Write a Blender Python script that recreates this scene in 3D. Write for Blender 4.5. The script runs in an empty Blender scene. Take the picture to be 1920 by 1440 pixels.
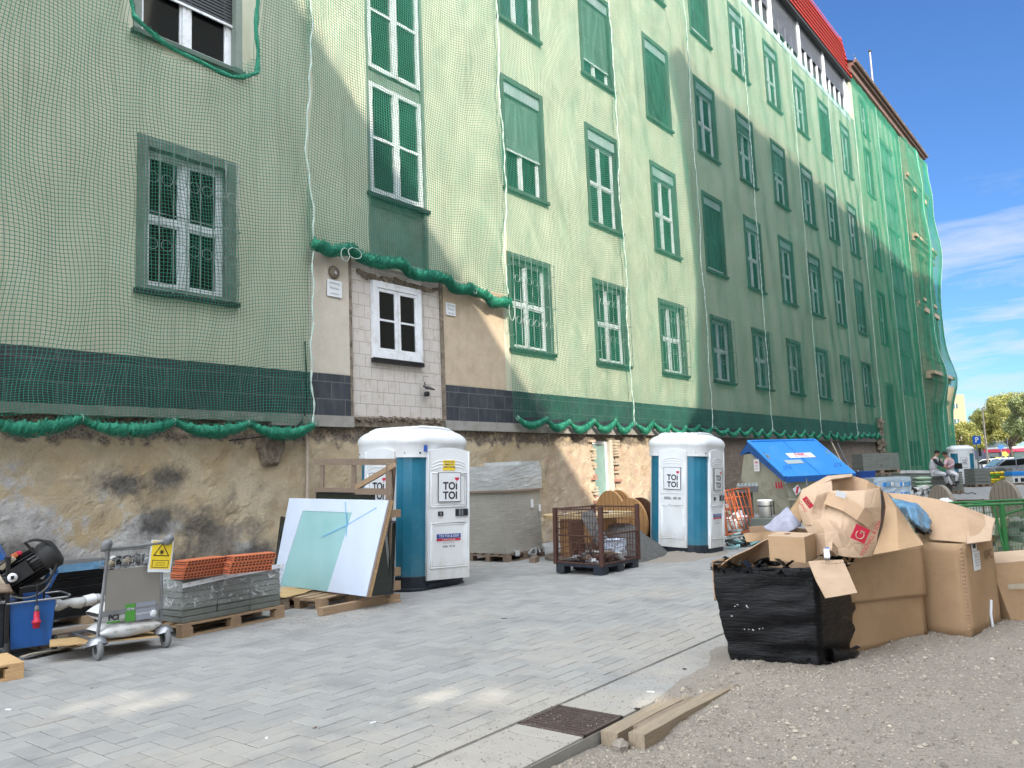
import bpy, math, random
import numpy as np
from mathutils import Vector, Matrix
random.seed(7); np.random.seed(7)
S = bpy.context.scene
COL = S.collection
R = math.radians

# ------------------------------------------------------------ camera
F_PX = 1506.06                      # focal length in pixels of the 1920 px wide photograph
PITCH, ROLL, YAW = R(6.51996893), R(-2.31478988), R(51.97851371)
EYE = Vector((0, 0, 1.6))
FW = Vector((math.sin(YAW)*math.cos(PITCH), math.cos(YAW)*math.cos(PITCH), math.sin(PITCH)))
RT = Vector((math.cos(YAW), -math.sin(YAW), 0)); UP = RT.cross(FW)
R2 = RT*math.cos(ROLL)+UP*math.sin(ROLL); U2 = -RT*math.sin(ROLL)+UP*math.cos(ROLL)
cd = bpy.data.cameras.new('camera'); cam = bpy.data.objects.new('camera', cd); COL.objects.link(cam)
cam.matrix_world = Matrix((( R2.x, U2.x, -FW.x, EYE.x), (R2.y, U2.y, -FW.y, EYE.y), (R2.z, U2.z, -FW.z, EYE.z), (0,0,0,1)))
cd.sensor_width = 36; cd.lens = F_PX/1920*36; cd.clip_end = 3000; cd.clip_start = .05
S.camera = cam

# ------------------------------------------------------------ sky, sun, exposure
SUN = Vector((-.45, -.8, .60)).normalized()       # towards the sun
sun_el = math.asin(SUN.z); sun_az = math.atan2(SUN.x, SUN.y)
W = bpy.data.worlds.new('World'); S.world = W; W.use_nodes = True
nt = W.node_tree; nt.nodes.clear()
out = nt.nodes.new('ShaderNodeOutputWorld'); bg = nt.nodes.new('ShaderNodeBackground')
sky = nt.nodes.new('ShaderNodeTexSky'); sky.sky_type = 'NISHITA'; sky.sun_disc = False
sky.sun_elevation = sun_el; sky.sun_rotation = sun_az; sky.air_density = 1.0; sky.dust_density = .3; sky.ozone_density = 3.0
tc = nt.nodes.new('ShaderNodeTexCoord'); mp = nt.nodes.new('ShaderNodeMapping'); mp.inputs['Scale'].default_value = (1.6, 1.6, 11)
mp.inputs['Rotation'].default_value = (.05, .1, 0)
nz = nt.nodes.new('ShaderNodeTexNoise'); nz.inputs['Scale'].default_value = 2.4; nz.inputs['Detail'].default_value = 9; nz.inputs['Roughness'].default_value = .62
nz.inputs['Distortion'].default_value = .35
rp = nt.nodes.new('ShaderNodeValToRGB'); rp.color_ramp.elements[0].position = .47; rp.color_ramp.elements[1].position = .70
sep = nt.nodes.new('ShaderNodeSeparateXYZ')
mr = nt.nodes.new('ShaderNodeMapRange'); mr.inputs[1].default_value = .33; mr.inputs[2].default_value = .16; mr.inputs[3].default_value = 0; mr.inputs[4].default_value = 1
mu = nt.nodes.new('ShaderNodeMath'); mu.operation = 'MULTIPLY'
mx = nt.nodes.new('ShaderNodeMixRGB'); mx.inputs[2].default_value = (4.8, 5.0, 5.2, 1)
L = nt.links.new
L(tc.outputs['Generated'], mp.inputs[0]); L(mp.outputs[0], nz.inputs['Vector']); L(nz.outputs[0], rp.inputs[0])
L(tc.outputs['Generated'], sep.inputs[0]); L(sep.outputs[2], mr.inputs[0]); L(rp.outputs[0], mu.inputs[0]); L(mr.outputs[0], mu.inputs[1])
tint = nt.nodes.new('ShaderNodeMixRGB'); tint.blend_type = 'MULTIPLY'; tint.inputs[0].default_value = 1; tint.inputs[2].default_value = (.56, .83, 1.16, 1)
L(sky.outputs[0], tint.inputs[1])

dt = nt.nodes.new('ShaderNodeVectorMath'); dt.operation = 'DOT_PRODUCT'; dt.inputs[1].default_value = (-.72, -.60, .35)  # bright cloud bank added in the unseen sky behind the camera for fill light
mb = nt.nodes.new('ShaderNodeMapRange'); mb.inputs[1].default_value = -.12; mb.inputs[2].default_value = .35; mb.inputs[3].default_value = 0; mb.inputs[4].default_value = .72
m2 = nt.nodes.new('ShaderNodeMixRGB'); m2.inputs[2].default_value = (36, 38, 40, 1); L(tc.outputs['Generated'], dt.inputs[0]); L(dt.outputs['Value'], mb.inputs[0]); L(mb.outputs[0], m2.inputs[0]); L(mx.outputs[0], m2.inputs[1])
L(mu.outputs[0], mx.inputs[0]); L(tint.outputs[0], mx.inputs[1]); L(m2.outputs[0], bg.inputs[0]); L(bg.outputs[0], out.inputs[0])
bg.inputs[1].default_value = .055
sl = bpy.data.lights.new('sun', 'SUN'); sl.energy = 2.0; sl.angle = R(.6); sl.color = (1, .91, .76)
so = bpy.data.objects.new('sun', sl); COL.objects.link(so); so.rotation_euler = (-SUN).to_track_quat('-Z', 'Y').to_euler(); so.location = (0, 0, 50)
S.view_settings.view_transform = 'Standard'; S.view_settings.look = 'None'; S.view_settings.gamma = 1; S.view_settings.exposure = 1.72
S.render.engine = 'CYCLES'
S.cycles.max_bounces = 6; S.cycles.transparent_max_bounces = 12; S.cycles.diffuse_bounces = 3

# ------------------------------------------------------------ placing helpers (pixels of the photograph -> real points)
WY = 11.4                           # the facade stands in the plane y = 11.4 m
def ray(px, py): return FW*F_PX + R2*(px-960) - U2*(py-720)
def gp(px, py, z=0.):
    d = ray(px, py); return EYE + d*((z-1.6)/d.z)
def wp(px, py, y=WY):
    d = ray(px, py); return EYE + d*(y/d.y)
def dp(px, py, depth): return EYE + ray(px, py)*(depth/F_PX)

# ------------------------------------------------------------ materials
class NT:
    def __init__(s, name):
        s.m = bpy.data.materials.new(name); s.m.use_nodes = True; s.t = s.m.node_tree
        s.b = s.t.nodes['Principled BSDF']; s.o = s.t.nodes['Material Output']; s.tc = None
    def n(s, k, **kw):
        x = s.t.nodes.new('ShaderNode'+k)
        for a, v in kw.items():
            if a.startswith('i_'):
                key = a[2:]; key = int(key) if key.isdigit() else key.replace('_', ' ')
                x.inputs[key].default_value = v
            else: setattr(x, a, v)
        return x
    def l(s, a, b): s.t.links.new(a, b)
    def co(s, kind='Object'):
        if not s.tc: s.tc = s.n('TexCoord')
        return s.tc.outputs[kind]
    def noise(s, scale, detail=4, rough=.55, vec=None, stretch=None, dist=0):
        v = vec or s.co()
        if stretch:
            mp = s.n('Mapping'); mp.inputs['Scale'].default_value = stretch; s.l(v, mp.inputs[0]); v = mp.outputs[0]
        x = s.n('TexNoise', i_Scale=scale, i_Detail=detail, i_Roughness=rough, i_Distortion=dist); s.l(v, x.inputs['Vector']); return x.outputs[0]
    def ramp(s, fac, a, b, ca=(0,0,0,1), cb=(1,1,1,1)):
        x = s.n('ValToRGB'); e = x.color_ramp.elements; e[0].position = a; e[1].position = b; e[0].color = ca; e[1].color = cb
        s.l(fac, x.inputs[0]); return x.outputs[0]
    def mix(s, fac, a, b, mode='MIX'):
        x = s.n('MixRGB', blend_type=mode)
        for i, v in ((0, fac), (1, a), (2, b)):
            if isinstance(v, (int, float)): x.inputs[i].default_value = v
            elif isinstance(v, (tuple, list)): x.inputs[i].default_value = (*v[:3], 1)
            else: s.l(v, x.inputs[i])
        return x.outputs[0]
    def math(s, op, a, b=0., clamp=False):
        x = s.n('Math', operation=op, use_clamp=clamp)
        for i, v in ((0, a), (1, b)):
            if isinstance(v, (int, float)): x.inputs[i].default_value = v
            else: s.l(v, x.inputs[i])
        return x.outputs[0]
    def rng(s, v, a, b, c=0., d=1.):
        x = s.n('MapRange', i_1=a, i_2=b, i_3=c, i_4=d); s.l(v, x.inputs[0]); return x.outputs[0]
    def bump(s, h, strength=.3, dist=.02):
        x = s.n('Bump', i_Strength=strength, i_Distance=dist); s.l(h, x.inputs['Height']); s.l(x.outputs[0], s.b.inputs['Normal']); return x
    def col(s, c): 
        if isinstance(c, (tuple, list)): s.b.inputs['Base Color'].default_value = (*c[:3], 1)
        else: s.l(c, s.b.inputs['Base Color'])
    def rough(s, v):
        if isinstance(v, (int, float)): s.b.inputs['Roughness'].default_value = v
        else: s.l(v, s.b.inputs['Roughness'])
def mul(c, k): return tuple(max(0, min(1, x*k)) for x in c[:3])

M = {}
def mat(name, col, rough=.6, var=.18, scale=4, bump=.15, bscale=60, metal=0, dist=.004, dirt=None, dscale=2.2, stretch=None, grime=None):
    t = NT(name)
    a = t.noise(scale, 5, .6, stretch=stretch)
    c = t.mix(t.ramp(a, .3, .72), mul(col, 1-var), mul(col, 1+var))
    f = t.noise(scale*9, 3, .6)
    c = t.mix(t.math('MULTIPLY', t.ramp(f, .35, .7), .35), c, mul(col, 1-var*1.3))
    if dirt:
        d = t.noise(dscale, 8, .7)
        c = t.mix(t.ramp(d, .5, .72), c, dirt)
    if grime:
        sp = t.n('SeparateXYZ'); t.l(t.co(), sp.inputs[0]); g = t.noise(6, 7, .7, stretch=(1, 1, .4)); mk = t.math('ADD', t.rng(sp.outputs[2], .1, .75, .42, -.08), t.math('MULTIPLY', t.math('SUBTRACT', g, .5), 1.0)); c = t.mix(t.math('MULTIPLY', t.ramp(mk, .12, .5), .55), c, grime)
    t.col(c); t.rough(t.rng(a, .3, .7, max(.05, rough-.08), min(1, rough+.1)))
    t.b.inputs['Metallic'].default_value = metal
    if bump: t.bump(t.noise(bscale, 4, .6, stretch=stretch), bump, dist)
    M[name] = t.m; return t.m

def wood(name, col, dark, rough=.75, axis=(1, 14, 14), var=.25):
    t = NT(name)
    a = t.noise(3.2, 6, .65, stretch=axis); b = t.noise(22, 4, .6, stretch=axis); g = t.noise(1.7, 6, .65)
    c = t.mix(t.ramp(a, .3, .7), mul(col, 1-var), mul(col, 1+var*.6)); c = t.mix(t.math('MULTIPLY', t.ramp(b, .45, .75), .6), c, dark)
    c = t.mix(t.math('MULTIPLY', t.ramp(g, .5, .8), .6), c, mul(dark, 1.3))
    t.col(c); t.rough(rough); t.bump(b, .3, .004); M[name] = t.m; return t.m

mat('white_plastic', (.72, .74, .77), .38, .04, 2, .04, 30, dirt=(.64, .64, .63), dscale=1.5, grime=(.42, .38, .32))
mat('teal_plastic', (.010, .15, .245), .42, .12, 2.4, .05, 40, dirt=(.03, .18, .27), dscale=3.5, grime=(.10, .17, .20))
mat('dark_plastic', (.010, .016, .028), .5, .3, 3, .1, 40, dirt=(.05, .05, .05))
mat('black_paint', (.012, .012, .014), .35, .3, 3, .05, 40)
mat('ink', (.012, .012, .02), .5, .05, 3, 0)
mat('red_ink', (.55, .02, .06), .5, .08, 3, 0)
mat('blue_ink', (.02, .07, .30), .5, .08, 3, 0)
mat('paper', (.70, .72, .76), .6, .08, 5, 0)
mat('yellow_label', (.80, .58, .03), .5, .06, 4, 0)
mat('window_white', (.72, .74, .78), .4, .05, 3, .04, 40, dirt=(.5, .5, .48), dscale=4)
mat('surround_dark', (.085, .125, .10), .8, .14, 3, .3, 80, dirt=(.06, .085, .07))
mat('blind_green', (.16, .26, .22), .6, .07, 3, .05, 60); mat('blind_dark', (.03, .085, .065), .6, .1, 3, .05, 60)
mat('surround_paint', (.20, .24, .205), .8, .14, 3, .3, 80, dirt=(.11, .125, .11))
mat('sill_dark', (.028, .032, .033), .6, .3, 4, .2, 60)
mat('blind_box', (.38, .44, .46), .55, .07, 3, .05, 60)
mat('black_iron', (.02, .024, .022), .5, .4, 8, .2, 80, metal=.4)
mat('grille_paint', (.30, .34, .33), .5, .2, 8, .1, 80, metal=.3)
mat('concrete', (.30, .29, .27), .85, .16, 5, .4, 90, dirt=(.17, .16, .14))
mat('slab_grey', (.165, .18, .165), .85, .16, 6, .35, 90, dirt=(.115, .125, .11))
mat('rough_mortar', (.25, .205, .155), .95, .45, 9, 1.0, 45, dist=.03, dirt=(.04, .035, .03), dscale=6)
mat('brick_orange', (.50, .135, .055), .8, .16, 9, .4, 120, dirt=(.36, .09, .04))
mat('old_brick', (.40, .20, .15), .9, .2, 9, .4, 120)
mat('brick_hole', (.06, .018, .01), .95, .2, 9, 0)
mat('steel_grey', (.30, .31, .33), .38, .12, 6, .08, 90, metal=.75, dirt=(.22, .21, .19))
mat('cart_panel', (.30, .28, .255), .45, .08, 2.5, .05, 60, metal=.35)
mat('rubber_grey', (.17, .175, .18), .8, .2, 8, .1, 60)
mat('rubber_black', (.018, .018, .019), .7, .3, 8, .15, 60)
mat('blue_paint', (.012, .10, .36), .4, .14, 4, .08, 50, dirt=(.015, .05, .16), dscale=4)
mat('lid_blue', (.018, .225, .66), .42, .07, 1.6, .05, 30, dirt=(.06, .27, .60), dscale=2)
mat('skip_beige', (.36, .36, .29), .6, .12, 2.5, .1, 40, dirt=(.22, .20, .15), dscale=3)
mat('orange_rust', (.62, .15, .055), .6, .28, 9, .2, 80, dirt=(.30, .08, .04), dscale=9)
mat('grate_iron', (.075, .05, .042), .75, .3, 14, .3, 90, dirt=(.10, .08, .065), dscale=10)
mat('rust', (.085, .034, .024), .8, .4, 12, .4, 90, dirt=(.04, .022, .018), dscale=12)
mat('green_steel', (.025, .16, .045), .5, .22, 6, .1, 60, dirt=(.04, .09, .04), dscale=6)
mat('blue_bag', (.13, .27, .42), .25, .22, 5, .5, 12, dist=.02)
mat('fabric_grey', (.34, .34, .42), .95, .2, 7, .6, 60, dist=.01)
mat('sack_white', (.60, .60, .60), .6, .1, 6, .3, 30, dirt=(.42, .38, .34), dist=.006)
mat('sack_green_print', (.07, .28, .04), .6, .1, 6, 0)
mat('sack_grey_print', (.24, .26, .31), .6, .1, 6, 0)
mat('sack_mint', (.30, .42, .30), .6, .16, 6, .4, 30, dist=.006)
mat('rope_green', (.022, .26, .15), .85, .45, 40, 1.0, 90, dist=.02, dirt=(.10, .42, .28), dscale=26)
mat('cord_pale', (.42, .52, .46), .8, .2, 30, .2, 120)
mat('cloth_white', (.62, .62, .66), .85, .1, 5, .4, 25, dist=.01)
mat('cloth_pink', (.50, .35, .38), .85, .1, 5, .4, 25, dist=.01)
mat('cloth_dark', (.02, .022, .032), .85, .2, 5, .4, 25, dist=.01)
mat('cloth_grey', (.10, .105, .14), .85, .2, 5, .4, 25, dist=.01)
mat('skin', (.42, .24, .16), .6, .08, 8, .05, 60)
mat('hair', (.012, .010, .009), .8, .3, 20, .5, 90)
mat('stone', (.34, .27, .18), .85, .2, 1.4, .3, 30, dirt=(.17, .13, .09), dscale=1.3)
mat('far_beige', (.30, .21, .125), .85, .08, .5, 0, dirt=(.26, .19, .12), dscale=.6)
mat('opposite_wall', (.42, .38, .31), .9, .1, .5, 0)
mat('car_white', (.66, .68, .70), .25, .03, 2, 0)
mat('car_dark', (.02, .045, .035), .25, .1, 2, 0)
mat('car_silver', (.32, .34, .38), .28, .05, 2, 0, metal=.5)
mat('spray_blue', (.16, .42, .72), .6, .2, 12, 0)
mat('sign_blue', (.01, .11, .50), .45, .05, 2, 0)
mat('tile_joint', (.16, .17, .17), .9, .1, 5, 0)
mat('pipe_pale', (.40, .33, .27), .6, .15, 6, .1, 60)
mat('gravel_dark', (.12, .12, .118), .95, .3, 16, 1, 60, dist=.03)
mat('eps_beige', (.42, .36, .27), .8, .1, 6, .2, 60)
mat('bark', (.09, .07, .05), .9, .3, 8, .8, 30, dist=.03)
wood('dusty_timber', (.31, .245, .175), (.15, .11, .08)); wood('timber', (.37, .25, .15), (.15, .10, .07)); wood('timber_grey', (.25, .185, .135), (.10, .075, .06)); wood('timber_new', (.56, .36, .18), (.33, .20, .10))
wood('ply', (.50, .33, .15), (.30, .19, .09), axis=(2, 6, 6)); wood('drum_orange', (.50, .27, .11), (.22, .12, .06)); wood('drum_pale', (.50, .36, .19), (.30, .20, .10)); wood('drum_grey', (.22, .19, .155), (.10, .085, .07)); wood('drum_brown', (.10, .045, .025), (.04, .022, .015))

def leafmat(name, c1, c2):
    t = NT(name); g = t.n('NewGeometry'); a = t.mix(g.outputs['Random Per Island'], c1, c2); t.col(a); t.rough(.6)
    tr = t.n('BsdfTranslucent'); t.l(a, tr.inputs[0]); ms = t.n('MixShader', i_0=.25); t.l(t.b.outputs[0], ms.inputs[1]); t.l(tr.outputs[0], ms.inputs[2]); t.l(ms.outputs[0], t.o.inputs[0])
    M[name] = t.m
leafmat('leaf_yellow', (.15, .18, .035), (.38, .34, .10)); leafmat('leaf_green', (.10, .135, .045), (.27, .29, .12))

def netmat(name, ca, cb):
    t = NT(name); a = t.noise(1.2, 4); c = t.mix(t.ramp(a, .35, .7), ca, cb); t.col(c); t.rough(.55)
    tr = t.n('BsdfTranslucent'); t.l(c, tr.inputs[0]); ms = t.n('MixShader', i_0=.35); t.l(t.b.outputs[0], ms.inputs[1]); t.l(tr.outputs[0], ms.inputs[2]); t.l(ms.outputs[0], t.o.inputs[0])
    M[name] = t.m
netmat('net_green', (.022, .24, .15), (.04, .32, .215)); netmat('net_bright', (.025, .28, .16), (.045, .36, .22))

def plaster():
    t = NT('plaster'); a = t.noise(.55, 6, .6); b = t.noise(2.2, 6, .65, stretch=(1, 1, .35)); f = t.noise(45, 4, .6)
    c = t.mix(t.ramp(a, .35, .65), (.545, .55, .42), (.605, .61, .475))
    c = t.mix(t.math('MULTIPLY', t.ramp(b, .48, .78), .5), c, (.43, .43, .32))
    s = t.noise(1.3, 5, .6, stretch=(5, 1, .25)); c = t.mix(t.math('MULTIPLY', t.ramp(s, .52, .72), .38), c, (.27, .25, .17)); p = t.noise(.8, 8, .72); c = t.mix(t.math('MULTIPLY', t.ramp(p, .56, .62), .25), c, (.66, .64, .54))
    c = t.mix(t.math('MULTIPLY', t.ramp(f, .4, .7), .25), c, (.36, .34, .26))
    t.col(c); t.rough(.9); t.bump(f, .5, .008); M['plaster'] = t.m
plaster()
def basement():
    t = NT('basement_plaster'); sp = t.n('SeparateXYZ'); t.l(t.co(), sp.inputs[0]); X, Z = sp.outputs[0], sp.outputs[2]
    a = t.noise(1.1, 7, .65); b = t.noise(3.4, 8, .7); f = t.noise(30, 5, .65)
    c = t.mix(t.ramp(a, .36, .62), (.37, .28, .165), (.47, .395, .28))
    # bare grey render low on the left
    m = t.math('ADD', t.rng(X, 2.5, 8.2, 1.0, 0), t.rng(Z, .5, 2.2, .42, -.40)); m = t.math('ADD', m, t.math('MULTIPLY', t.math('SUBTRACT', a, .5), 2.2))
    c = t.mix(t.ramp(m, .52, .66), c, t.mix(t.ramp(b, .35, .65), (.31, .30, .295), (.47, .455, .44)))
    # soot and tar patches
    d = t.noise(2.1, 10, .74); mk = None
    for cx, cz, rx_, rz_ in ((6.95, .80, .95, .62), (7.65, .45, .75, .40), (6.1, 1.15, .55, .30), (5.55, 1.70, .55, .22), (6.2, 1.75, .35, .35), (4.2, .85, .55, .28), (6.6, .25, .7, .3)):
        gx = t.math('POWER', t.math('MULTIPLY', t.math('SUBTRACT', X, cx), 1/rx_), 2.); gz = t.math('POWER', t.math('MULTIPLY', t.math('SUBTRACT', Z, cz), 1/rz_), 2.)
        e = t.math('POWER', 2.718, t.math('MULTIPLY', t.math('ADD', gx, gz), -1.)); mk = e if mk is None else t.math('MAXIMUM', mk, e)
    m = t.math('ADD', t.math('MULTIPLY', mk, .32), t.math('SUBTRACT', d, .22)); c = t.mix(t.math('MULTIPLY', t.ramp(m, .36, .60), .92), c, t.mix(t.ramp(b, .35, .72), (.02, .02, .022), (.13, .125, .12)))
    g2 = t.noise(.9, 8, .7, stretch=(1, 1, 1.6)); c = t.mix(t.math('MULTIPLY', t.ramp(g2, .50, .68), .5), c, (.27, .24, .20))
    # pinkish old coats further right
    m = t.math('ADD', t.rng(X, 11.5, 16.5, -.6, .35), t.math('MULTIPLY', t.math('SUBTRACT', b, .5), 1.6)); c = t.mix(t.ramp(m, .1, .5), c, t.mix(t.ramp(d, .4, .6), (.44, .29, .23), (.52, .44, .33)))
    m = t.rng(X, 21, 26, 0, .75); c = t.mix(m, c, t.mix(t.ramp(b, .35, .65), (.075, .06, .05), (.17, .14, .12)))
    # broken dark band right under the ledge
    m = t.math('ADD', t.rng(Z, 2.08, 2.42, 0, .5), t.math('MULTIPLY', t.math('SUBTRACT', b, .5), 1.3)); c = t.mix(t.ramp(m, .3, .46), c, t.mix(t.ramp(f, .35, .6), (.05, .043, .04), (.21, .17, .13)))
    c = t.mix(t.math('MULTIPLY', t.ramp(f, .45, .7), .35), c, (.24, .19, .14))
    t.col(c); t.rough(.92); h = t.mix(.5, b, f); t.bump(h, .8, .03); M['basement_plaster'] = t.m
basement()
def tiles():
    t = NT('plinth_tile'); br = t.n('TexBrick', offset=.5, i_Scale=1.0, i_Mortar_Size=.008, i_Brick_Width=.62, i_Row_Height=.31)
    mp = t.n('Mapping'); mp.inputs['Rotation'].default_value = (R(90), 0, 0); t.l(t.co(), mp.inputs[0]); t.l(mp.outputs[0], br.inputs['Vector'])
    br.inputs['Color1'].default_value = (.030, .035, .048, 1); br.inputs['Color2'].default_value = (.042, .048, .062, 1); br.inputs['Mortar'].default_value = (.12, .125, .125, 1)
    a = t.noise(4, 6, .65, stretch=(1, 1, .5)); c = t.mix(t.math('MULTIPLY', t.ramp(a, .45, .75), .55), br.outputs[0], (.11, .115, .13)); t.col(c); t.rough(.42); t.bump(t.math('SUBTRACT', 1., br.outputs[1]), .4, .004); M['plinth_tile'] = t.m
    t = NT('lime_blocks'); br = t.n('TexBrick', offset=.5, i_Scale=1.0, i_Mortar_Size=.0045, i_Brick_Width=.29, i_Row_Height=.235, squash=1)
    mp = t.n('Mapping'); mp.inputs['Rotation'].default_value = (R(90), 0, 0); t.l(t.co(), mp.inputs[0]); t.l(mp.outputs[0], br.inputs['Vector'])
    br.inputs['Color1'].default_value = (.56, .52, .49, 1); br.inputs['Color2'].default_value = (.53, .49, .455, 1); br.inputs['Mortar'].default_value = (.26, .23, .20, 1)
    a = t.noise(5, 7, .68); c = t.mix(t.math('MULTIPLY', t.ramp(a, .5, .72), .6), br.outputs[0], (.34, .27, .20)); t.col(c); t.rough(.9); t.bump(t.math('SUBTRACT', 1., br.outputs[1]), .6, .006); M['lime_blocks'] = t.m
    t = NT('patch_render'); a = t.noise(3, 6, .65); f = t.noise(60, 4, .6); c = t.mix(t.ramp(a, .35, .65), (.50, .45, .38), (.57, .52, .45)); c = t.mix(t.math('MULTIPLY', t.ramp(f, .4, .7), .3), c, (.36, .32, .27)); t.col(c); t.rough(.92); t.bump(f, .6, .008); M['patch_render'] = t.m
    t = NT('patch_ochre'); a = t.noise(3, 6, .65); f = t.noise(60, 4, .6); c = t.mix(t.ramp(a, .35, .65), (.44, .35, .25), (.54, .44, .33)); c = t.mix(t.math('MULTIPLY', t.ramp(f, .4, .7), .3), c, (.36, .29, .21)); t.col(c); t.rough(.92); t.bump(f, .5, .008); M['patch_ochre'] = t.m
    t = NT('stone_block'); br = t.n('TexBrick', offset=.5, i_Scale=1.0, i_Mortar_Size=.02, i_Brick_Width=.9, i_Row_Height=.42)
    mp = t.n('Mapping'); mp.inputs['Rotation'].default_value = (R(90), 0, 0); t.l(t.co(), mp.inputs[0]); t.l(mp.outputs[0], br.inputs['Vector'])
    br.inputs['Color1'].default_value = (.36, .28, .18, 1); br.inputs['Color2'].default_value = (.29, .22, .14, 1); br.inputs['Mortar'].default_value = (.17, .13, .085, 1)
    t.col(br.outputs[0]); t.rough(.9); t.bump(t.math('SUBTRACT', 1., br.outputs[1]), .8, .02); M['stone_block'] = t.m
tiles()
def glass():
    t = NT('pane_glass'); t.col((.010, .045, .034)); t.rough(.05); t.b.inputs['Specular IOR Level'].default_value = .6; M['pane_glass'] = t.m
    t = NT('pane_black'); t.col((.005, .007, .008)); t.rough(.05); M['pane_black'] = t.m
    t = NT('pane_pale'); a = t.noise(2, 3); c = t.mix(t.ramp(a, .3, .7), (.16, .27, .24), (.26, .38, .35)); t.col(c); t.rough(.12); M['pane_pale'] = t.m
    t = NT('teal_glass'); a = t.noise(2.5, 5); f = t.noise(60, 3); c = t.mix(t.ramp(a, .3, .7), (.27, .50, .51), (.33, .55, .57)); c = t.mix(t.math('MULTIPLY', t.ramp(f, .55, .75), .3), c, (.45, .60, .60)); t.col(c); t.rough(.16); M['teal_glass'] = t.m
    t = NT('film_white'); a = t.noise(2, 4); c = t.mix(t.ramp(a, .3, .7), (.56, .64, .78), (.63, .70, .83)); t.col(c); t.rough(.3); M['film_white'] = t.m
    t = NT('dark_glass'); t.col((.014, .020, .014)); t.rough(.06); M['dark_glass'] = t.m
glass()
def wraps():
    t = NT('stretch_film_black'); st = t.noise(5, 7, .7, stretch=(.6, .6, 9), dist=.8); b = t.noise(14, 5, .6, stretch=(1, 1, 4)); t.col((.004, .004, .005)); t.b.inputs['Specular IOR Level'].default_value = .2; t.rough(t.rng(st, .35, .7, .10, .45)); h = t.mix(.5, st, b); t.bump(h, .55, .02); M['stretch_film_black'] = t.m
    def clear(name, c1, c2, sc=(.5, .5, 10)):
        t = NT(name); st = t.noise(5, 8, .7, stretch=sc, dist=1.2); a = t.noise(1.6, 5, .6); c = t.mix(t.ramp(a, .3, .7), c1, c2); c = t.mix(t.math('MULTIPLY', t.ramp(st, .55, .68), .7), c, (.62, .62, .60)); t.col(c); t.rough(.28); t.bump(st, .7, .02)
        M[name] = t.m
    clear('film_board', (.33, .315, .28), (.42, .40, .355), (.4, .4, 16)); clear('film_top', (.36, .37, .37), (.50, .51, .51), (2, 2, 4)); clear('film_water', (.30, .38, .46), (.46, .53, .60), (2, 2, 3))
    t = NT('film_clear'); st = t.noise(4, 8, .7, stretch=(2, 2, 3), dist=1.5); t.col((.75, .77, .78)); t.rough(.15); t.bump(st, .9, .03)
    al = t.math('ADD', t.math('MULTIPLY', t.ramp(st, .5, .66), .55), .12); t.l(al, t.b.inputs['Alpha']); M['film_clear'] = t.m
    t = NT('cardboard'); a = t.noise(1.8, 6, .6); b = t.noise(8, 5, .6); ln = t.noise(60, 2, .5, stretch=(.15, .15, 3)); c = t.mix(t.ramp(a, .35, .65), (.35, .22, .12), (.42, .275, .16)); c = t.mix(t.math('MULTIPLY', t.ramp(b, .5, .75), .35), c, (.31, .19, .10)); q = t.noise(2.6, 9, .75); c = t.mix(t.math('MULTIPLY', t.ramp(q, .56, .66), .35), c, (.25, .155, .085)); w = t.noise(5, 9, .8, stretch=(1, 1, .3)); c = t.mix(t.math('MULTIPLY', t.ramp(w, .62, .68), .3), c, (.52, .40, .27)); t.col(c); t.rough(.75); t.bump(t.mix(.35, ln, q), .3, .012); M['cardboard'] = t.m
    t = NT('cardboard_inner'); a = t.noise(1.8, 6, .6); b = t.noise(7, 5, .6); c = t.mix(t.ramp(a, .35, .65), (.38, .245, .15), (.46, .31, .20)); c = t.mix(t.math('MULTIPLY', t.ramp(b, .5, .75), .35), c, (.32, .20, .12)); t.col(c); t.rough(.8); t.bump(b, .15, .01); M['cardboard_inner'] = t.m
    t = NT('cardboard_pale'); a = t.noise(2, 6, .6); b = t.noise(6, 5, .6, dist=.8); c = t.mix(t.ramp(a, .35, .65), (.43, .295, .195), (.52, .375, .26)); c = t.mix(t.math('MULTIPLY', t.ramp(b, .5, .75), .3), c, (.36, .24, .155)); t.col(c); t.rough(.75); v = t.n('TexVoronoi', feature='DISTANCE_TO_EDGE', i_Scale=7.5); t.l(t.co(), v.inputs['Vector']); h = t.mix(.6, b, t.ramp(v.outputs[0], 0, .12)); t.bump(h, .16, .03); M['cardboard_pale'] = t.m
    t = NT('cardboard_flap'); a = t.noise(2, 6, .6); b = t.noise(9, 5, .6, stretch=(1, 1, 3)); c = t.mix(t.ramp(a, .35, .65), (.45, .31, .205), (.53, .385, .27)); c = t.mix(t.math('MULTIPLY', t.ramp(b, .5, .75), .3), c, (.37, .25, .165)); t.col(c); t.rough(.75); t.bump(b, .12, .01); M['cardboard_flap'] = t.m
wraps()
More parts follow.
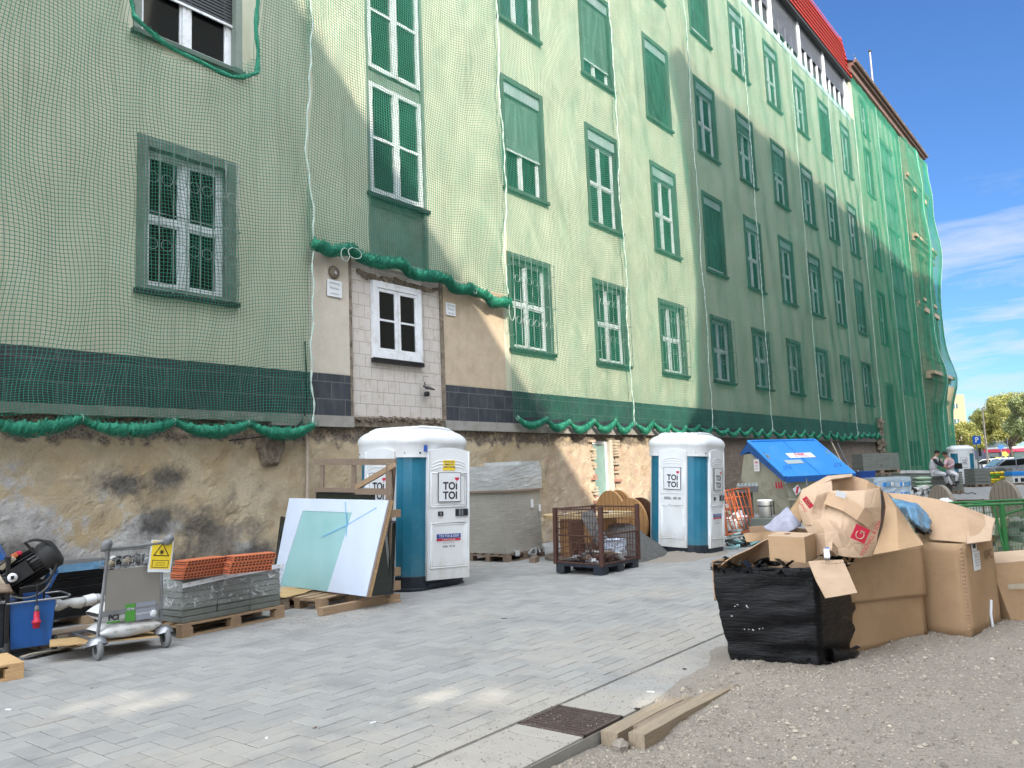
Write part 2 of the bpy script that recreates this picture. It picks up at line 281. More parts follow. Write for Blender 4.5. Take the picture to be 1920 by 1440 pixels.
def grounds():
    t = NT('paver'); g = t.n('NewGeometry'); ri = g.outputs['Random Per Island']; a = t.noise(.5, 6, .6); f = t.noise(55, 4, .65)
    sp = t.n('SeparateXYZ'); t.l(t.co(), sp.inputs[0])
    c = t.mix(ri, (.245, .242, .238), (.305, .300, .292)); c = t.mix(t.math('MULTIPLY', t.ramp(f, .4, .7), .3), c, (.17, .175, .18))
    m = t.math('ADD', t.rng(sp.outputs[1], 6.2, 3.2, -.10, .42), t.math('MULTIPLY', t.math('SUBTRACT', a, .5), 2.2)); s2 = t.noise(3.5, 8, .7); m = t.math('ADD', m, t.math('MULTIPLY', t.math('SUBTRACT', s2, .5), 1.1))
    c = t.mix(t.math('MULTIPLY', t.ramp(m, .0, .6), .75), c, (.36, .325, .28))
    d = t.noise(1.3, 7, .7); c = t.mix(t.math('MULTIPLY', t.ramp(d, .52, .70), .5), c, (.13, .13, .135))
    t.col(c); t.rough(.85); t.bump(f, .25, .004); M['paver'] = t.m
    t = NT('joint_sand'); a = t.noise(4, 6, .7); c = t.mix(t.ramp(a, .3, .7), (.13, .127, .125), (.27, .25, .225)); t.col(c); t.rough(.95); M['joint_sand'] = t.m
    t = NT('gravel'); a = t.noise(1.1, 6, .65); f = t.noise(34, 6, .75); v = t.n('TexVoronoi', i_Scale=55); t.l(t.co(), v.inputs['Vector'])
    c = t.mix(t.ramp(a, .35, .65), (.40, .315, .235), (.58, .48, .37)); c = t.mix(t.math('MULTIPLY', t.ramp(t.noise(3.5, 7, .7), .48, .62), .40), c, (.30, .245, .185)); c = t.mix(t.ramp(f, .38, .66), mul((.30, .245, .19), .65), c); c = t.mix(t.math('MULTIPLY', v.outputs[1] if False else t.ramp(v.outputs[0], .0, .5), .3), mul((.30, .27, .24), .8), c)
    t.col(c); t.rough(.95); h = t.mix(.5, f, v.outputs[0]); t.bump(h, .9, .02); M['gravel'] = t.m
    t = NT('pebble'); g = t.n('NewGeometry'); c = t.ramp(g.outputs['Random Per Island'], 0, 1, (.15, .13, .105, 1), (.44, .385, .315, 1)); t.col(c); t.rough(.85); M['pebble'] = t.m
    t = NT('asphalt'); a = t.noise(.3, 6); f = t.noise(30, 5); c = t.mix(t.ramp(a, .3, .7), (.15, .15, .15), (.21, .205, .20)); c = t.mix(t.math('MULTIPLY', t.ramp(f, .4, .7), .4), c, (.11, .11, .11)); t.col(c); t.rough(.92); M['asphalt'] = t.m
    t = NT('roof_red'); a = t.noise(1.5, 5); c = t.mix(t.ramp(a, .3, .7), (.56, .045, .03), (.66, .075, .05)); t.col(c); t.rough(.45); M['roof_red'] = t.m
    t = NT('rust_brown'); a = t.noise(5, 5); c = t.mix(t.ramp(a, .3, .7), (.10, .05, .035), (.17, .10, .07)); t.col(c); t.rough(.7); M['rust_brown'] = t.m
grounds()

# ------------------------------------------------------------ mesh helpers
class MB:
    def __init__(s): s.v = []; s.f = []; s.mi = []; s.sm = []; s.mats = []
    def mid(s, m):
        m = M[m] if isinstance(m, str) else m
        if m not in s.mats: s.mats.append(m)
        return s.mats.index(m)
    def add(s, vs, fs, m, T=None, smooth=False):
        o = len(s.v); k = s.mid(m)
        for v in vs: v = Vector(v); s.v.append(tuple(T @ v) if T is not None else tuple(v))
        for f in fs: s.f.append([o+i for i in f]); s.mi.append(k); s.sm.append(smooth)
        return s
    def box(s, c, d, m, T=None, rz=0, rx=0, ry=0):
        x, y, z = d[0]/2, d[1]/2, d[2]/2
        vs = [(-x,-y,-z),(x,-y,-z),(x,y,-z),(-x,y,-z),(-x,-y,z),(x,-y,z),(x,y,z),(-x,y,z)]
        A = Matrix.Translation(c) @ Matrix.Rotation(rz, 4, 'Z') @ Matrix.Rotation(ry, 4, 'Y') @ Matrix.Rotation(rx, 4, 'X')
        if T is not None: A = T @ A
        return s.add(vs, [(0,3,2,1),(4,5,6,7),(0,1,5,4),(1,2,6,5),(2,3,7,6),(3,0,4,7)], m, A)
    def bx(s, x0, x1, y0, y1, z0, z1, m, T=None): return s.box(((x0+x1)/2,(y0+y1)/2,(z0+z1)/2), (x1-x0,y1-y0,z1-z0), m, T)
    def quad(s, a, b, c, d, m, th=0):
        if not th: return s.add([a, b, c, d], [(0,1,2,3)], m)
        a, b, c, d = map(Vector, (a, b, c, d)); n = (b-a).cross(d-a).normalized()*th
        return s.add([a, b, c, d, a-n, b-n, c-n, d-n], [(0,1,2,3),(7,6,5,4),(0,4,5,1),(1,5,6,2),(2,6,7,3),(3,7,4,0)], m)
    def prism(s, poly, y0, y1, m, T=None):            # polygon in x,z extruded along y
        n = len(poly); vs = [(p[0], y0, p[1]) for p in poly]+[(p[0], y1, p[1]) for p in poly]
        fs = [tuple(range(n)), tuple(range(2*n-1, n-1, -1))]+[(i, (i+1) % n+0, (i+1) % n+n, i+n) for i in range(n)]
        fs = [fs[0], fs[1]]+[(i+n, (i+1) % n+n, (i+1) % n, i) for i in range(n)]
        return s.add(vs, fs, m, T)
    def prismz(s, poly, z0, z1, m, T=None):
        n = len(poly); vs = [(p[0], p[1], z0) for p in poly]+[(p[0], p[1], z1) for p in poly]
        fs = [tuple(range(n-1, -1, -1)), tuple(range(n, 2*n))]+[(i, (i+1) % n, (i+1) % n+n, i+n) for i in range(n)]
        return s.add(vs, fs, m, T)
    def tube(s, pts, r, m, n=8, caps=True, T=None):
        pts = [Vector(p) for p in pts]; rs = r if isinstance(r, (list, tuple)) else [r]*len(pts)
        vs = []; fs = []; up = None
        for i, p in enumerate(pts):
            t = (pts[min(i+1, len(pts)-1)]-pts[max(i-1, 0)]).normalized()
            if up is None: up = Vector((0,0,1)) if abs(t.z) < .9 else Vector((1,0,0))
            a = t.cross(up)
            if a.length < 1e-4: a = t.orthogonal()
            a.normalize(); b = a.cross(t).normalized(); up = b
            for k in range(n):
                an = 2*math.pi*k/n; vs.append(p+(a*math.cos(an)+b*math.sin(an))*rs[i])
        for i in range(len(pts)-1):
            for k in range(n): fs.append((i*n+k, i*n+(k+1) % n, (i+1)*n+(k+1) % n, (i+1)*n+k))
        s.add(vs, fs, m, T, smooth=n > 4)
        if caps:
            o = len(pts)-1; s.add(vs[:n], [tuple(range(n-1, -1, -1))], m, T); s.add(vs[o*n:], [tuple(range(n))], m, T)
        return s
    def lathe(s, prof, m, n=24, T=None, smooth=True):  # profile (r,z) about z
        vs = []; fs = []
        for r, z in prof:
            for k in range(n): a = 2*math.pi*k/n; vs.append((r*math.cos(a), r*math.sin(a), z))
        for i in range(len(prof)-1):
            for k in range(n): fs.append((i*n+k, i*n+(k+1) % n, (i+1)*n+(k+1) % n, (i+1)*n+k))
        return s.add(vs, fs, m, T, smooth)
    def cyl(s, r, z0, z1, m, n=20, T=None):
        s.lathe([(r, z0), (r, z1)], m, n, T); c = [(r*math.cos(2*math.pi*k/n), r*math.sin(2*math.pi*k/n)) for k in range(n)]
        s.add([(x, y, z0) for x, y in c], [tuple(range(n-1, -1, -1))], m, T); s.add([(x, y, z1) for x, y in c], [tuple(range(n))], m, T); return s
    def grid(s, P, m, T=None, smooth=True):            # P[i][j] points
        a, b = len(P), len(P[0]); vs = [p for r in P for p in r]
        return s.add(vs, [(i*b+j, i*b+j+1, (i+1)*b+j+1, (i+1)*b+j) for i in range(a-1) for j in range(b-1)], m, T, smooth)
    def build(s, name, parent=None, loc=None, bevel=0, solid=0, rz=None):
        me = bpy.data.meshes.new(name); me.from_pydata(s.v, [], s.f)
        for m in s.mats: me.materials.append(m)
        me.polygons.foreach_set('material_index', s.mi); me.polygons.foreach_set('use_smooth', s.sm); me.update()
        o = bpy.data.objects.new(name, me); COL.objects.link(o)
        if parent: o.parent = parent
        if loc is not None: o.location = loc
        if rz is not None: o.rotation_euler.z = rz
        if solid: q = o.modifiers.new('solid', 'SOLIDIFY'); q.thickness = solid; q.offset = 0
        if bevel: q = o.modifiers.new('bevel', 'BEVEL'); q.width = bevel; q.segments = 2; q.limit_method = 'ANGLE'
        return o
def tag(o, label=None, cat=None, group=None, kind=None):
    if label: o['label'] = label
    if cat: o['category'] = cat
    if group: o['group'] = group
    if kind: o['kind'] = kind
    return o
def thing(name, label, cat, loc=(0,0,0), rz=0, group=None, tilt=0):
    o = bpy.data.objects.new(name, None); COL.objects.link(o); o.empty_display_size = .2
    o.location = loc; o.rotation_euler = (0, 0, rz)
    if tilt:                                             # lean sideways on uneven ground, about the axis towards the viewer
        d = Vector((loc[0], loc[1], 0)).normalized()
        o.rotation_mode = 'QUATERNION'; from mathutils import Quaternion
        o.rotation_quaternion = Quaternion(d, tilt) @ Quaternion((0,0,1), rz)
    return tag(o, label, cat, group)
def copy_tree(o, parent=None, top=True):
    c = o.copy(); COL.objects.link(c); c.parent = parent
    for ch in list(o.children): copy_tree(ch, c, False)
    return c
def struct(mb, name, **k): return tag(mb.build(name, **k), kind='structure')
_tc = {}
def text(mb, body, h, m, T, bold=0., align='CENTER', sx=1., th=.001):
    """letters of cap height ~h, standing in the local xz plane facing -y"""
    key = (body, bold, align)
    if key not in _tc:
        c = bpy.data.curves.new('t', 'FONT'); c.body = body; c.size = 1; c.align_x = align; c.align_y = 'CENTER'; c.offset = bold; c.resolution_u = 3; c.fill_mode = 'FRONT'
        o = bpy.data.objects.new('t', c); COL.objects.link(o); me = bpy.data.meshes.new_from_object(o)
        _tc[key] = ([tuple(v.co) for v in me.vertices], [tuple(p.vertices) for p in me.polygons])
        bpy.data.objects.remove(o); bpy.data.curves.remove(c); bpy.data.meshes.remove(me)
    vs, fs = _tc[key]; k = h/.72
    mb.add([(x*k*sx, -th, y*k) for x, y, z in vs], fs, m, T)
def frameM(o, xdir, updir=Vector((0,0,1))):
    """matrix whose local x runs along xdir, z along updir, -y faces out"""
    x = Vector(xdir).normalized(); z = Vector(updir); z = (z-x*z.dot(x)).normalized(); y = z.cross(x)
    return Matrix(((x.x, y.x, z.x, o[0]), (x.y, y.y, z.y, o[1]), (x.z, y.z, z.z, o[2]), (0,0,0,1)))
def vn(x, y=0., z=0., s=1.):
    from mathutils import noise
    return noise.noise(Vector((x*s, y*s, z*s)))

# ============================================================ GROUND
def ground():
    b = MB(); z = -.15
    b.add([(-400,-400,z),(900,-400,z),(900,700,z),(-400,700,z)], [(0,1,2,3)], 'asphalt'); struct(b, 'ground')
    b = MB(); b.add([(23,-200,-.008),(500,-200,-.008),(500,2.868,-.008),(23,2.868,-.008)], [(0,1,2,3)], 'asphalt'); b.add([(74.01,2.868,-.008),(500,2.868,-.008),(500,300,-.008),(74.01,300,-.008)], [(0,1,2,3)], 'asphalt'); struct(b, 'yard_ground')
    b = MB(); b.add([(-2,2.87,-.012),(74,2.87,-.012),(74,11.44,-.012),(-2,11.44,-.012)], [(0,1,2,3)], 'joint_sand')
    b.add([(-2,2.87,-.10),(74,2.87,-.10),(74,2.87,-.012),(-2,2.87,-.012)], [(0,1,2,3)], 'concrete'); struct(b, 'paving_bed')
    vs = []; fs = []; g = .0032
    def blk(x0, x1, y0, y1):
        dz = random.uniform(-.0018, .0018); o = len(vs); a = g; c = g+.004; lo = -.012
        vs.extend([(x0+a,y0+a,lo),(x1-a,y0+a,lo),(x1-a,y1-a,lo),(x0+a,y1-a,lo),(x0+a,y0+a,dz-.003),(x1-a,y0+a,dz-.003),(x1-a,y1-a,dz-.003),(x0+a,y1-a,dz-.003),
                   (x0+c,y0+c,dz),(x1-c,y0+c,dz),(x1-c,y1-c,dz),(x0+c,y1-c,dz)])
        for i in range(4):
            j = (i+1) % 4; fs.append((o+i,o+j,o+4+j,o+4+i)); fs.append((o+4+i,o+4+j,o+8+j,o+8+i))
        fs.append((o+8,o+9,o+10,o+11))
    A = .150; Y0 = 3.42; nx = int(72/A); ny = int((11.4-Y0)/A)
    for j in range(ny):
        for i in range(nx):
            t = (i-j) % 4; x = -1+i*A; y = Y0+j*A
            if any(q for q in [not (4.68 < x < 4.7)] if False): continue
            if t == 2 and j == 0: blk(x, x+A, y, y+A)
            if t == 0: blk(x, x+2*A, y, y+A)
            elif t == 3: blk(x, x+A, y, min(y+2*A, 11.4))
    me = bpy.data.meshes.new('paving'); me.from_pydata(vs, [], fs); me.materials.append(M['paver']); o = bpy.data.objects.new('paving', me); COL.objects.link(o); tag(o, kind='structure')
    vs.clear(); fs.clear(); x = -1.
    GX0, GX1 = 4.25, 4.72
    while x < 60:
        if x < GX0-.31: blk(x, x+.30, 2.88, 3.39)
        elif x >= GX1: blk(x, x+.30, 2.88, 3.39)
        elif x < GX0: blk(x, GX0, 2.88, 3.39)
        x += .30
        if GX0 <= x < GX1: x = GX1
    me = bpy.data.meshes.new('paving_border'); me.from_pydata(vs, [], fs); me.materials.append(M['paver']); o = bpy.data.objects.new('paving_border', me); COL.objects.link(o); tag(o, kind='structure')
    # gravel sheet
    xs = list(np.arange(-14, 2, .8))+list(np.arange(2, 13, .05))+list(np.arange(13, 24, .5)); N = 150
    P = []
    def edge(x):
        e = 2.865 if x < 5.1 else 2.865+min(1, (x-5.1)/1.6)*(.12+.22*(vn(x, 0, 0, 1.7)+.5)+.08*vn(x, 3, 0, 6))
        return e
    def gz(x, y):
        base = -.085+.095*max(0, min(1, (x-4.5)/1.6)) + .03*max(0, min(1, (1.6-y)/1.5))
        h = .028*vn(x, y, 0, 1.4)+.016*vn(x, y, 5, 4)+.012*vn(x, y, 9, 13)
        e = edge(x); 
        if x > 5.1 and y > 2.6: base = base*(1-(y-2.6)/(e-2.6+1e-6)) + .003; h *= max(0, 1-(y-2.6)/(e-2.6+1e-6)); h = abs(h)
        return base+h+(.006 if x > 5 else 0)
    for x in xs:
        e = edge(x); P.append([(x, y, gz(x, y)) for y in [e-(k/N)**1.0*0 - (6.5*(k/N)**1.15 if k < N else 14) for k in range(N+1)]])
    b = MB(); b.grid(P, 'gravel'); struct(b, 'gravel_ground')
    # loose stones and grit
    vs = []; fs = []
    def stone(x, y, z, r):
        o = len(vs); rr = [r*random.uniform(.6, 1.2) for _ in range(6)]; a = random.uniform(0, 6.28); ca, sa = math.cos(a), math.sin(a)
        for (dx, dy, dz), q in zip([(1,0,0),(0,1,0),(-1,0,0),(0,-1,0),(0,0,.8),(0,0,-.5)], rr): vs.append((x+q*(dx*ca-dy*sa), y+q*(dx*sa+dy*ca), z+q*dz))
        for i in range(4): fs.append((o+i, o+(i+1) % 4, o+4)); fs.append((o+(i+1) % 4, o+i, o+5))
    for k in range(42000):
        y = 2.85-abs(random.gauss(0, 1.6)); x = 3.3+random.random()**1.3*8
        if x < 3.2: continue
        stone(x, y, gz(x, y)+.002, random.choice([.003, .003, .004, .004, .005, .006, .007, .011]) if k % 60 else random.uniform(.012, .026))
    for k in range(5500):                              # scattered on the paving near the gravel, and a drift by the pallets
        if k % 2: x = random.uniform(3.2, 10); y = 2.88+abs(random.gauss(0, .55))
        else: x = random.gauss(6.3, .6); y = random.gauss(7.9, .35)
        stone(x, y, .002, random.choice([.003, .004, .005, .007]))
    me = bpy.data.meshes.new('pebbles'); me.from_pydata(vs, [], fs); me.materials.append(M['pebble']); o = bpy.data.objects.new('pebbles', me); COL.objects.link(o)
    tag(o, 'loose pale stones and grit scattered over the gravel and paving', 'gravel', kind='stuff')
ground()

# ============================================================ MAIN BUILDING
ZB = [4.508, 8.422, 12.758, 17.259]; ZT = [6.882, 11.335, 15.626, 20.19]; WX0 = 14.558; DX = 3.7474; WW = 1.76
bld = thing('plaster_building', 'long pale plastered building under green net with a dark tiled plinth and stained bare base', 'building', (0, WY, 0))
def wall_grid(b, x0, x1, z0, z1, holes, m, y=0., dx=3.0, dz=3.0):
    xs = sorted({x0, x1, *[h[i] for h in holes for i in (0, 1) if x0 < h[i] < x1]}); zs = sorted({z0, z1, *[h[i] for h in holes for i in (2, 3) if z0 < h[i] < z1]})
    for i in range(len(xs)-1):
        for j in range(len(zs)-1):
            cx, cz = (xs[i]+xs[i+1])/2, (zs[j]+zs[j+1])/2
            if any(h[0] < cx < h[1] and h[2] < cz < h[3] for h in holes): continue
            b.add([(xs[i],y,zs[j]),(xs[i+1],y,zs[j]),(xs[i+1],y,zs[j+1]),(xs[i],y,zs[j+1])], [(0,1,2,3)], m)
WINS = []
for k in range(9):
    for f in range(4): WINS.append((WX0+k*DX, ZB[f], WW, ZT[f]-ZB[f], f, k))
WINS.append((5.71, 4.504, 1.65, 2.43, 0, -1)); WINS.append((5.62, 8.50, 1.86, 2.95, 1, -1)); WINS.append((5.62, 12.80, 1.86, 2.8, 2, -1))
for f, (z0, z1) in enumerate([(8.28, 11.5), (12.85, 15.6), (17.3, 20.3), (21.0, 23.4)]): WINS.append((49.25, z0, 1.75, z1-z0, 5, f))
STAIR = (10.28, 11.92, 5.9, 20.86)
holes = [(x, x+w, z, z+h) for x, z, w, h, f, k in WINS]+[STAIR, (9.78, 12.25, 2.78, 5.75), (53.4, 56.7, 5.7, 22.0), (49.3, 51.0, .4, 6.1)]
b = MB(); wall_grid(b, -6, 46.7, 3.55, 20.86, holes, 'plaster'); wall_grid(b, 46.7, 58.6, 0, 24.1, holes, 'plaster')
b.add([(58.6,0,0),(58.6,.6,0),(58.6,.6,24.1),(58.6,0,24.1)], [(0,1,2,3)], 'plaster'); b.bx(-6, 58.6, .9, 12, .0, 20.8, 'opposite_wall')
b.build('wall', bld)
b = MB(); wall_grid(b, -6, 46.7, 2.80, 3.55, [(9.78, 12.25, 2, 6)], 'plinth_tile', -.012)
for x0, x1 in ((-6, 9.78), (12.25, 46.7)): b.add([(x0,-.012,3.55),(x1,-.012,3.55),(x1,0,3.55),(x0,0,3.55)], [(0,1,2,3)], 'plinth_tile')
b.build('plinth_band', bld)
# two repaired patches beside the bricked up bay
b = MB(); wall_grid(b, 8.80, 9.74, 3.56, 5.80, [], 'patch_render', -.008); b.build('bare_render', bld)
b = MB(); wall_grid(b, 12.30, 14.35, 3.56, 5.80, [], 'patch_ochre', -.008); b.build('bare_render', bld)
# concrete ledge
b = MB()
for x0, x1, z0 in ((-6, 8.0, 2.66), (8.0, 9.78, 2.60), (12.25, 19.3, 2.60), (19.3, 46.6, 2.62)): b.bx(x0, x1, -.055, .1, z0, 2.80, 'concrete')
b.build('ledge', bld)
# rough basement wall with a cellar window
CW = (17.98, 19.0, .9, 2.47)
def basement_wall():
    b = MB(); xs = list(np.arange(-6, 2, .3))+list(np.arange(2, 21, .045))+list(np.arange(21, 46.9, .4)); zs = np.linspace(0, 2.7, 61)
    def lay(x, z):                                       # coats of plaster broken off in layers
        q = vn(x, 0, z, .9)+.5*vn(x, 3, z, 2.3)+.28*vn(x, 7, z, 6)+.15*vn(x, 9, z, 14); s1 = max(0, min(1, (q-.12)/.05)); s2 = max(0, min(1, (q+.30)/.05)); return .008*s1-.011*(1-s2)
    P = [[(x, .02+lay(x, z)+.002*vn(x, 5, z, 18)+.03*vn(x, 0, z, 1.1)+.02*vn(x, 2, z, 4)+(.05*max(0, (z-2.2)/.5)*(1+vn(x, 4, z, 7))), z) for z in zs] for x in xs]
    vs = [p for r in P for p in r]; n = len(zs); fs = []
    for i in range(len(xs)-1):
        for j in range(n-1):
            cx = (xs[i]+xs[i+1])/2; cz = (zs[j]+zs[j+1])/2
            if CW[0] < cx < CW[1] and CW[2] < cz < CW[3]: continue
            fs.append((i*n+j, (i+1)*n+j, (i+1)*n+j+1, i*n+j+1))
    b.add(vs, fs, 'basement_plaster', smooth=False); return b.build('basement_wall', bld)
basement_wall()
b = MB(); b.bx(-6, 46.8, .25, .9, -.05, 2.75, 'rough_mortar'); b.build('core', bld)
b = MB()                                                # ragged broken edge and toothed brick jambs
random.seed(3)
for i in range(22):
    z = CW[2]-.1+i*.076
    for s, x in ((-1, CW[0]), (1, CW[1])):
        if random.random() < .62: w = random.uniform(.03, .22); b.box((x+s*w/2, .03, z+.03), (w+.06, .13+random.uniform(0, .05), random.uniform(.045, .07)), random.choice(['old_brick', 'patch_ochre', 'eps_beige', 'patch_ochre']), ry=random.uniform(-.06, .06))
b.build('brick_jamb', bld)
wn = MB(); x0, x1, z0, z1 = CW
wn.bx(x0-.02, x1+.02, .10, .30, z1-.02, z1+.15, 'timber_grey'); wn.bx(x1-.16, x1+.02, .05, .32, z0, z1, 'patch_render'); wn.bx(x0, x1, -.03, .3, z0-.08, z0, 'window_white'); cwin = wn.build('cellar_window', bld)
f = MB()
for a, c in ((x0, x0+.07), (x1-.26, x1-.17)): f.bx(a, c, .14, .2, z0, z1-.03, 'window_white')
f.bx(x0+.07, x1-.26, .14, .2, z0, z0+.07, 'window_white'); f.bx(x0+.07, x1-.26, .14, .2, z1-.12, z1-.03, 'window_white'); f.build('frame', cwin)
MB().bx(x0+.07, x1-.26, .16, .18, z0+.07, z1-.12, 'pane_pale').build('pane', cwin)
# hole hacked in the base with a cable
b = MB()
T = Matrix.Translation((8.02, -.0, 2.22)) @ Matrix.Rotation(R(90), 4, 'X')
pr = []
for i, (r, z) in enumerate([(.27, -.02), (.22, .06), (.17, .075), (.14, .05), (.08, .035), (0.001, .03)]): pr.append((r, z))
vs = []; fs = []; n = 22
for r, z in pr:
    for k in range(n): a = 2*math.pi*k/n; q = r*(1+.28*vn(math.cos(a), math.sin(a), r, 2.3)); vs.append((q*math.cos(a), q*math.sin(a)*1.15, z+.02*vn(a, r, 3, 3)))
for i in range(len(pr)-1):
    for k in range(n): fs.append((i*n+k, i*n+(k+1) % n, (i+1)*n+(k+1) % n, (i+1)*n+k))
b.add(vs, fs, 'rough_mortar', T @ Matrix.Scale(1, 4)); b.build('hacked_hole', bld)
# bricked up bay with its window
b = MB(); BW = (10.31, 11.62, 3.95, 5.46); wall_grid(b, 9.78, 12.25, 2.78, 5.95, [BW], 'lime_blocks', .03)
b.bx(9.74, 9.80, -.02, .06, 2.78, 5.95, 'rough_mortar'); b.bx(12.22, 12.30, -.02, .06, 2.78, 5.95, 'rough_mortar'); b.build('block_infill', bld)
b = MB(); b.bx(9.8, 12.2, -.03, .05, 2.62, 2.80, 'rough_mortar')
for i in range(40): x = random.uniform(9.8, 12.2); b.box((x, -.03, 2.78+random.uniform(-.04, .03)), (.12, .06, .04), 'rough_mortar', rz=random.random(), ry=random.uniform(-.4, .4))
for i in range(30): x = random.uniform(9.8, 12.2); b.box((x, 0, 5.52+random.uniform(-.03, .05)), (.16, .05, .07), 'rough_mortar', rz=random.random()*.3, ry=random.uniform(-.4, .4))
b.build('mortar_edge', bld)

def window(x, z, w, h, kind, blind=0., box=False, grille=False, opened=False, dark=False, wide=.13):
    """surround > frame, pane, blind, blind_box, sill, grille; local origin bottom left"""
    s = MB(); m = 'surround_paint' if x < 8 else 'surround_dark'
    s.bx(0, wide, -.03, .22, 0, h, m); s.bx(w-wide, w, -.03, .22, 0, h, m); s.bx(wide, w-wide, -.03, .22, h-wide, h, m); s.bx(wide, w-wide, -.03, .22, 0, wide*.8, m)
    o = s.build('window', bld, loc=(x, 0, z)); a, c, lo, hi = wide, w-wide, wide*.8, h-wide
    sl = MB(); sl.bx(-.03, w+.03, -.10, .02, -.02, .055, 'surround_dark' if not grille else 'sill_dark'); sl.build('sill', o)
    if box: MB().bx(a, c, .02, .2, hi-.30, hi, 'blind_box').build('blind_box', o); hi -= .30
    fr = MB(); wm = 'window_white'; t = .06 if x > 8 else .075; mw = .05 if x > 8 else .07; y0, y1 = .12, .20
    fr.bx(a, a+t, y0, y1, lo, hi, wm); fr.bx(c-t, c, y0, y1, lo, hi, wm); fr.bx(a+t, c-t, y0, y1, hi-t, hi, wm); fr.bx(a+t, c-t, y0, y1, lo, lo+t, wm)
    mid = (a+c)/2; tr = lo+(hi-lo)*.5; fr.bx(mid-mw, mid+mw, y0-.01, y1-.002, lo+t, hi-t, wm); fr.bx(a+t, mid-mw, y0, y1-.004, tr-.04, tr+.04, wm); fr.bx(mid+mw, c-t, y0, y1-.004, tr-.04, tr+.04, wm)
    for xa, xb in ((a+t, mid-mw), (mid+mw, c-t)):
        for za, zb in ((lo+t, tr-.04), (tr+.04, hi-t)):
            fr.bx(xa, xa+.035, y0+.02, y1-.01, za, zb, wm); fr.bx(xb-.035, xb, y0+.02, y1-.01, za, zb, wm); fr.bx(xa+.035, xb-.035, y0+.02, y1-.01, zb-.035, zb, wm); fr.bx(xa+.035, xb-.035, y0+.02, y1-.01, za, za+.035, wm)
    fr.build('frame', o); MB().bx(a+t*.5, c-t*.5, .165, .175, lo+t*.5, hi-t*.5, 'pane_glass' if x > 8 else 'pane_black').build('pane', o)
    ins = MB(); ins.bx(a, c, .22, .24, lo, hi, 'sill_dark')
    if blind > 0:
        bl = MB(); n = int(blind*(hi-lo)/.055)
        for i in range(n): zz = hi-.03-i*.055; bl.box(((a+c)/2, .085, zz), (c-a-.02, .012, .046), ('blind_green' if blind < .9 else 'blind_dark') if not dark else 'sill_dark', rx=R(-14))
        bl.bx(a, c, .07, .10, hi-n*.055-.05, hi-n*.055-.01, 'window_white'); bl.build('blind', o)
    if grille:
        g = MB(); gm = 'grille_paint'; y = -.16; nb = 8
        for i in range(nb): xx = .05+i*(w-.1)/(nb-1); g.tube([(xx, y, .02), (xx, y, h-.06)], .009, gm, 6)
        for zz in (.05, h*.5, h-.10): g.tube([(0, y, zz), (w, y, zz)], .008, gm, 6)
        for zz in (h*.30, h*.72):
            for i in range(nb-1):
                cx = .05+(i+.5)*(w-.1)/(nb-1); g.tube([(cx+.085*math.cos(q), y-.01, zz+.085*math.sin(q)) for q in np.linspace(0, 6.28, 13)], .005, gm, 4, caps=False)
        for zz in (.35, h*.5, h-.35):
            for xx in (0, w): g.tube([(xx, y, zz), (xx, 0, zz)], .009, gm, 5)
        g.build('grille', o)
    return o
BL = {(0,1):.60, (1,1):.0, (2,1):.0, (3,1):.97, (4,1):.0, (5,1):0, (6,1):.12, (7,1):0, (8,1):.85, (0,2):0, (1,2):.78, (2,2):1., (3,2):0, (4,2):.15, (5,2):.42, (6,2):0, (7,2):.1, (8,2):0, (1,3):1., (2,3):1., (3,3):.9, (4,3):0, (5,3):0, (6,3):0, (7,3):1., (8,3):0}
for x, z, w, h, f, k in WINS:
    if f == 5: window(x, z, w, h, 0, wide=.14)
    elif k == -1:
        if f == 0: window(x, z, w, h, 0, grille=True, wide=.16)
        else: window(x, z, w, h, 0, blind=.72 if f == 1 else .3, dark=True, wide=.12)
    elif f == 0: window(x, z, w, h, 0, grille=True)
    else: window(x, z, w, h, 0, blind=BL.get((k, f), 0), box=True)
# door like opening at the far end
s = MB(); s.bx(49.3, 49.45, -.03, .2, .4, 6.1, 'surround_paint'); s.bx(50.85, 51.0, -.03, .2, .4, 6.1, 'surround_paint'); s.bx(49.45, 50.85, -.03, .2, 5.95, 6.1, 'surround_paint'); s.bx(49.45, 50.85, .1, .2, .4, 5.95, 'sill_dark'); s.build('doorway', bld)
# stair strip between the left windows
x0, x1, z0, z1 = STAIR
s = MB(); s.bx(x0, x1, .10, .2, z0-.2, 7.20, 'surround_paint'); s.bx(x0, x0+.07, -.0, .2, z0-.2, z1, 'surround_paint'); s.bx(x1-.07, x1, 0, .2, z0-.2, z1, 'surround_paint'); s.bx(x0-.04, x1+.04, -.06, .1, 7.14, 7.22, 'sill_dark'); s.build('stair_bay', bld)
for za, zb in ((7.26, 9.55), (9.85, 12.4), (12.7, 15.2), (15.5, 18.0), (18.3, 20.6)):
    s = MB(); s.bx(x0+.07, x1-.07, .08, .2, za-.25, za, 'surround_paint'); o = s.build('window', bld)
    f = MB(); wm = 'window_white'; a, c = x0+.09, x1-.09; y0, y1 = .02, .12
    for q in ((a, a+.09), (c-.09, c), ((a+c)/2-.08, (a+c)/2+.08)): f.bx(q[0], q[1], y0, y1, za, zb, wm)
    for zz in (za, zb-.09): f.bx(a, c, y0+.004, y1-.004, zz, zz+.09, wm)
    f.bx(a, c, y0+.01, y1-.01, (za+zb)/2-.03, (za+zb)/2+.03, wm); f.build('frame', o); MB().bx(a, c, .075, .09, za, zb, 'pane_glass').build('pane', o)
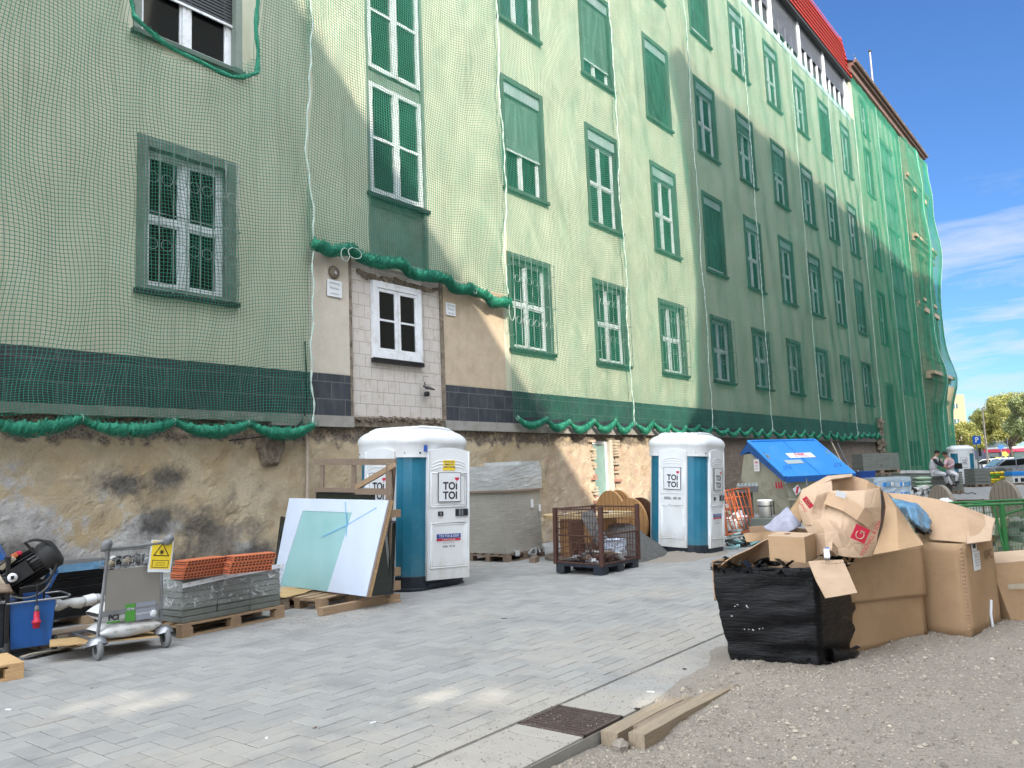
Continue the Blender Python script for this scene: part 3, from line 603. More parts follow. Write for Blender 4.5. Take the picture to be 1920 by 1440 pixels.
# window of the bricked up bay
s = MB(); x0, x1, z0, z1 = BW; s.bx(x0-.03, x1+.03, -.06, .02, z0-.09, z0-.01, 'black_paint'); o = s.build('window', bld)
f = MB(); wm = 'window_white'
f.bx(x0, x0+.10, -.05, .1, z0, z1, wm); f.bx(x1-.10, x1, -.05, .1, z0, z1, wm); f.bx(x0+.1, x1-.1, -.05, .1, z1-.13, z1, wm); f.bx(x0+.1, x1-.1, -.05, .1, z0, z0+.12, wm)
mid = (x0+x1)/2; tr = z0+(z1-z0)*.50
for xa, xb in ((x0+.10, mid-.005), (mid+.005, x1-.10)):
    f.bx(xa, xa+.07, -.03, .08, z0+.12, z1-.13, wm); f.bx(xb-.07, xb, -.03, .08, z0+.12, z1-.13, wm); f.bx(xa+.07, xb-.07, -.03, .08, z1-.20, z1-.13, wm); f.bx(xa+.07, xb-.07, -.03, .08, z0+.12, z0+.20, wm); f.bx(xa+.07, xb-.07, -.02, .06, tr-.02, tr+.02, wm)
f.build('frame', o, bevel=.004); MB().bx(x0+.1, x1-.1, .0, .02, z0+.12, z1-.13, 'pane_black').build('pane', o)
# glazed stair tower at the far end
s = MB(); s.bx(53.4, 56.7, .12, .2, 5.7, 22.0, 'pane_pale'); o = s.build('stair_glazing', bld)
f = MB()
for i in range(6): xx = 53.45+i*.64; f.bx(xx-.05, xx+.05, .0, .14, 5.7, 22.0, 'blind_box')
f.build('mullion', o)
for zz in (5.7, 8.2, 9.9, 12.2, 14.0, 16.3, 18.1, 20.3, 21.9): MB().bx(53.35, 56.75, -.10, .13, zz-.12, zz+.14, 'surround_paint').build('transom', o)
b = MB()
for x in (53.8, 54.9, 56.0): b.bx(x, x+.7, -.03, .05, 1.2, 2.75, 'sill_dark')
b.build('cellar_grating', bld)
# ragged masonry end at the far corner of the base
b = MB()
for i in range(220):
    z = random.uniform(.1, 3.9); x = 46.6+random.gauss(0, .22); b.box((x, -.05+random.uniform(-.12, .05), z), (random.uniform(.2, .5), .2, random.uniform(.08, .25)), 'rough_mortar', rz=random.random(), ry=random.uniform(-.5, .5))
b.build('broken_masonry', bld)
# attic storey, red roof, gutter
b = MB(); b.bx(20, 46.9, -.02, .9, 20.86, 21.12, 'window_white')
b.bx(20, 46.9, .15, 1.0, 21.12, 23.6, 'sill_dark'); b.build('attic_wall', bld)
x = 46.62
while x > 22: MB().bx(x-.28, x, .0, .2, 21.12, 23.4, 'window_white').build('pillar', bld); x -= 3.9
i = 0; x = 46.62
while x > 25:
    o = MB().bx(x-3.9, x-.28, .10, .14, 21.12, 21.22, 'window_white').build('attic_window', bld)
    bl = MB(); n = 22 if i % 3 != 2 else 34
    for q in range(n): bl.box((x-2.09, .06, 23.35-q*.055), (3.55, .01, .046), 'steel_grey', rx=R(-12))
    bl.build('blind', o); pf = MB()
    for q in range(1, 4): pf.bx(x-.28-q*.9-.07, x-.28-q*.9+.07, .06, .14, 21.2, 22.2, 'window_white')
    pf.build('frame', o); x -= 3.9; i += 1
b = MB()
for r in range(8):                                     # courses of red pantiles, each stepping back
    z0 = 23.45+r*.34; y0 = -.26+r*.05; n = 0; P = [[], [], []]
    for i in range(int(26/.10)):
        xx = 47.0-i*.10; wv = .018*math.cos(i*2*math.pi/3)
        P[0].append((xx, y0-.05+wv, z0)); P[1].append((xx, y0-.03+wv, z0+.05)); P[2].append((xx, y0+.13+wv, z0+.40))
    b.grid(P, 'roof_red', smooth=False)
b.add([(47.0,-.20,23.45),(21,-.20,23.45),(21,.28,26.2),(47.0,.28,26.2)], [(0,1,2,3)], 'roof_red'); b.bx(21, 47.0, -.24, .6, 23.30, 23.44, 'sill_dark'); b.add([(47.0,-.30,23.45),(47.0,.12,26.15),(47.0,1.6,26.15),(47.0,1.6,23.45)], [(0,1,2,3)], 'roof_red'); b.build('tiled_roof', bld)
b = MB(); b.bx(46.75, 65.9, -.50, .1, 24.1, 24.28, 'rust_brown'); b.bx(46.75, 65.9, -.34, .1, 23.75, 24.1, 'rust_brown'); b.tube([(46.75, -.58, 24.32), (66.0, -.58, 24.32)], .10, 'rust_brown', 8); b.build('gutter', bld)
b = MB(); b.add([(46.75,-.5,24.36),(65.9,-.5,24.36),(65.9,3.2,26.2),(46.75,3.2,26.2)], [(0,1,2,3)], 'sill_dark'); b.bx(60.3, 61.3, .2, 1.2, 24.4, 25.3, 'sill_dark'); b.tube([(46.9, -.5, 24.75), (65.7, -.5, 24.75)], .02, 'steel_grey', 5)
for i in range(10): b.tube([(47.2+i*2, -.5, 24.3), (47.2+i*2, -.5, 24.75)], .015, 'steel_grey', 4)
b.build('slate_roof', bld)
p = wp(1644, 172, WY-.1); q = wp(1634, 90, WY-.1)
b = MB(); b.tube([(0, 0, -.2), (0, 0, 3.1)], .05, 'pipe_pale', 8); b.bx(-.14, .14, -.08, .08, 3.1, 3.18, 'sill_dark'); o = b.build('roof_mast', loc=(53.8, WY+.1, 24.9)); tag(o, 'thin pale mast standing on the roof edge against the sky', 'mast')

# ============================================================ STONE HOUSE AT THE CORNER
sb = thing('stone_house', 'ochre stone corner house with heavy cornices draped in green net', 'building', (0, WY, 0))
SW = []
for x in (60.2, 63.1):
    for z0, z1 in ((1.6, 5.2), (8.6, 11.4), (12.6, 15.4), (17.4, 19.9)): SW.append((x, x+1.35, z0, z1))
b = MB(); wall_grid(b, 58.6, 65.6, 0, 23.75, SW, 'stone_block', -.25); b.add([(65.6,-.25,0),(65.6,12,0),(65.6,12,23.75),(65.6,-.25,23.75)], [(0,1,2,3)], 'stone_block'); b.add([(58.6,-.25,0),(58.6,-.25,23.75),(58.6,0,23.75),(58.6,0,0)], [(0,1,2,3)], 'stone_block'); b.build('wall', sb)
for x0, x1, z0, z1 in SW:
    s = MB(); s.bx(x0-.2, x0, -.36, .1, z0, z1+.2, 'stone'); s.bx(x1, x1+.2, -.36, .1, z0, z1+.2, 'stone'); s.bx(x0-.3, x1+.3, -.55, .1, z1+.2, z1+.5, 'stone'); s.bx(x0-.25, x1+.25, -.5, .1, z0-.2, z0, 'stone'); s.bx(x0, x1, .0, .1, z0, z1, 'pane_glass'); o = s.build('window', sb)
    f = MB(); f.bx(x0, x1, -.1, -.03, z1-.35, z1, 'paper')
    for q in (x0, (x0+x1)/2-.05, x1-.1): f.bx(q, q+.1, -.05, .0, z0, z1-.35, 'window_white')
    f.build('frame', o)
b = MB()
for z, d in ((7.2, .7), (16.6, .42), (20.9, .25), (12.0, .15)):
    b.bx(58.6, 65.6+d*.4, -.25-d, 0, z, z+.22, 'stone'); b.bx(58.6, 65.6+d*.25, -.25-d*.6, 0, z-.28, z, 'stone')
b.build('cornice', sb)

# ============================================================ SAFETY NETS
def vnoise(shape, sx, sz, seed):
    rs = np.random.RandomState(seed); return rs
def fold(X, Z, s):
    return (np.sin(X*2.1+s)*np.sin(Z*.9+s*2)*.35+np.sin(X*4.7+Z*.7+s*3)*.22+np.sin(Z*2.3-X*.8+s)*.28)
def net_panel(x0, x1, zb, zt, s, off=.14, amp=.05, cell=.056, r=.0022, sag=.35, scal=0., flare=None, skip=None, hole=None):
    def pos(X, Z):
        u = (X-x0)/(x1-x0); bell = np.sin(np.pi*np.clip(u, 0, 1))
        edge = np.clip(np.minimum(u, 1-u)*6, 0, 1)
        y = off+amp*fold(X, Z, s)*(.3+.7*edge)+.03*bell
        dz = -sag*bell*np.clip((Z-zb)/1.2, 0, 1)*np.clip((zt-Z)/2, 0, 1)
        dz = dz-scal*np.abs(np.sin(np.pi*u*5))*np.exp(-np.clip(Z-zb, 0, 99)/.4)
        ks = 1. if x1 < 30 else .25; dx = ks*.045*np.sin(Z*1.3+s)+ks*.03*np.sin(X*2.3+Z*1.9+s)+ks*.02*np.sin(X*6.1-Z*3.3+s); dz = dz+edge*(.05*np.sin(X*1.9+s)*np.sin(Z*.8+s)+.025*np.sin(X*5.3+Z*1.1))
        Xo = X+dx; Yo = WY-y
        if flare is not None:
            fx, fy = flare(X, Z, u); Xo = Xo+fx; Yo = Yo-fy
        return Xo, Yo, Z+dz
    vs = []; fs = []; base = 0
    seg = .28
    def emit(lines, hor):
        nonlocal base
        X, Z, ok = lines                               # arrays L x n
        Lc, n = X.shape; px, py, pz = pos(X, Z)
        offs = [(0, -r), (r*.87, r*.5), (-r*.87, r*.5)]
        V = np.empty((Lc, n, 3, 3))
        for k, (a, c) in enumerate(offs):
            if hor: V[:, :, k, 0] = px; V[:, :, k, 1] = py+a; V[:, :, k, 2] = pz+c
            else: V[:, :, k, 0] = px+a; V[:, :, k, 1] = py+c; V[:, :, k, 2] = pz
        vs.append(V.reshape(-1, 3)); idx = base+np.arange(Lc*n*3).reshape(Lc, n, 3)
        a = idx[:, :-1, :]; b_ = idx[:, 1:, :]
        q = np.stack([a, np.roll(a, -1, 2), np.roll(b_, -1, 2), b_], -1)
        if ok is not None: q = q[ok[:, :-1] & ok[:, 1:]]
        fs.append(q.reshape(-1, 4)); base += Lc*n*3
    xs = np.arange(x0, x1+1e-6, cell); zs = np.arange(zb, zt, seg/2 if x1 < 20 else seg)
    X, Z = np.meshgrid(xs, zs, indexing='ij'); emit((X, Z, None if hole is None else ~hole(X, Z)), False)
    zz = np.arange(zb+.02, zt, cell); xx = np.linspace(x0, x1, int((x1-x0)/(seg*.6))+1)
    Z, X = np.meshgrid(zz, xx, indexing='ij'); emit((X, Z, None if hole is None else ~hole(X, Z)), True)
    V = np.concatenate(vs); Fq = np.concatenate(fs).astype(np.int32)
    me = bpy.data.meshes.new('safety_net'); me.vertices.add(len(V)); me.vertices.foreach_set('co', V.ravel().astype(np.float32))
    me.loops.add(Fq.size); me.loops.foreach_set('vertex_index', Fq.ravel()); me.polygons.add(len(Fq)); me.polygons.foreach_set('loop_start', np.arange(0, Fq.size, 4, dtype=np.int32)); me.polygons.foreach_set('loop_total', np.full(len(Fq), 4, dtype=np.int32))
    me.materials.append(M['net_green' if x1 < 48 else 'net_bright']); me.update(); me.validate()
    o = bpy.data.objects.new('safety_net', me); COL.objects.link(o); return o, pos
def seam(o, pos, x, zb, zt, s, r=.016):
    pts = []
    for z in np.arange(zb, zt, .09):
        X, Y, Z = pos(np.array(x), np.array(z)); pts.append((float(X)+.02*math.sin(z*9+s), float(Y)-.01, float(z)))
    m = MB(); m.tube(pts, [r*(1+.5*math.sin(i*2.1)) for i in range(len(pts))], 'cord_pale', 5); m.build('edge_rope', o)
def hem(o, pos, x0, x1, zb, s, n, drop=.16, r=.055):
    m = MB(); pts = []; rs = []; k = n*14
    for i in range(k+1):
        u = i/k; x = x0+(x1-x0)*u; ph = (u*n) % 1; d = drop*math.sin(math.pi*ph)
        X, Y, Z = pos(np.array(x), np.array(zb)); pts.append((float(X), float(Y)-.01, float(Z)-d+.02*vn(x, s, 0, 3))); rs.append(r*(.55+.6*math.sin(math.pi*ph)+.2*vn(x*7, s, 1)))
    fine = []; fr_ = []
    for i in range(k):
        for q in range(4): t = q/4; p = Vector(pts[i]).lerp(Vector(pts[i+1]), t); j = i*4+q; fine.append(p+Vector((0, .012*vn(j*.9, s, 2), .014*vn(j*.8, s, 5)))); fr_.append((rs[i]*(1-t)+rs[i+1]*t)*(.82+.55*vn(j*1.1, s, 9)))
    m.tube(fine, fr_, 'rope_green', 9); rnd = random.Random(s)
    for i in range(0, k, 1):                            # loose loops of mesh bunched round the roll
        for q in range(9 if x1 < 30 else 3):
            a0 = rnd.uniform(0, 6.28); p = Vector(pts[i]); p2 = Vector(pts[i+1]); L_ = []
            for t in np.linspace(0, 1, 6): a = a0+t*2.6; rr = rs[i]*rnd.uniform(1.0, 1.35); c = p.lerp(p2, t*1.8); L_.append(c+Vector((0, -math.cos(a)*rr, math.sin(a)*rr)))
            m.tube(L_, .0035, 'net_green', 3, caps=False)
    m.build('hem_roll', o); c = MB()
    for i in range(n+1):
        p = Vector(pts[min(k, i*14)]); c.tube([p+Vector((.0, -rs[0]*1.1*math.cos(a), rs[0]*1.1*math.sin(a))) for a in np.linspace(0, 6.28, 8)], .006, 'cord_pale', 4)
    c.build('tie', o)
XS = [-5, 8.76, 14.36, 19.82, 25.1, 30.5, 36.4, 42.1, 47.0, 52.4, 58.3, 62.0, 65.3]
def w1hole(X, Z):
    dz = .30*np.sin(np.pi*np.clip((X-5.55)/2.1, 0, 1))
    return (X > 5.5) & (X < 7.62) & (Z > 9.02-1.25*dz) & (Z < 11.6)
NETL = ['green safety net over the leftmost wall, with a gap tied open round the upper window', 'green safety net tucked up in a roll above the bricked up bay', 'green safety net in front of the first two window columns right of the bay',
 'green safety net over the third sunlit window column, right of the cellar window', 'green safety net just right of the tall shadow edge, above the second toilet', 'green safety net hanging above the blue skip lid',
 'green safety net over the shaded wall between skip and slab stack', 'green safety net ending at the top below the last white attic pillars', 'narrow green safety net beside the ragged masonry corner', 'green safety net hanging to the ground before the far doorway',
 'green safety net hanging to the ground over the tall glazed stair strip', 'green safety net bulging over the left windows of the stone house', 'outermost green safety net flaring past the corner of the stone house']
ZTOP = [12.4, 15.5, 19.5, 21.0, 21.1, 21.1, 21.1, 21.1, 23.7, 23.7, 23.7, 23.7]
for i in range(12):
    x0, x1 = XS[i], XS[i+1]; xa = .2 if i == 0 else x0; fl = None; zb = 2.62 if i == 0 else 2.92; kw = {}
    lab = NETL[i] if i < 8 else NETL[i+1]
    if i == 1: zb = 5.78
    if i >= 8: zb = .12
    if i == 7: zb = 3.05
    if i == 8: lab = NETL[9]
    if i == 9: lab = NETL[10]
    if i in (10, 11):
        lab = NETL[i+1]
        def fl(X, Z, u, i=i):
            c = np.exp(-((Z-7.3)/1.6)**2)*.5+np.exp(-((Z-16.8)/2.2)**2)*.3+np.exp(-((Z-21.1)/1.2)**2)*.15+.35
            e = np.clip((X-62.4)/2.9, 0, 1)**2 if i == 11 else 0*X
            side = np.where(Z > 7.3, .25+.55*np.clip((12-Z)/4.7, 0, 1)**2, .8*np.clip(Z/7.3, .55, 1))
            side = side+np.exp(-((Z-16.8)/2.4)**2)*.9
            return e*side*.7, c*(.45+.55*np.abs(np.cos(np.pi*u)))*(np.clip(u*3, .12, 1) if i == 10 else 1)
    o, pos = net_panel(xa, x1, zb, ZTOP[i], i*1.7+1, off=.17 if i < 8 else .22, amp=.05 if i < 8 else .03, cell=.055, r=.0048 if i < 2 else .0044 if i < 8 else .0052 if i < 10 else .0072 if i < 11 else .0085, sag=.38 if i else .5, scal=.0, flare=fl, hole=w1hole if i == 0 else None)
    tag(o, lab, 'net', 'green nets hung on the facade')
    seam(o, pos, x1, zb, ZTOP[i], i)
    if i == 11: seam(o, pos, x0, zb, ZTOP[i], i+.5)
    if i == 0: hem(o, pos, 1.2, x1, 2.62, i, 6, .18, .085); HP = pos; NET0 = o
    elif i == 1:
        m = MB(); pts = []
        for q in range(61):
            u = q/60; x = x0+(x1-x0)*u; pts.append((x, WY-.20-.05*math.sin(q*.9), 5.83+.08*u-.42*u+.10*math.sin(u*3.0)*(1)-.05*math.sin(q*.5)))
        rr = [.085*(1+.55*vn(q*.8, 2, 1)) for q in range(61)]; m.tube(pts, rr, 'rope_green', 10); rnd = random.Random(5)
        for q in range(60):
            for e in range(22):
                a0 = rnd.uniform(0, 6.28); p = Vector(pts[q]); p2 = Vector(pts[q+1]); m.tube([p.lerp(p2, t*2)+Vector((0, -math.cos(a0+t*2.6)*.105, math.sin(a0+t*2.6)*.115+rnd.uniform(-.03, .03))) for t in np.linspace(0, 1, 6)], .004, 'net_green', 3, caps=False)
        m.build('rolled_hem', o)
        for q, (dx, dz) in ((7, (.1, -.12)), (9, (.16, -.1)), (46, (.05, -.06)), (59, (.1, -.22))):
            c = MB(); p = Vector(pts[q]); c.tube([p+Vector((dx*math.sin(t)-.0, -.11, dz*(1-math.cos(t)))) for t in np.linspace(0, 6.28, 14)], .008, 'cord_pale', 5, caps=False); c.build('rope_loop', o)
    elif i < 8: hem(o, pos, x0+.1, x1-.1, zb, i, 5, .2, .075)
# bundled net round the open upper window belongs to the first net
m = MB(); pts = []
for t in np.linspace(0, 1, 26): pts.append((5.50+.03*math.sin(t*20), WY-.22, 11.6-t*3.0))
for t in np.linspace(0, 1, 30): pts.append((5.5+2.12*t, WY-.24, 8.62-.06*math.sin(t*9)-.34*math.sin(math.pi*t**1.2)-.05*t))
for t in np.linspace(0, 1, 26): pts.append((7.64+.02*math.sin(t*18), WY-.22, 8.6+t*3.0))
rr = [.035*(1+.5*vn(q*.4, 5, 2)) for q in range(len(pts))]; m.tube(pts, rr, 'rope_green', 8); rnd = random.Random(9)
for q in range(len(pts)-1):
    for e in range(4):
        p = Vector(pts[q]); d = Vector((rnd.uniform(-1, 1), rnd.uniform(-1, .2), rnd.uniform(-1, 1)))*.06; m.tube([p, p+d, p+d*.4+(Vector(pts[q+1])-p)*1.5], .004, 'net_green', 3, caps=False)
m.build('bunched_edge', NET0)

# ============================================================ SMALL THINGS ON THE WALL
def sign(px, py, w, h, lab, lines):
    p = wp(px, py, WY-.03); b = MB(); b.box((0, 0, 0), (w, .012, h), 'paper'); o = b.build('notice_sheet', loc=p, bevel=.002); tag(o, lab, 'notice'); t = MB(); k = len(lines)
    for i, (s_, hh) in enumerate(lines): text(t, s_, hh, 'surround_paint', Matrix.Translation((0, -.008, h*.5-h*(i+.6)/(k+.2))), .0, sx=1.)
    t.build('lettering', o)
sign(627, 541, .34, .31, 'white notice with grey print under the round vent, left of the small window', [('Achtung', .05), ('Parken', .055), ('verboten', .04)])
sign(845, 580, .30, .27, 'white notice with grey print right of the small window', [('Achtung', .045), ('Parken', .05), ('verboten', .035)])
p = wp(626, 511, WY-.02); b = MB(); b.lathe([(.045, .07), (.075, .07), (.115, .03), (.125, 0), (.09, -.01)], 'rough_mortar', 20, Matrix.Rotation(R(90), 4, 'X')); b.box((0, -.03, 0), (.085, .02, .085), 'paper'); o = b.build('round_vent', loc=p); tag(o, 'round dark wall vent with a square white middle above a notice', 'vent')
p = wp(796, 731, WY+.0); fl = thing('floodlight', 'small black floodlight on a bracket low on the pale block wall', 'lamp', p)
b = MB(); b.box((0, -.12, .03), (.24, .16, .025), 'black_paint', rx=R(28), rz=R(12)); b.build('lamp_head', fl, bevel=.005); b = MB(); b.lathe([(.0, -.05), (.05, -.05), (.06, 0), (.05, .04), (0, .05)], 'black_paint', 14, Matrix.Translation((-.02, -.08, -.09))); b.build('sensor', fl)
b = MB(); b.tube([(0, 0, .16), (0, -.03, .02), (0, -.09, .01)], .010, 'black_paint', 6); b.tube([(-.05, -.02, .16), (-.05, -.02, .27), (.12, -.01, .28)], .004, 'black_paint', 5); b.build('bracket', fl)
b = MB(); a = [wp(572, 640, WY-.03), wp(576, 740, WY-.04), wp(571, 780, WY-.06)]
b.tube(a, .012, 'rubber_black', 6); b.tube([wp(571, 780, WY-.07), wp(576, 840, WY-.07), wp(577, 900, WY-.08), wp(576, 960, WY-.1), wp(576, 1010, WY-.1)], .028, 'pipe_pale', 8)
b.tube([wp(574, 785, WY-.08), wp(540, 812, WY-.06), wp(500, 818, WY-.05), wp(430, 826, WY-.05)], .012, 'rubber_black', 6); b.tube([wp(566, 775, WY-.1), wp(572, 800, WY-.12), wp(562, 830, WY-.1)], .016, 'steel_grey', 6)
o = b.build('wall_cable'); tag(o, 'pale conduit and black cables running down the base beside the hacked hole', 'cable')
for q, (px, pz) in enumerate(((1378, 700),)): pass

# ============================================================ BUILDINGS ACROSS THE YARD (they throw the shade)
def shade(poly, y0, y1, name, lab):
    b = MB(); b.prism(poly, y0, y1, 'opposite_wall'); o = b.build(name); tag(o, lab, 'building'); return o
K = (WY+6)/.8; SX, SZ = .45*K, .6*K                       # shift along the sun ray from the facade to y = -6
def sh(x, z): return (x-SX, max(0, z+SZ))
shade([sh(20.5, -30), sh(20.6, -1.4), sh(20.7, .8), sh(24.3, 3.6), sh(24.9, 8), sh(24.4, 13.3), sh(23.7, 15.4), sh(24.8, 16.2), sh(26.0, 15.6), sh(37, 15.4), sh(58, 13.9), sh(75, 13.6), sh(75, -30)], -7, -6, 'flat_roofed_block', 'long flat roofed block across the yard that shades the lower facade')
gh = shade([sh(-7, -1.9), sh(-7, 14.6), sh(4.6, 14.6), (sh(18.0, .6)), sh(19.0, -.5), sh(19.6, -1.9)], -8, -6, 'gabled_house', 'pale house across the yard whose sloping roof shades the left of the wall')
# invented slots through its lower walls, aligned to throw sun patches on the ground
HL = [(5.5, 6.1, -3.73, -3.60), (5.9, 6.5, -4.02, -3.90), (8.2, 8.65, -5.38, -5.26), (8.5, 9.0, -5.63, -5.53), (9.75, 10.1, -6.42, -6.33)]
b = MB(); zt = sh(0, -1.9)[1]; x0, x1 = sh(-7, 0)[0], sh(19.6, 0)[0]
for yy, dx, dz in ((-6.0, 0, 0), (-8.0, -1.125, 1.5)):
    wall_grid(b, x0, x1, 0, zt, [(h[0]-SX+dx, h[1]-SX+dx, h[2]+SZ+dz, h[3]+SZ+dz) for h in HL], 'opposite_wall', yy)
b.add([(x1,-8,0),(x1,-6,0),(x1,-6,zt),(x1,-8,zt)], [(0,1,2,3)], 'opposite_wall'); b.build('lower_walls', gh)

# ============================================================ PORTABLE TOILETS
def toilet(loc, rz, lab, tilt=0, ajar=0.):
    """local: corner towards -x,-y nearest; faces: -x side panel, -y door"""
    t = thing('portable_toilet', lab, 'toilet', loc, rz, 'portable toilets along the wall', tilt)
    W2, C, H = .59, .22, 2.02
    def octo(w, c): return [(-w, -w+c), (-w+c, -w), (w-c, -w), (w, -w+c), (w, w-c), (w-c, w), (-w+c, w), (-w, w-c)]
    def rocto(w, c, k=4):
        P = []
        for cx, cy, a0 in ((-w+c, -w+c, 180), (w-c, -w+c, 270), (w-c, w-c, 0), (-w+c, w-c, 90)):
            for i in range(k+1): a = R(a0+90*i/k); P.append((cx+c*math.cos(a), cy+c*math.sin(a)))
        return P
    b = MB(); b.prismz(rocto(W2, .29), .0, .20, 'dark_plastic'); b.prismz(rocto(W2+.02, .30), .0, .045, 'dark_plastic')
    b.bx(-.3, .3, -W2-.03, -W2+.1, .03, .10, 'dark_plastic'); b.build('skid_base', t, bevel=.012)
    b = MB(); b.prismz(rocto(W2-.01, .29), .20, 1.86, 'teal_plastic')
    b.build('cabin_wall', t)
    b = MB()                                             # moulded roof with a domed centre and collar
    rings = [(W2+.010, 1.84), (W2+.012, 2.02), (W2+.022, 2.04), (W2+.022, 2.10), (W2+.0, 2.15), (W2-.045, 2.20), (W2-.12, 2.24), (W2-.22, 2.27), (.12, 2.28)]
    P = []
    for w, z in rings: P.append([(x, y, z) for x, y in rocto(w, min(.25, w*.8), 5)]); 
    n = len(P[0]); vs = [p for r_ in P for p in r_]; b.add(vs, [(i*n+k, i*n+(k+1) % n, (i+1)*n+(k+1) % n, (i+1)*n+k) for i in range(len(P)-1) for k in range(n)], 'white_plastic', smooth=True)
    b.add(P[-1], [tuple(range(n))], 'white_plastic')
    for i in range(6): y = -.36+i*.145; b.tube([(-.50, y, 2.175), (-.44, y, 2.22), (-.34, y, 2.26), (-.2, y, 2.28), (.2, y, 2.28), (.34, y, 2.26), (.44, y, 2.22), (.50, y, 2.175)], .030, 'white_plastic', 6)
    rf = b.build('roof', t)
    b = MB()
    for x, y in ((-W2+.03, -W2+.17), (-W2+.17, -W2+.03), (W2-.17, -W2+.03), (-W2+.03, W2-.17)):
        for z in (1.90,): b.lathe([(0, .012), (.014, .01), (.014, -.01)], 'dark_plastic', 8, Matrix.Translation((x*1.035, y*1.035, z)) @ Matrix.Rotation(R(90), 4, 'X' if abs(y) > abs(x) else 'Y'))
    b.build('bolt', t)
    def panel(name, T, w, door):
        p = MB(); h0, h1 = .14, 1.93; k = 8; arch = [(w/2-w*i/k, h1+.05*math.sin(math.pi*i/k)) for i in range(k+1)]
        p.prism([(-w/2, h0), (w/2, h0)]+arch, -.03, .02, 'white_plastic', T)
        # raised mouldings: frames and arched ribs
        def rib(pts, r=.009): p.tube([(x, -.030, z) for x, z in pts], r, 'white_plastic', 5, T=T)
        a = w/2-.055
        for zlo, zhi in ((1.14, 1.62), (.30, .92)):
            rib([(-a, zlo), (a, zlo), (a, zhi), (-a, zhi), (-a, zlo)], .011)
            rib([(-a+.03, zlo+.03), (a-.03, zlo+.03), (a-.03, zhi-.03), (-a+.03, zhi-.03), (-a+.03, zlo+.03)], .006)
        for q in range(3): rib([(-a+.01*q, 1.66+.045*q), (-a*.6, 1.70+.045*q), (0, 1.715+.045*q), (a*.6, 1.70+.045*q), (a-.01*q, 1.66+.045*q)], .008)
        rib([(-w/2+.012, h0), (-w/2+.012, h1-.0)], .013); rib([(w/2-.012, h0), (w/2-.012, h1)], .013)
        o = p.build(name, t)
        s = MB(); lw = .34; s.box((0, -.046, 1.42), (lw+.012, .006, .416), 'ink', T); s.box((0, -.049, 1.42), (lw-.004, .004, .40), 'paper', T)
        text(s, 'TOI', .105, 'ink', T @ Matrix.Translation((.01, -.052, 1.432)), .034, sx=.92); text(s, 'TOI', .105, 'ink', T @ Matrix.Translation((.01, -.052, 1.300)), .034, sx=.92)
        s.box((.116, -.053, 1.480), (.034, .004, .018), 'paper', T)
        hp = [(.116+.030*(math.sin(q)**3)*1.15, 1.535+.032*(13*math.cos(q)-5*math.cos(2*q)-2*math.cos(3*q)-math.cos(4*q))/16) for q in np.linspace(0, 6.283, 24)[:-1]]
        s.prism(hp, -.054, -.050, 'red_ink', T); s.build('logo_sign', o)
        if not door:
            s = MB(); text(s, '02056 - 981 00', .050, 'ink', T @ Matrix.Translation((0, -.034, 1.045)), .012, sx=.8); text(s, 'POINT', .05, 'white_plastic', T @ Matrix.Translation((.04, -.033, .40)), .02, th=.004); s.build('lettering', o)
        else:
            s = MB(); s.box((-.13, -.036, 1.05), (.075, .02, .06), 'dark_plastic', T); s.box((-.135, -.048, 1.05), (.028, .012, .034), 'steel_grey', T); s.build('lock', o)
            s = MB(); s.box((w/2-.13, -.036, 1.06), (.19, .02, .10), 'dark_plastic', T); s.box((w/2-.17, -.05, 1.06), (.02, .02, .085), 'steel_grey', T); s.box((w/2-.13, -.05, 1.06), (.02, .02, .085), 'steel_grey', T); s.build('handle', o)
            s = MB(); s.box((0, -.034, .735), (.37, .006, .06), 'blue_ink', T); s.box((0, -.034, .685), (.37, .006, .03), 'red_ink', T)
            text(s, 'TOI TOI & DIXI', .036, 'paper', T @ Matrix.Translation((0, -.039, .735)), .014, sx=.92); text(s, 'SANITÄRSYSTEME GMBH', .015, 'paper', T @ Matrix.Translation((0, -.039, .685)), .01, sx=.9)
            text(s, 'Industriestraße 17, Herten', .013, 'ink', T @ Matrix.Translation((0, -.034, .64)), 0, sx=.9); text(s, '02056 · 981 00', .028, 'ink', T @ Matrix.Translation((0, -.034, .59)), .004, sx=.8); s.build('service_label', o)
        return o
    wp_ = .58
    panel('side_panel', Matrix.Translation((-W2+.0, 0, 0)) @ Matrix.Rotation(R(-90), 4, 'Z'), wp_, False)
    panel('side_panel', Matrix.Translation((0, W2, 0)) @ Matrix.Rotation(R(180), 4, 'Z'), wp_, False)
    hx = -.32
    D = Matrix.Translation((hx, -W2-.0, 0)) @ Matrix.Rotation(-ajar, 4, 'Z') @ Matrix.Translation((.33, 0, 0))
    d = panel('door', D, .66, True)
    if ajar:
        s = MB(); s.box((0, -.034, 1.73), (.19, .005, .15), 'yellow_label', D)
        for q in range(3): text(s, ['BITTE TÜR', 'IMMER ZU', 'MACHEN'][q], .022, 'ink', D @ Matrix.Translation((0, -.038, 1.775-.035*q)), .006)
        for q in (-1, 1): s.lathe([(.018, 0), (.018, .004), (0, .004)], 'eps_beige', 12, D @ Matrix.Translation((q*.072, -.037, 1.71)) @ Matrix.Rotation(R(90), 4, 'X'))
        s.build('sticker', d); s = MB(); s.box((-W2+.215, -W2-.006, 1.965), (.09, .012, .09), 'blue_ink', rz=R(-45)); s.build('hygiene_badge', t)
    return t
_t1 = toilet((8.90, 9.08, 0), 0, 'teal and white portable toilet with its white door swung ajar, behind the leaning glass panels', tilt=R(2.0), ajar=R(16)); _t1.scale = (1.11, 1.11, 1.05)
toilet((14.45, 7.18, 0), R(1), 'teal and white portable toilet standing alone between the rusty cage and the orange rack', tilt=R(3.6))
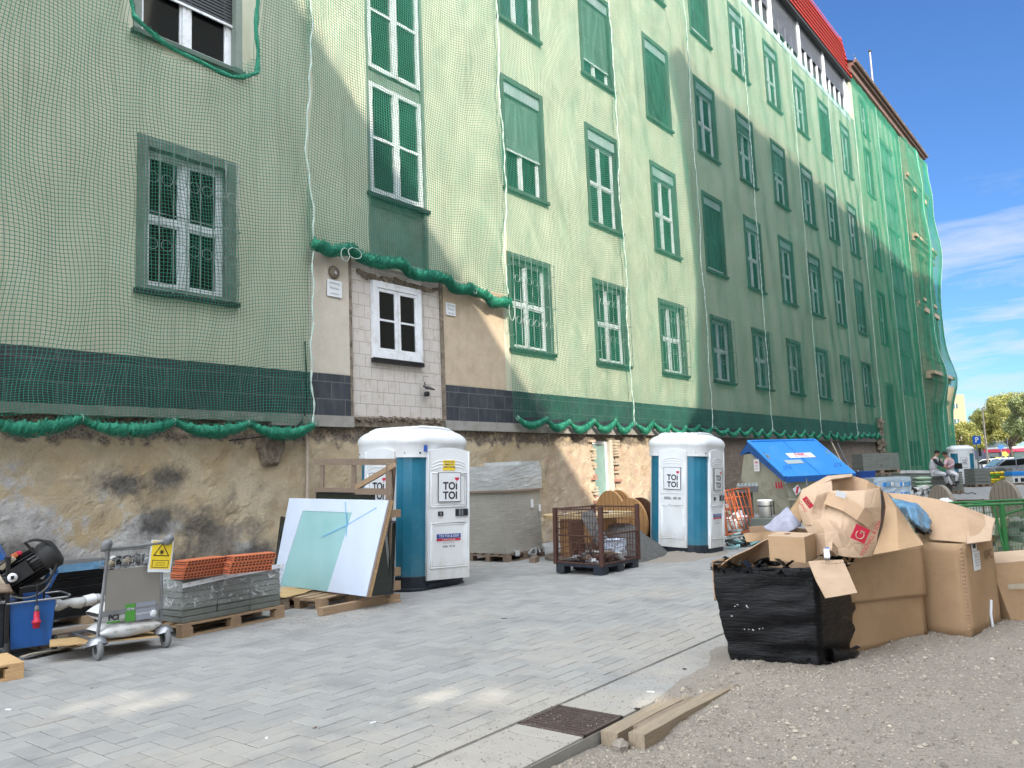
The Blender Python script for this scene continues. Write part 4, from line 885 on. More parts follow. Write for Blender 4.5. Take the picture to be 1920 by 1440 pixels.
p = gp(1824, 912); toilet((p.x+.35, p.y+.55, 0), R(23.5), 'small distant portable toilet behind the two sitting workers', tilt=R(1.5))

# ============================================================ PALLETS AND STACKS
def pallet(mb, L_, W_, m='timber_grey', z=0., T=None):
    for y in (-W_/2+.05, 0, W_/2-.05):
        mb.box((0, y, z+.011), (L_, .10, .022), m, T)
        for x in (-L_/2+.07, 0, L_/2-.07): mb.box((x, y, z+.061), (.14, .10, .078), m, T)
    for x in (-L_/2+.06, 0, L_/2-.06): mb.box((x, 0, z+.111), (.12, W_, .022), m, T)
    for i in range(5): mb.box((0, -W_/2+.06+i*(W_-.12)/4, z+.133), (L_, .12, .022), m, T)
    return mb
# film wrapped carton stack
t = thing('wrapped_pallet_stack', 'tall stack of cartons in clear stretch film on a pallet against the base wall', 'pallet', (12.48, 10.05, 0))
pallet(MB(), 1.2, .95).build('pallet', t)
def lumpy(b, x0, x1, y0, y1, z0, z1, m, amp=.02, s=1., nz=14, n=10, taper=0, seed=0, T=None, top=True):
    per = []
    for i in range(n): per.append((x0+(x1-x0)*i/n, y0))
    for i in range(n): per.append((x1, y0+(y1-y0)*i/n))
    for i in range(n): per.append((x1-(x1-x0)*i/n, y1))
    for i in range(n): per.append((x0, y1-(y1-y0)*i/n))
    cx, cy = (x0+x1)/2, (y0+y1)/2; P = []
    for j in range(nz+1):
        v = j/nz; r = []
        for x, y in per+[per[0]]:
            k = 1+taper*v; dx, dy = x-cx, y-cy; q = amp*vn(x*s+seed, y*s, (z0+(z1-z0)*v)*s*1.4, 3)
            q += amp*.5*vn(x*s+seed, y*s, v*5+z0, 9)
            L2 = math.hypot(dx, dy); r.append((cx+dx*k+dx/L2*q, cy+dy*k+dy/L2*q, z0+(z1-z0)*v))
        P.append(r)
    b.grid(P, m, T, smooth=False)
    if top:
        G = [[(x0+(x1-x0)*i/8, y0+(y1-y0)*j/8, z1+amp*.6*vn(i*.6+seed, j*.6, z1, 1)-.004) for j in range(9)] for i in range(9)]; b.grid(G, m, T, smooth=False)
b = MB(); lumpy(b, -.57, .57, -.45, .45, .15, 1.30, 'film_board', .012, .6, seed=1); b.build('lower_cartons', t)
b = MB(); lumpy(b, -.63, .60, -.48, .48, 1.33, 1.80, 'film_top', .02, .7, seed=4); lumpy(b, -.05, .58, -.46, .46, 1.80, 1.88, 'film_top', .015, seed=8, nz=3); b.build('upper_cartons', t)
b = MB(); b.bx(-.64, .62, -.5, .5, 1.30, 1.335, 'timber_grey'); b.build('board', t)
b = MB(); b.box((.25, -.475, 1.05), (.09, .006, .16), 'paper'); b.box((.5, -.475, .95), (.07, .006, .13), 'paper'); b.build('label', t)
b = MB()
for i in range(9): a = random.uniform(-.6, .6); b.box((a, -.48+random.uniform(-.04, .02), .14), (.12, .03, .10), 'film_top', rz=random.random(), rx=random.uniform(-.8, .8))
b.build('loose_film', t)
b = MB(); b.box((0, 0, .05), (.26, .12, .10), 'timber_grey', rz=R(20)); o = b.build('timber_offcut', loc=gp(1002, 1054)); tag(o, 'short grey timber offcut on the paving beside the wrapped stack', 'offcut')

# paving slabs under film, with two packs of hollow bricks
SP = gp(330, 1199); sang = R(3)
t = thing('slab_pallet', 'low pallet of grey slabs under torn clear film, behind the luggage trolley', 'pallet', (SP.x+.72, SP.y+.50, 0), sang)
pallet(MB(), 1.38, .95, 'timber').build('pallet', t)
b = MB()
for j in range(7):
    for i in range(3):
        for k in range(2): b.box((-.44+i*.44+random.uniform(-.005, .005), -.22+k*.44, .148+.032+j*.066), (.432, .432, .060), 'slab_grey')
b.build('slabs', t, bevel=.004)
b = MB(); lumpy(b, -.675, .675, -.455, .455, .30, .625, 'film_clear', .018, 2, seed=3); b.build('film', t)
b = MB()
for (xa, za), (xb, zb) in (((-.68, .56), (.0, .60)), ((0, .60), (.68, .63))): b.quad((xa, -.475, za-.03), (xb, -.475, zb-.03), (xb, -.475, zb+.02), (xa, -.475, za+.02), 'paper', .004)
for i in range(9): text(b, '/////', .018, 'ink', Matrix.Translation((-.6+i*.15, -.481, .567+i*.0075)), .0)
b.build('warning_tape', t)
def bricks(x, y, z, rz, lay, n, lab):
    t = thing('brick_pack', lab, 'bricks', (x, y, z), rz, None)
    for j in range(lay):
        L_ = .50; D_ = .24; b = MB(); hgt = .062; off = (-.02, .0, .03)[j % 3]
        b.box((off, 0, hgt/2+j*(hgt+.004)), (L_, D_, hgt), 'brick_orange'); o = b.build('brick_layer', t)
        h = MB()
        for r_ in range(3):
            for c in range(12):
                if r_ < 2: h.box((off-L_/2+.028+c*.0400+(.008 if r_ % 2 else 0), -D_/2-.0015, .018+r_*.027+j*(hgt+.004)), (.026, .003, .017), 'brick_hole')
        for r_ in range(2): h.box((off-L_/2-.0015, 0, .02+r_*.024+j*(hgt+.004)), (.003, D_*.94, .008), 'brick_hole')
        h.build('holes', o)
bricks(*(dp(373, 1074, 9.0).xy), .625, R(1), 3, 0, 'pack of hollow orange bricks on the slab pallet, nearer the trolley')
bricks(*(dp(466, 1071, 9.2).xy), .635, R(-14), 3, 0, 'pack of hollow orange bricks on the slab pallet, nearer the leaning panels')

# ============================================================ LUGGAGE TROLLEY
t = thing('luggage_trolley', 'silver luggage trolley with a yellow warning sign, loaded with paper sacks', 'trolley', (4.08, 8.10, 0), R(-4))
w = .33; b = MB()
for s in (-1, 1): b.tube([(s*w*.93, .10, .12), (s*w*.90, .03, .45), (s*w*.80, -.02, .97), (s*w*.84, -.04, 1.04)], .018, 'steel_grey', 8)
b.box((0, .02, .42), (w*1.8, .03, .05), 'steel_grey', rx=R(4)); b.tube([(-w*.9, .1, .16), (-w*.7, .95, .14), (w*.7, .95, .14), (w*.9, .1, .16)], .016, 'steel_grey', 8); b.build('frame', t)
b = MB(); b.tube([(-w*.9, -.10, 1.09), (-w*.78, -.06, 1.045), (0, -.05, 1.05), (w*.78, -.06, 1.065), (w*1.05, -.12, 1.09)], .019, 'rubber_grey', 8)
for s in (-1, 1): b.lathe([(0, -.07), (.035, -.06), (.05, 0), (.04, .06), (0, .075)], 'rubber_grey', 12, Matrix.Translation((s*w*.92, -.09, 1.085)) @ Matrix.Rotation(R(65), 4, 'X'))
b.build('handle_bar', t)
b = MB(); b.box((0, .005, .64), (w*1.62, .006, .40), 'cart_panel', rx=R(4)); b.build('front_plate', t)
b = MB()
for z in (.86, .94, 1.02): b.tube([(-w*.78, -.02, z), (-w*.75, .2, z), (w*.75, .2, z), (w*.78, -.02, z), (-w*.78, -.02, z)], .005, 'steel_grey', 5)
for i in range(9): x = -w*.75+i*w*1.5/8; b.tube([(x, -.02, .84), (x, -.03, 1.03)], .003, 'steel_grey', 4); b.tube([(x, -.02, .85), (x, .2, .85), (x, .2, 1.02)], .003, 'steel_grey', 4)
b.build('wire_basket', t)
for s in (-1, 1):
    wh = MB(); T = Matrix.Translation((s*w*1.0, .0, .095)) @ Matrix.Rotation(R(90), 4, 'Y') @ Matrix.Rotation(R(0), 4, 'Z')
    wh.lathe([(.04, -.022), (.085, -.022), (.095, -.012), (.095, .012), (.085, .022), (.04, .022)], 'rubber_grey', 24, T); o = wh.build('wheel', t)
    h = MB(); h.lathe([(0, -.024), (.042, -.02), (.055, -.016), (.055, .016), (.042, .02), (0, .024)], 'rubber_black', 18, T); h.build('hub', o)
    g = MB(); g.lathe([(.0, .12), (.05, .115), (.085, .08), (.10, .03)], 'steel_grey', 16, Matrix.Translation((s*w*.99, .03, .10)) @ Matrix.Rotation(R(-18), 4, 'X')); g.build('mudguard', t)
o = thing('warning_sign', 'yellow laser warning sign with a black triangle, tied to the trolley handle', 'sign', (4.32, 8.03, .93), R(-4)); T = Matrix.Rotation(R(7), 4, 'Y')
b = MB(); b.box((0, -.01, 0), (.235, .006, .32), 'paper', T); b.box((0, -.0145, .01), (.205, .003, .275), 'yellow_label', T); b.build('plate', o)
b = MB()
def tri(r, y, m): b.prism([(r*math.cos(R(a)), .045+r*math.sin(R(a))*.92) for a in (90, 210, 330)], y-.001, y, m, T)
tri(.098, -.0162, 'ink'); tri(.076, -.0174, 'yellow_label')
for i in range(16): a = i*math.pi/8; b.box((.014*math.cos(a), -.0184, .040+.014*math.sin(a)), (.03 if i % 2 else .022, .001, .0035), 'ink', T, ry=-a)
b.box((0, -.0164, -.078), (.17, .001, .075), 'ink', T); b.box((0, -.0174, -.078), (.158, .001, .063), 'yellow_label', T)
for i, s_ in enumerate(('Laserstrahlung', 'Nicht in den Strahl', 'blicken  Klasse 2')): text(b, s_, .010, 'ink', T @ Matrix.Translation((0, -.0184, -.062-i*.016)))
b.build('print', o)
b = MB(); b.box((0, 0, 0), (.03, .05, .14), 'red_ink', ry=R(4)); b.box((0, -.001, .085), (.032, .052, .04), 'paper', ry=R(4)); o = b.build('spray_can', loc=(4.45, 8.12, .93), bevel=.008); tag(o, 'small red and white can standing in the trolley basket behind the sign', 'can')
b = MB()
for i in range(14): 
    p = Vector((random.uniform(-.2, .16), random.uniform(.04, .17), .87+random.random()*.06)); b.lathe([(0, -.03), (.035, -.02), (.05, 0), (.03, .025), (0, .03)], random.choice(['gravel_dark', 'rubber_grey', 'film_top', 'eps_beige']), 8, Matrix.Translation(p) @ Matrix.Rotation(random.random()*3, 4, 'X'))
for i in range(4): p = Vector((random.uniform(-.2, .1), .08, .92)); b.tube([p+Vector((.07*math.sin(a*1.3+i), .03*math.cos(a*2), .04*math.sin(a*1.7))) for a in np.linspace(0, 6, 16)], .005, 'rubber_black', 5)
o = b.build('tool_jumble', loc=(4.08, 8.10, 0), rz=R(-4)); tag(o, 'jumble of grey tools and leads heaped in the trolley basket', 'tools')
def sack(name, lab, loc, L_, D_, H_, m, rz=0, cat='sack', pr=None, ry=0):
    P = []; n = 20; k = 18
    for i in range(n+1):
        u = i/n*2-1; e = (1-abs(u)**5)**.5; ez = .18+.82*(1-abs(u)**3.2); r_ = []
        for j in range(k+1):
            a = 2*math.pi*j/k; cx = math.copysign(abs(math.cos(a))**.55, math.cos(a)); sx_ = math.copysign(abs(math.sin(a))**.75, math.sin(a))
            r_.append((u*L_/2, cx*D_/2*(.86+.14*e), H_/2+sx_*H_/2*ez*(1+.10*vn(u*3, j*.5, L_*9))))
        P.append(r_)
    b = MB(); b.grid(P, m, Matrix.Rotation(ry, 4, 'Y')); t = b.build(name, loc=loc, rz=rz); tag(t, lab, cat); return t
o = sack('paper_sack', 'plain white paper sack lying at the bottom of the trolley', (4.10, 8.33, .15), .60, .44, .17, 'sack_white', R(-4))
t_ = MB(); 
for i, s_ in enumerate(('24', '20:05:21', '22:24', '05')): text(t_, s_, .022, 'surround_paint', Matrix.Translation(((-.17, -.02, .14, .23)[i], -.222, .085)))
t_.build('date_stamp', o)
o = sack('printed_sack', 'white and grey sack with a green stripe on top of the plain sack', (4.10, 8.33, .30), .60, .44, .21, 'sack_white', R(-4), ry=R(0))
t_ = MB(); t_.box((-.03, -.222, .10), (.095, .008, .17), 'sack_green_print'); t_.box((.125, -.222, .10), (.20, .008, .17), 'sack_grey_print')
text(t_, 'PCI', .05, 'ink', Matrix.Translation((-.19, -.226, .075)), .05); t_.box((-.19, -.224, .035), (.13, .003, .016), 'sack_green_print')
text(t_, 'Reparaturmörtel', .022, 'paper', Matrix.Translation((.125, -.228, .08)), .004); text(t_, '25 kg', .022, 'paper', Matrix.Translation((-.03, -.228, .14)), .004); t_.lathe([(.035, 0), (.035, .003), (0, .003)], 'paper', 16, Matrix.Translation((.20, -.226, .06)) @ Matrix.Rotation(R(90), 4, 'X'))
t_.build('printed_face', o)
b = MB(); b.box((0, 0, 0), (.95, .62, .012), 'ply', rz=R(-22), rx=R(-3), ry=R(2)); o = b.build('plywood_board', loc=(3.98, 8.50, .13)); tag(o, 'thin plywood board lying askew under the sacks on the trolley', 'board')
b = MB(); P = [(-.25+.05*i, .02*math.sin(i), .01*math.cos(i*2)) for i in range(12)]; b.tube(P, [.05+.012*math.sin(i*1.7) for i in range(12)], 'film_top', 10); b.tube([(.05, 0, 0), (.16, 0.01, .01)], .057, 'paper', 10); o = b.build('film_roll', loc=(3.93, 8.95, .47)); tag(o, 'crumpled roll of grey film sticking out left of the trolley', 'roll')
b = MB(); b.box((0, 0, .05), (.5, .18, .12), 'eps_beige', rz=R(10)); b.box((-.1, -.35, .035), (.2, .05, .05), 'timber_new', rz=R(12)); b.bx(-.35, .3, -.1, .2, 0, .13, 'timber_grey'); o = b.build('packing_pieces', loc=(4.0, 9.35, .0)); tag(o, 'beige packing pieces and a peg on the ground behind the trolley', 'packing')

# ============================================================ BLUE HYDRAULIC UNIT
t = thing('hydraulic_unit', 'blue wheeled pump tub with a tilted black motor, a blue cover and a red plug', 'machine', (3.42, 9.10, 0), R(-15))
b = MB(); x0, x1, y0, y1 = -.10, .30, -.12, .45
b.add([(x0+.02,y0+.02,.09),(x1-.03,y0+.02,.09),(x1-.03,y1,.09),(x0+.02,y1,.09),(x0,y0,.53),(x1,y0,.53),(x1,y1,.53),(x0,y1,.53)], [(0,3,2,1),(0,1,5,4),(1,2,6,5),(2,3,7,6),(3,0,4,7),(4,5,6,7)], 'blue_paint'); b.tube([(x0-.03,y0-.02,.54),(x1+.10,y0-.02,.55),(x1+.14,y0+.06,.56),(x1+.12,y1,.55),(x0,y1,.54)], .011, 'steel_grey', 6); b.build('tub', t, bevel=.01)
b = MB(); b.bx(-.75, -.14, -.10, .5, .12, .56, 'dark_plastic'); b.bx(-.14, -.10, -.14, .0, .09, 1.0, 'black_paint'); b.box((-.44, -.105, .32), (.09, .01, .09), 'cart_panel'); b.tube([(-.8, -.12, .58), (-.12, -.12, .56)], .02, 'steel_grey', 6); b.build('side_tank', t, bevel=.01)
for x, y in ((-.12, -.15), (.31, -.02), (.3, .4)):
    w_ = MB(); T = Matrix.Translation((x, y, .085)) @ Matrix.Rotation(R(90), 4, 'Y'); w_.lathe([(.02, -.02), (.05, -.025), (.08, -.02), (.085, 0), (.08, .02), (.05, .025), (.02, .02)], 'rubber_black', 20, T); w_.lathe([(0, -.026), (.035, -.024), (.04, .02), (0, .026)], 'rubber_grey', 14, T); w_.build('wheel', t)
A = Matrix.Translation((.06, .02, .86)) @ Matrix.Rotation(R(-15), 4, 'Z') @ Matrix.Rotation(R(58), 4, 'Y')
b = MB(); b.cyl(.135, -.20, .16, 'black_paint', 24, A); b.lathe([(.145, .16), (.155, .18), (.155, .28), (.12, .31), (0, .315)], 'rubber_black', 24, A)
for i in range(22):
    a = i*math.pi*2/22; b.box((.145*math.cos(a), .145*math.sin(a), -.02), (.028, .006, .34), 'black_paint', A, rz=a)
b.box((.0, -.165, -.02), (.15, .07, .16), 'black_paint', A); b.lathe([(.045, -.30), (.06, -.26), (.16, -.24), (.16, -.20)], 'eps_beige', 16, A); b.build('motor', t)
b = MB(); b.lathe([(.045, 0), (.045, .006), (0, .006)], 'paper', 16, Matrix.Translation((-.09, -.20, .80)) @ Matrix.Rotation(R(90), 4, 'X')); b.box((-.09, -.21, .80), (.03, .004, .035), 'ink'); b.build('badge', t)
b = MB(); b.bx(-.02, .22, -.02, .35, .53, .78, 'black_paint'); b.bx(.02, .20, -.03, .0, .50, .62, 'blue_paint'); b.bx(.16, .26, .02, .3, .6, .95, 'blue_paint'); b.box((.2, -.02, .80), (.05, .02, .12), 'paper', ry=R(25)); b.build('pump_block', t, bevel=.008)
b = MB()
T = Matrix.Translation((-.33, .12, .93)) @ Matrix.Rotation(R(-28), 4, 'Y') @ Matrix.Rotation(R(-8), 4, 'Z')
b.box((0, 0, .04), (.42, .36, .16), 'blue_paint', T); b.box((.03, 0, .14), (.30, .28, .06), 'blue_paint', T); b.box((.1, -.02, .19), (.14, .2, .05), 'blue_paint', T); b.box((-.05, -.18, -.02), (.3, .05, .1), 'black_paint', T); b.tube([(-.15, -.16, .10), (-.05, -.17, .17), (.1, -.15, .19), (.2, -.1, .1)], .008, 'rubber_black', 6, T=T); b.build('cover', t, bevel=.015)
b = MB(); b.box((-.12, 0, .93), (.16, .12, .05), 'eps_beige', ry=R(-40)); b.box((-.06, -.02, 1.0), (.06, .05, .05), 'orange_rust', ry=R(-40)); b.box((-.02, 0, 1.02), (.05, .05, .04), 'red_ink'); b.build('coupling', t, bevel=.01)
b = MB(); b.tube([(.1, -.13, 1.02)]+[(.10+.20*math.cos(a), -.14, .92+.23*math.sin(a)) for a in np.linspace(R(115), R(-100), 22)]+[(-.02, -.14, .68)], .014, 'rubber_black', 8); b.tube([(.04+.22*math.cos(a), -.12, .78+.20*math.sin(a)) for a in np.linspace(R(30), R(-140), 18)], .009, 'rubber_grey', 7)
b.tube([(.28, -.02, 1.0), (.31, -.05, .8), (.24, -.1, .66)], .02, 'blue_paint', 8); b.build('hose', t)
b = MB(); b.tube([(.13, -.16, .72), (.13, -.17, .50)], .007, 'rubber_black', 6); b.lathe([(.012, .50), (.02, .48), (.022, .44), (.0, .44)], 'rubber_grey', 12, Matrix.Translation((.13, -.17, 0))); b.lathe([(.024, .445), (.028, .36), (.042, .35), (.042, .33), (.034, .33), (.032, .28), (0, .28)], 'red_ink', 14, Matrix.Translation((.13, -.17, 0))); b.build('red_plug', t)
b = MB(); P = [[(x, y, .03+.02*vn(x*4, y*4, 1)+(.02 if j in (0,) else 0)) for j, y in enumerate((-.1, -.02, .05))] for x in np.linspace(-.2, .3, 10)]; b.grid(P, 'eps_beige'); o = b.build('cardboard_scrap', loc=gp(80, 1229), rz=R(10), solid=.012); tag(o, 'crumpled pale strip of board on the paving below the blue tub', 'scrap')
b = MB(); P = [[(x, y, .62+.10*vn(x*2, y*2, 4)+.06*(j == 1)) for j, y in enumerate(np.linspace(-.2, .25, 6))] for x in np.linspace(-.35, .12, 10)]; b.grid(P, 'timber_grey'); o = b.build('grey_sheet', loc=(3.12, 9.0, .08), solid=.02); tag(o, 'crumpled greyish sheet lying over the tank at the left edge', 'sheet')
# pallet at the left edge
t = thing('wooden_pallet', 'fresh pale wooden pallet cut off by the left edge, in front of the blue tub', 'pallet', (2.62, 8.35, 0), R(-8)); pallet(MB(), .95, .62, 'timber_new').build('deck', t, bevel=.003)
b = MB(); b.lathe([(0, 0), (.16, 0), (.17, .03), (0, .04)], 'rubber_black', 20); o = b.build('rubber_disc', loc=(2.55, 7.83, 0)); tag(o, 'flat black rubber disc on the paving at the left edge', 'disc')

# ============================================================ STEEL BEAMS BY THE WALL
t = thing('beam_stack', 'stack of dark steel beams topped with grey and blue channels along the base wall', 'beams', (4.2, 10.72, 0))
rnd = random.Random(2)
for j in range(5):
    m = 'black_paint'; z = .10+j*.115; b = MB(); y = -.25+rnd.uniform(-.02, .02)
    for k in range(3):
        yy = y+k*.2; b.bx(-3.0, .85+rnd.uniform(-.1, .1), yy, yy+.17, z+.09, z+.105, m); b.bx(-3.0, .85, yy, yy+.17, z, z+.014, m); b.bx(-3.0, .85, yy+.05, yy+.12, z+.014, z+.09, m)
    b.build('beam', t)
for k in range(3):
    b = MB(); y = -.32+k*.22; b.bx(-3, .95, y, y+.20, .69, .705, 'cart_panel'); b.bx(-3, .95, y-.008, y, .66, .75, 'steel_grey' if k else 'blue_bag'); b.bx(-3, .95, y+.20, y+.208, .68, .75, 'steel_grey'); b.build('channel', t)
b = MB()
for k, (x, y) in enumerate(((-.35, -.2), (-.05, -.18), (.25, -.22), (-.7, -.05), (.55, 0))): b.box((x, y, .708), (.22, .022, .004), 'lid_blue', rz=R((30, -35, 10, 40, -20)[k]))
b.build('chalk_mark', t)
b = MB(); b.bx(-.06, .06, -.3, .4, 0, .10, 'timber'); b.build('bearer', t, loc=(.5, 0, 0)); MB().bx(-.06, .06, -.3, .4, 0, .10, 'timber').build('bearer', t, loc=(-.8, 0, 0))

# ============================================================ LEANING PANELS AND THEIR RACK
a = gp(512, 1096, .17); c = gp(690, 1119, .17)
xd = (c-a); wdt = xd.length; nrm = Vector((xd.y, -xd.x, 0)).normalized()      # towards the viewer
if nrm.dot(a) > 0: nrm = -nrm
tl = dp(543, 934, (a-EYE).dot(FW)+.10); _n = (c-a).cross(tl-a).normalized(); _r = ray(732, 938); tr = EYE+_r*((a-EYE).dot(_n)/_r.dot(_n))
def lerp(p, q, t): return p+(q-p)*t
def onp(u, v): return lerp(lerp(a, c, u), lerp(tl, tr, u), v)
t = thing('glazed_door_leaf', 'white filmed door leaf with an inset of teal glass leaning back on the pallets', 'door leaf')
n = (c-a).cross(tl-a).normalized(); n = -n if n.dot(EYE-a) < 0 else n
def slab(b, uv, m, off0, off1):
    P = [onp(u, v)+n*off1 for u, v in uv]+[onp(u, v)+n*off0 for u, v in uv]; b.add(P, [(0,1,2,3),(7,6,5,4),(0,4,5,1),(1,5,6,2),(2,6,7,3),(3,7,4,0)], m)
b = MB(); slab(b, [(0,0),(1,0),(1,1),(0,1)], 'timber_new', -.05, -.012); slab(b, [(.975,0),(1,0),(1,1),(.975,1)], 'timber_grey', -.012, -.004); b.build('core_board', t)
b = MB()
U = (.08, .61); V = (.0, .86); slab(b, [(0,0),(.08,0),(.18,.86),(0,.86)], 'film_white', -.011, .006); slab(b, [(.61,0),(.985,0),(.985,.86),(.685,.86)], 'film_white', -.011, .006); slab(b, [(0,.86),(.985,.86),(.985,1),(0,1)], 'film_white', -.011, .006); b.build('white_facing', t)
b = MB(); slab(b, [(.08,0),(.61,0),(.685,.86),(.18,.86)], 'teal_glass', -.011, -.002); b.build('glass_inset', t)
b = MB()
for u0, v0, u1, v1 in ((.60,.97,.66,.74), (.90,.92,.66,.72), (.66,.72,.44,.58), (.66,.74,.68,.60)):
    d = Vector((u1-u0, v1-v0)); q = Vector((-d.y, d.x)).normalized()*.0045; slab(b, [(u0-q.x, v0-q.y), (u1-q.x, v1-q.y), (u1+q.x, v1+q.y), (u0+q.x, v0+q.y)], 'spray_blue', .006, .0075)
b.build('spray_mark', t)
# dark glazing units behind it
def sheet(name, P, m, edge, lab, th=.03):
    P = [Vector(p) for p in P]; t = thing(name, lab, 'glass'); b = MB(); b.quad(*P, m, th); b.build('pane', t); b = MB(); ctr = sum(P, Vector())/4
    for i in range(4): b.tube([P[i], P[(i+1) % 4]], .014, edge, 5)
    b.build('edge_seal', t)
g0 = dp(694, 1116, 10.12)
sheet('glazing_unit', [g0, dp(736, 1112, 10.5), dp(741, 978, 10.75), dp(722, 978, 10.35)], 'dark_glass', 'black_paint', 'dark glazing unit leaning behind the white panel, its edge showing on the right')
sheet('glazing_unit', [dp(590, 1060, 11.4), dp(700, 1062, 10.75), dp(700, 926, 10.85), dp(594, 924, 11.5)], 'dark_glass', 'black_paint', 'dark glazing unit whose top shows above the white panel inside the timber rack')
b = MB(); b.quad(dp(514, 1080, 11.9), dp(534, 1080, 12.1), dp(538, 970, 12.2), dp(528, 968, 12.0), 'dark_glass', .02); o = b.build('black_sheet'); tag(o, 'narrow black sheet edge showing left of the leaning white panel', 'sheet')
t = thing('timber_rack', 'grey timber A-frame rack behind the leaning panels, in front of the left toilet', 'rack')
def bar(b, p, q, w, h, m):
    p, q = Vector(p), Vector(q); T = frameM(p, q-p, Vector((0,0,1)) if abs((q-p).normalized().z) < .9 else RT); b.box(((q-p).length/2, 0, 0), ((q-p).length, w, h), m, T)
Z1, Z2 = 10.6, 11.5
zd = lambda px: 11.75-(px-590)/150*1.15
for px in (604, 664): bar(MB_ := MB(), dp(px, 872, zd(px)), dp(px-4, 1100, zd(px)), .07, .06, 'timber_grey'); MB_.build('post', t)
bar(m := MB(), dp(730, 868, Z1), dp(727, 1120, Z1), .08, .08, 'timber_grey'); m.build('post', t)
bar(m := MB(), dp(590, 866, Z2+.2), dp(742, 866, Z1-.06), .03, .085, 'timber_grey'); m.build('rail', t)
bar(m := MB(), dp(590, 920, Z2+.2), dp(735, 922, Z1-.06), .03, .085, 'timber_grey'); m.build('rail', t)
bar(m := MB(), dp(740, 872, Z1-.1), dp(668, 914, 11.05), .04, .07, 'timber'); m.build('brace', t)
bar(m := MB(), dp(740, 872, Z1-.1), dp(734, 955, Z1+.5), .04, .06, 'timber_grey'); m.build('brace', t)
for py, h in ((965, .10), (1074, .11), (1100, .12)): bar(m := MB(), dp(722, py, Z1-.02), dp(746, py-3, Z1+.3), .09, h, 'timber'); m.build('block', t)
q = gp(610, 1140); t = thing('low_pallet', 'weathered flat pallet carrying the leaning white panel', 'pallet', (q.x+.42, q.y+.42, 0), R(8)); pallet(MB(), 1.25, .85, 'timber').build('deck', t, bevel=.003)
q = gp(545, 1140); t = thing('low_pallet', 'older pallet with torn plywood on top, between slab pallet and panel', 'pallet', (q.x+.15, q.y+.45, 0), R(20)); pallet(MB(), 1.0, .8, 'timber_grey').build('deck', t)
b = MB(); P = [[(x*1.0+.03*vn(x*9, y*9, 2), y, .16+.015*vn(x*5, y*5, 2)) for y in np.linspace(-.42, .3, 9)] for x in np.linspace(-.5, .42, 11)]; b.grid(P, 'ply', smooth=False); b.build('torn_plywood', t, solid=.008)
bar(m := MB(), gp(600, 1147, .05), gp(745, 1119, .05), .10, .09, 'timber'); o = m.build('squared_timber'); tag(o, 'long squared timber under the front edge of the leaning white panel', 'timber')
for px, py, l_, r_, lab in ((617, 1146, .22, .5, 'small board offcut lying on the grit before the pallets'), (737, 1130, .2, -.3, 'small wooden wedge at the right foot of the rack')):
    b = MB(); b.box((0, 0, .015), (l_, .08, .03), 'timber', rz=r_); o = b.build('wood_offcut', loc=gp(px, py)); tag(o, lab, 'offcut')

# ============================================================ RUSTY CAGE, DRUMS, HEAP
t = thing('mesh_cage', 'rusty mesh cage on a dark base full of scrap, on the open paving', 'cage', (11.44, 7.30, 0), R(2), tilt=R(1.5)); L_, D_, H_ = 1.22, .86, 1.02
b = MB(); b.bx(-L_/2, L_/2, -D_/2, D_/2, .11, .16, 'dark_plastic')
for x in (-L_/2+.1, 0, L_/2-.1):
    for y in (-D_/2+.08, D_/2-.08): b.bx(x-.10, x+.10, y-.08, y+.08, 0, .11, 'dark_plastic')
b.build('base', t, bevel=.006)
for x in (-1, 1):
    for y in (-1, 1): m = MB(); m.bx(x*L_/2-.028, x*L_/2+.028, y*D_/2-.028, y*D_/2+.028, .14, H_+(.04 if y < 0 else .02), 'rust'); m.build('post', t)
def meshwall(p, q, z0, z1, n, m_, name='mesh_side'):
    b = MB(); p, q = Vector(p), Vector(q); d = q-p; k = int(d.length/.05)
    for i in range(1, k): x = p+d*(i/k); b.tube([(x.x, x.y, z0), (x.x, x.y, z1)], .0045, m_, 4, caps=False)
    kk = int((z1-z0)/.10)
    for j in range(kk+1): z = z0+(z1-z0)*j/kk; b.tube([(p.x, p.y, z), (q.x, q.y, z)], .0045 if 0 < j < kk else .012, m_, 4, caps=False)
    b.build(name, t)
A, B = L_/2, D_/2
meshwall((-A, -B, 0), (-A, B, 0), .17, H_, 1, 'rust'); meshwall((-A, B, 0), (A, B, 0), .17, H_, 1, 'rust'); meshwall((A, -B, 0), (A, B, 0), .17, H_, 1, 'rust'); meshwall((-A, -B, 0), (A, -B, 0), .17, .62, 1, 'rust')
b = MB(); b.tube([(-A, -B, .62), (A, -B, .62)], .016, 'rust', 6); b.tube([(-A, 0, .60), (-A, -B, .60)], .012, 'rust', 5); b.tube([(-A, 0, .60), (-A, B, .60)], .012, 'rust', 5); b.build('rail', t)
b = MB(); rnd = random.Random(8)
for i in range(60):
    p = Vector((rnd.uniform(-.5, .35), rnd.uniform(-.3, .3), rnd.uniform(.2, .42))); d = Vector((rnd.uniform(-.25, .25), rnd.uniform(-.2, .2), rnd.uniform(.0, .35))); b.tube([p, p+d*.5+Vector((.02, .02, .06)), p+d], .006, rnd.choice(['rust', 'rubber_black', 'drum_brown']), 4)
for i in range(50): b.box((rnd.uniform(-.5, .5), rnd.uniform(-.32, .32), rnd.uniform(.18, .30)), (rnd.uniform(.05, .2), rnd.uniform(.05, .15), .04), rnd.choice(['gravel_dark', 'paper', 'rust', 'timber_grey', 'film_top']), rz=rnd.random()*3, rx=rnd.uniform(-.7, .7))
o = b.build('scrap_heap', loc=(11.44, 7.30, 0), rz=R(2)); tag(o, 'tangle of rusty rods, cable and broken bits filling the cage', 'scrap')
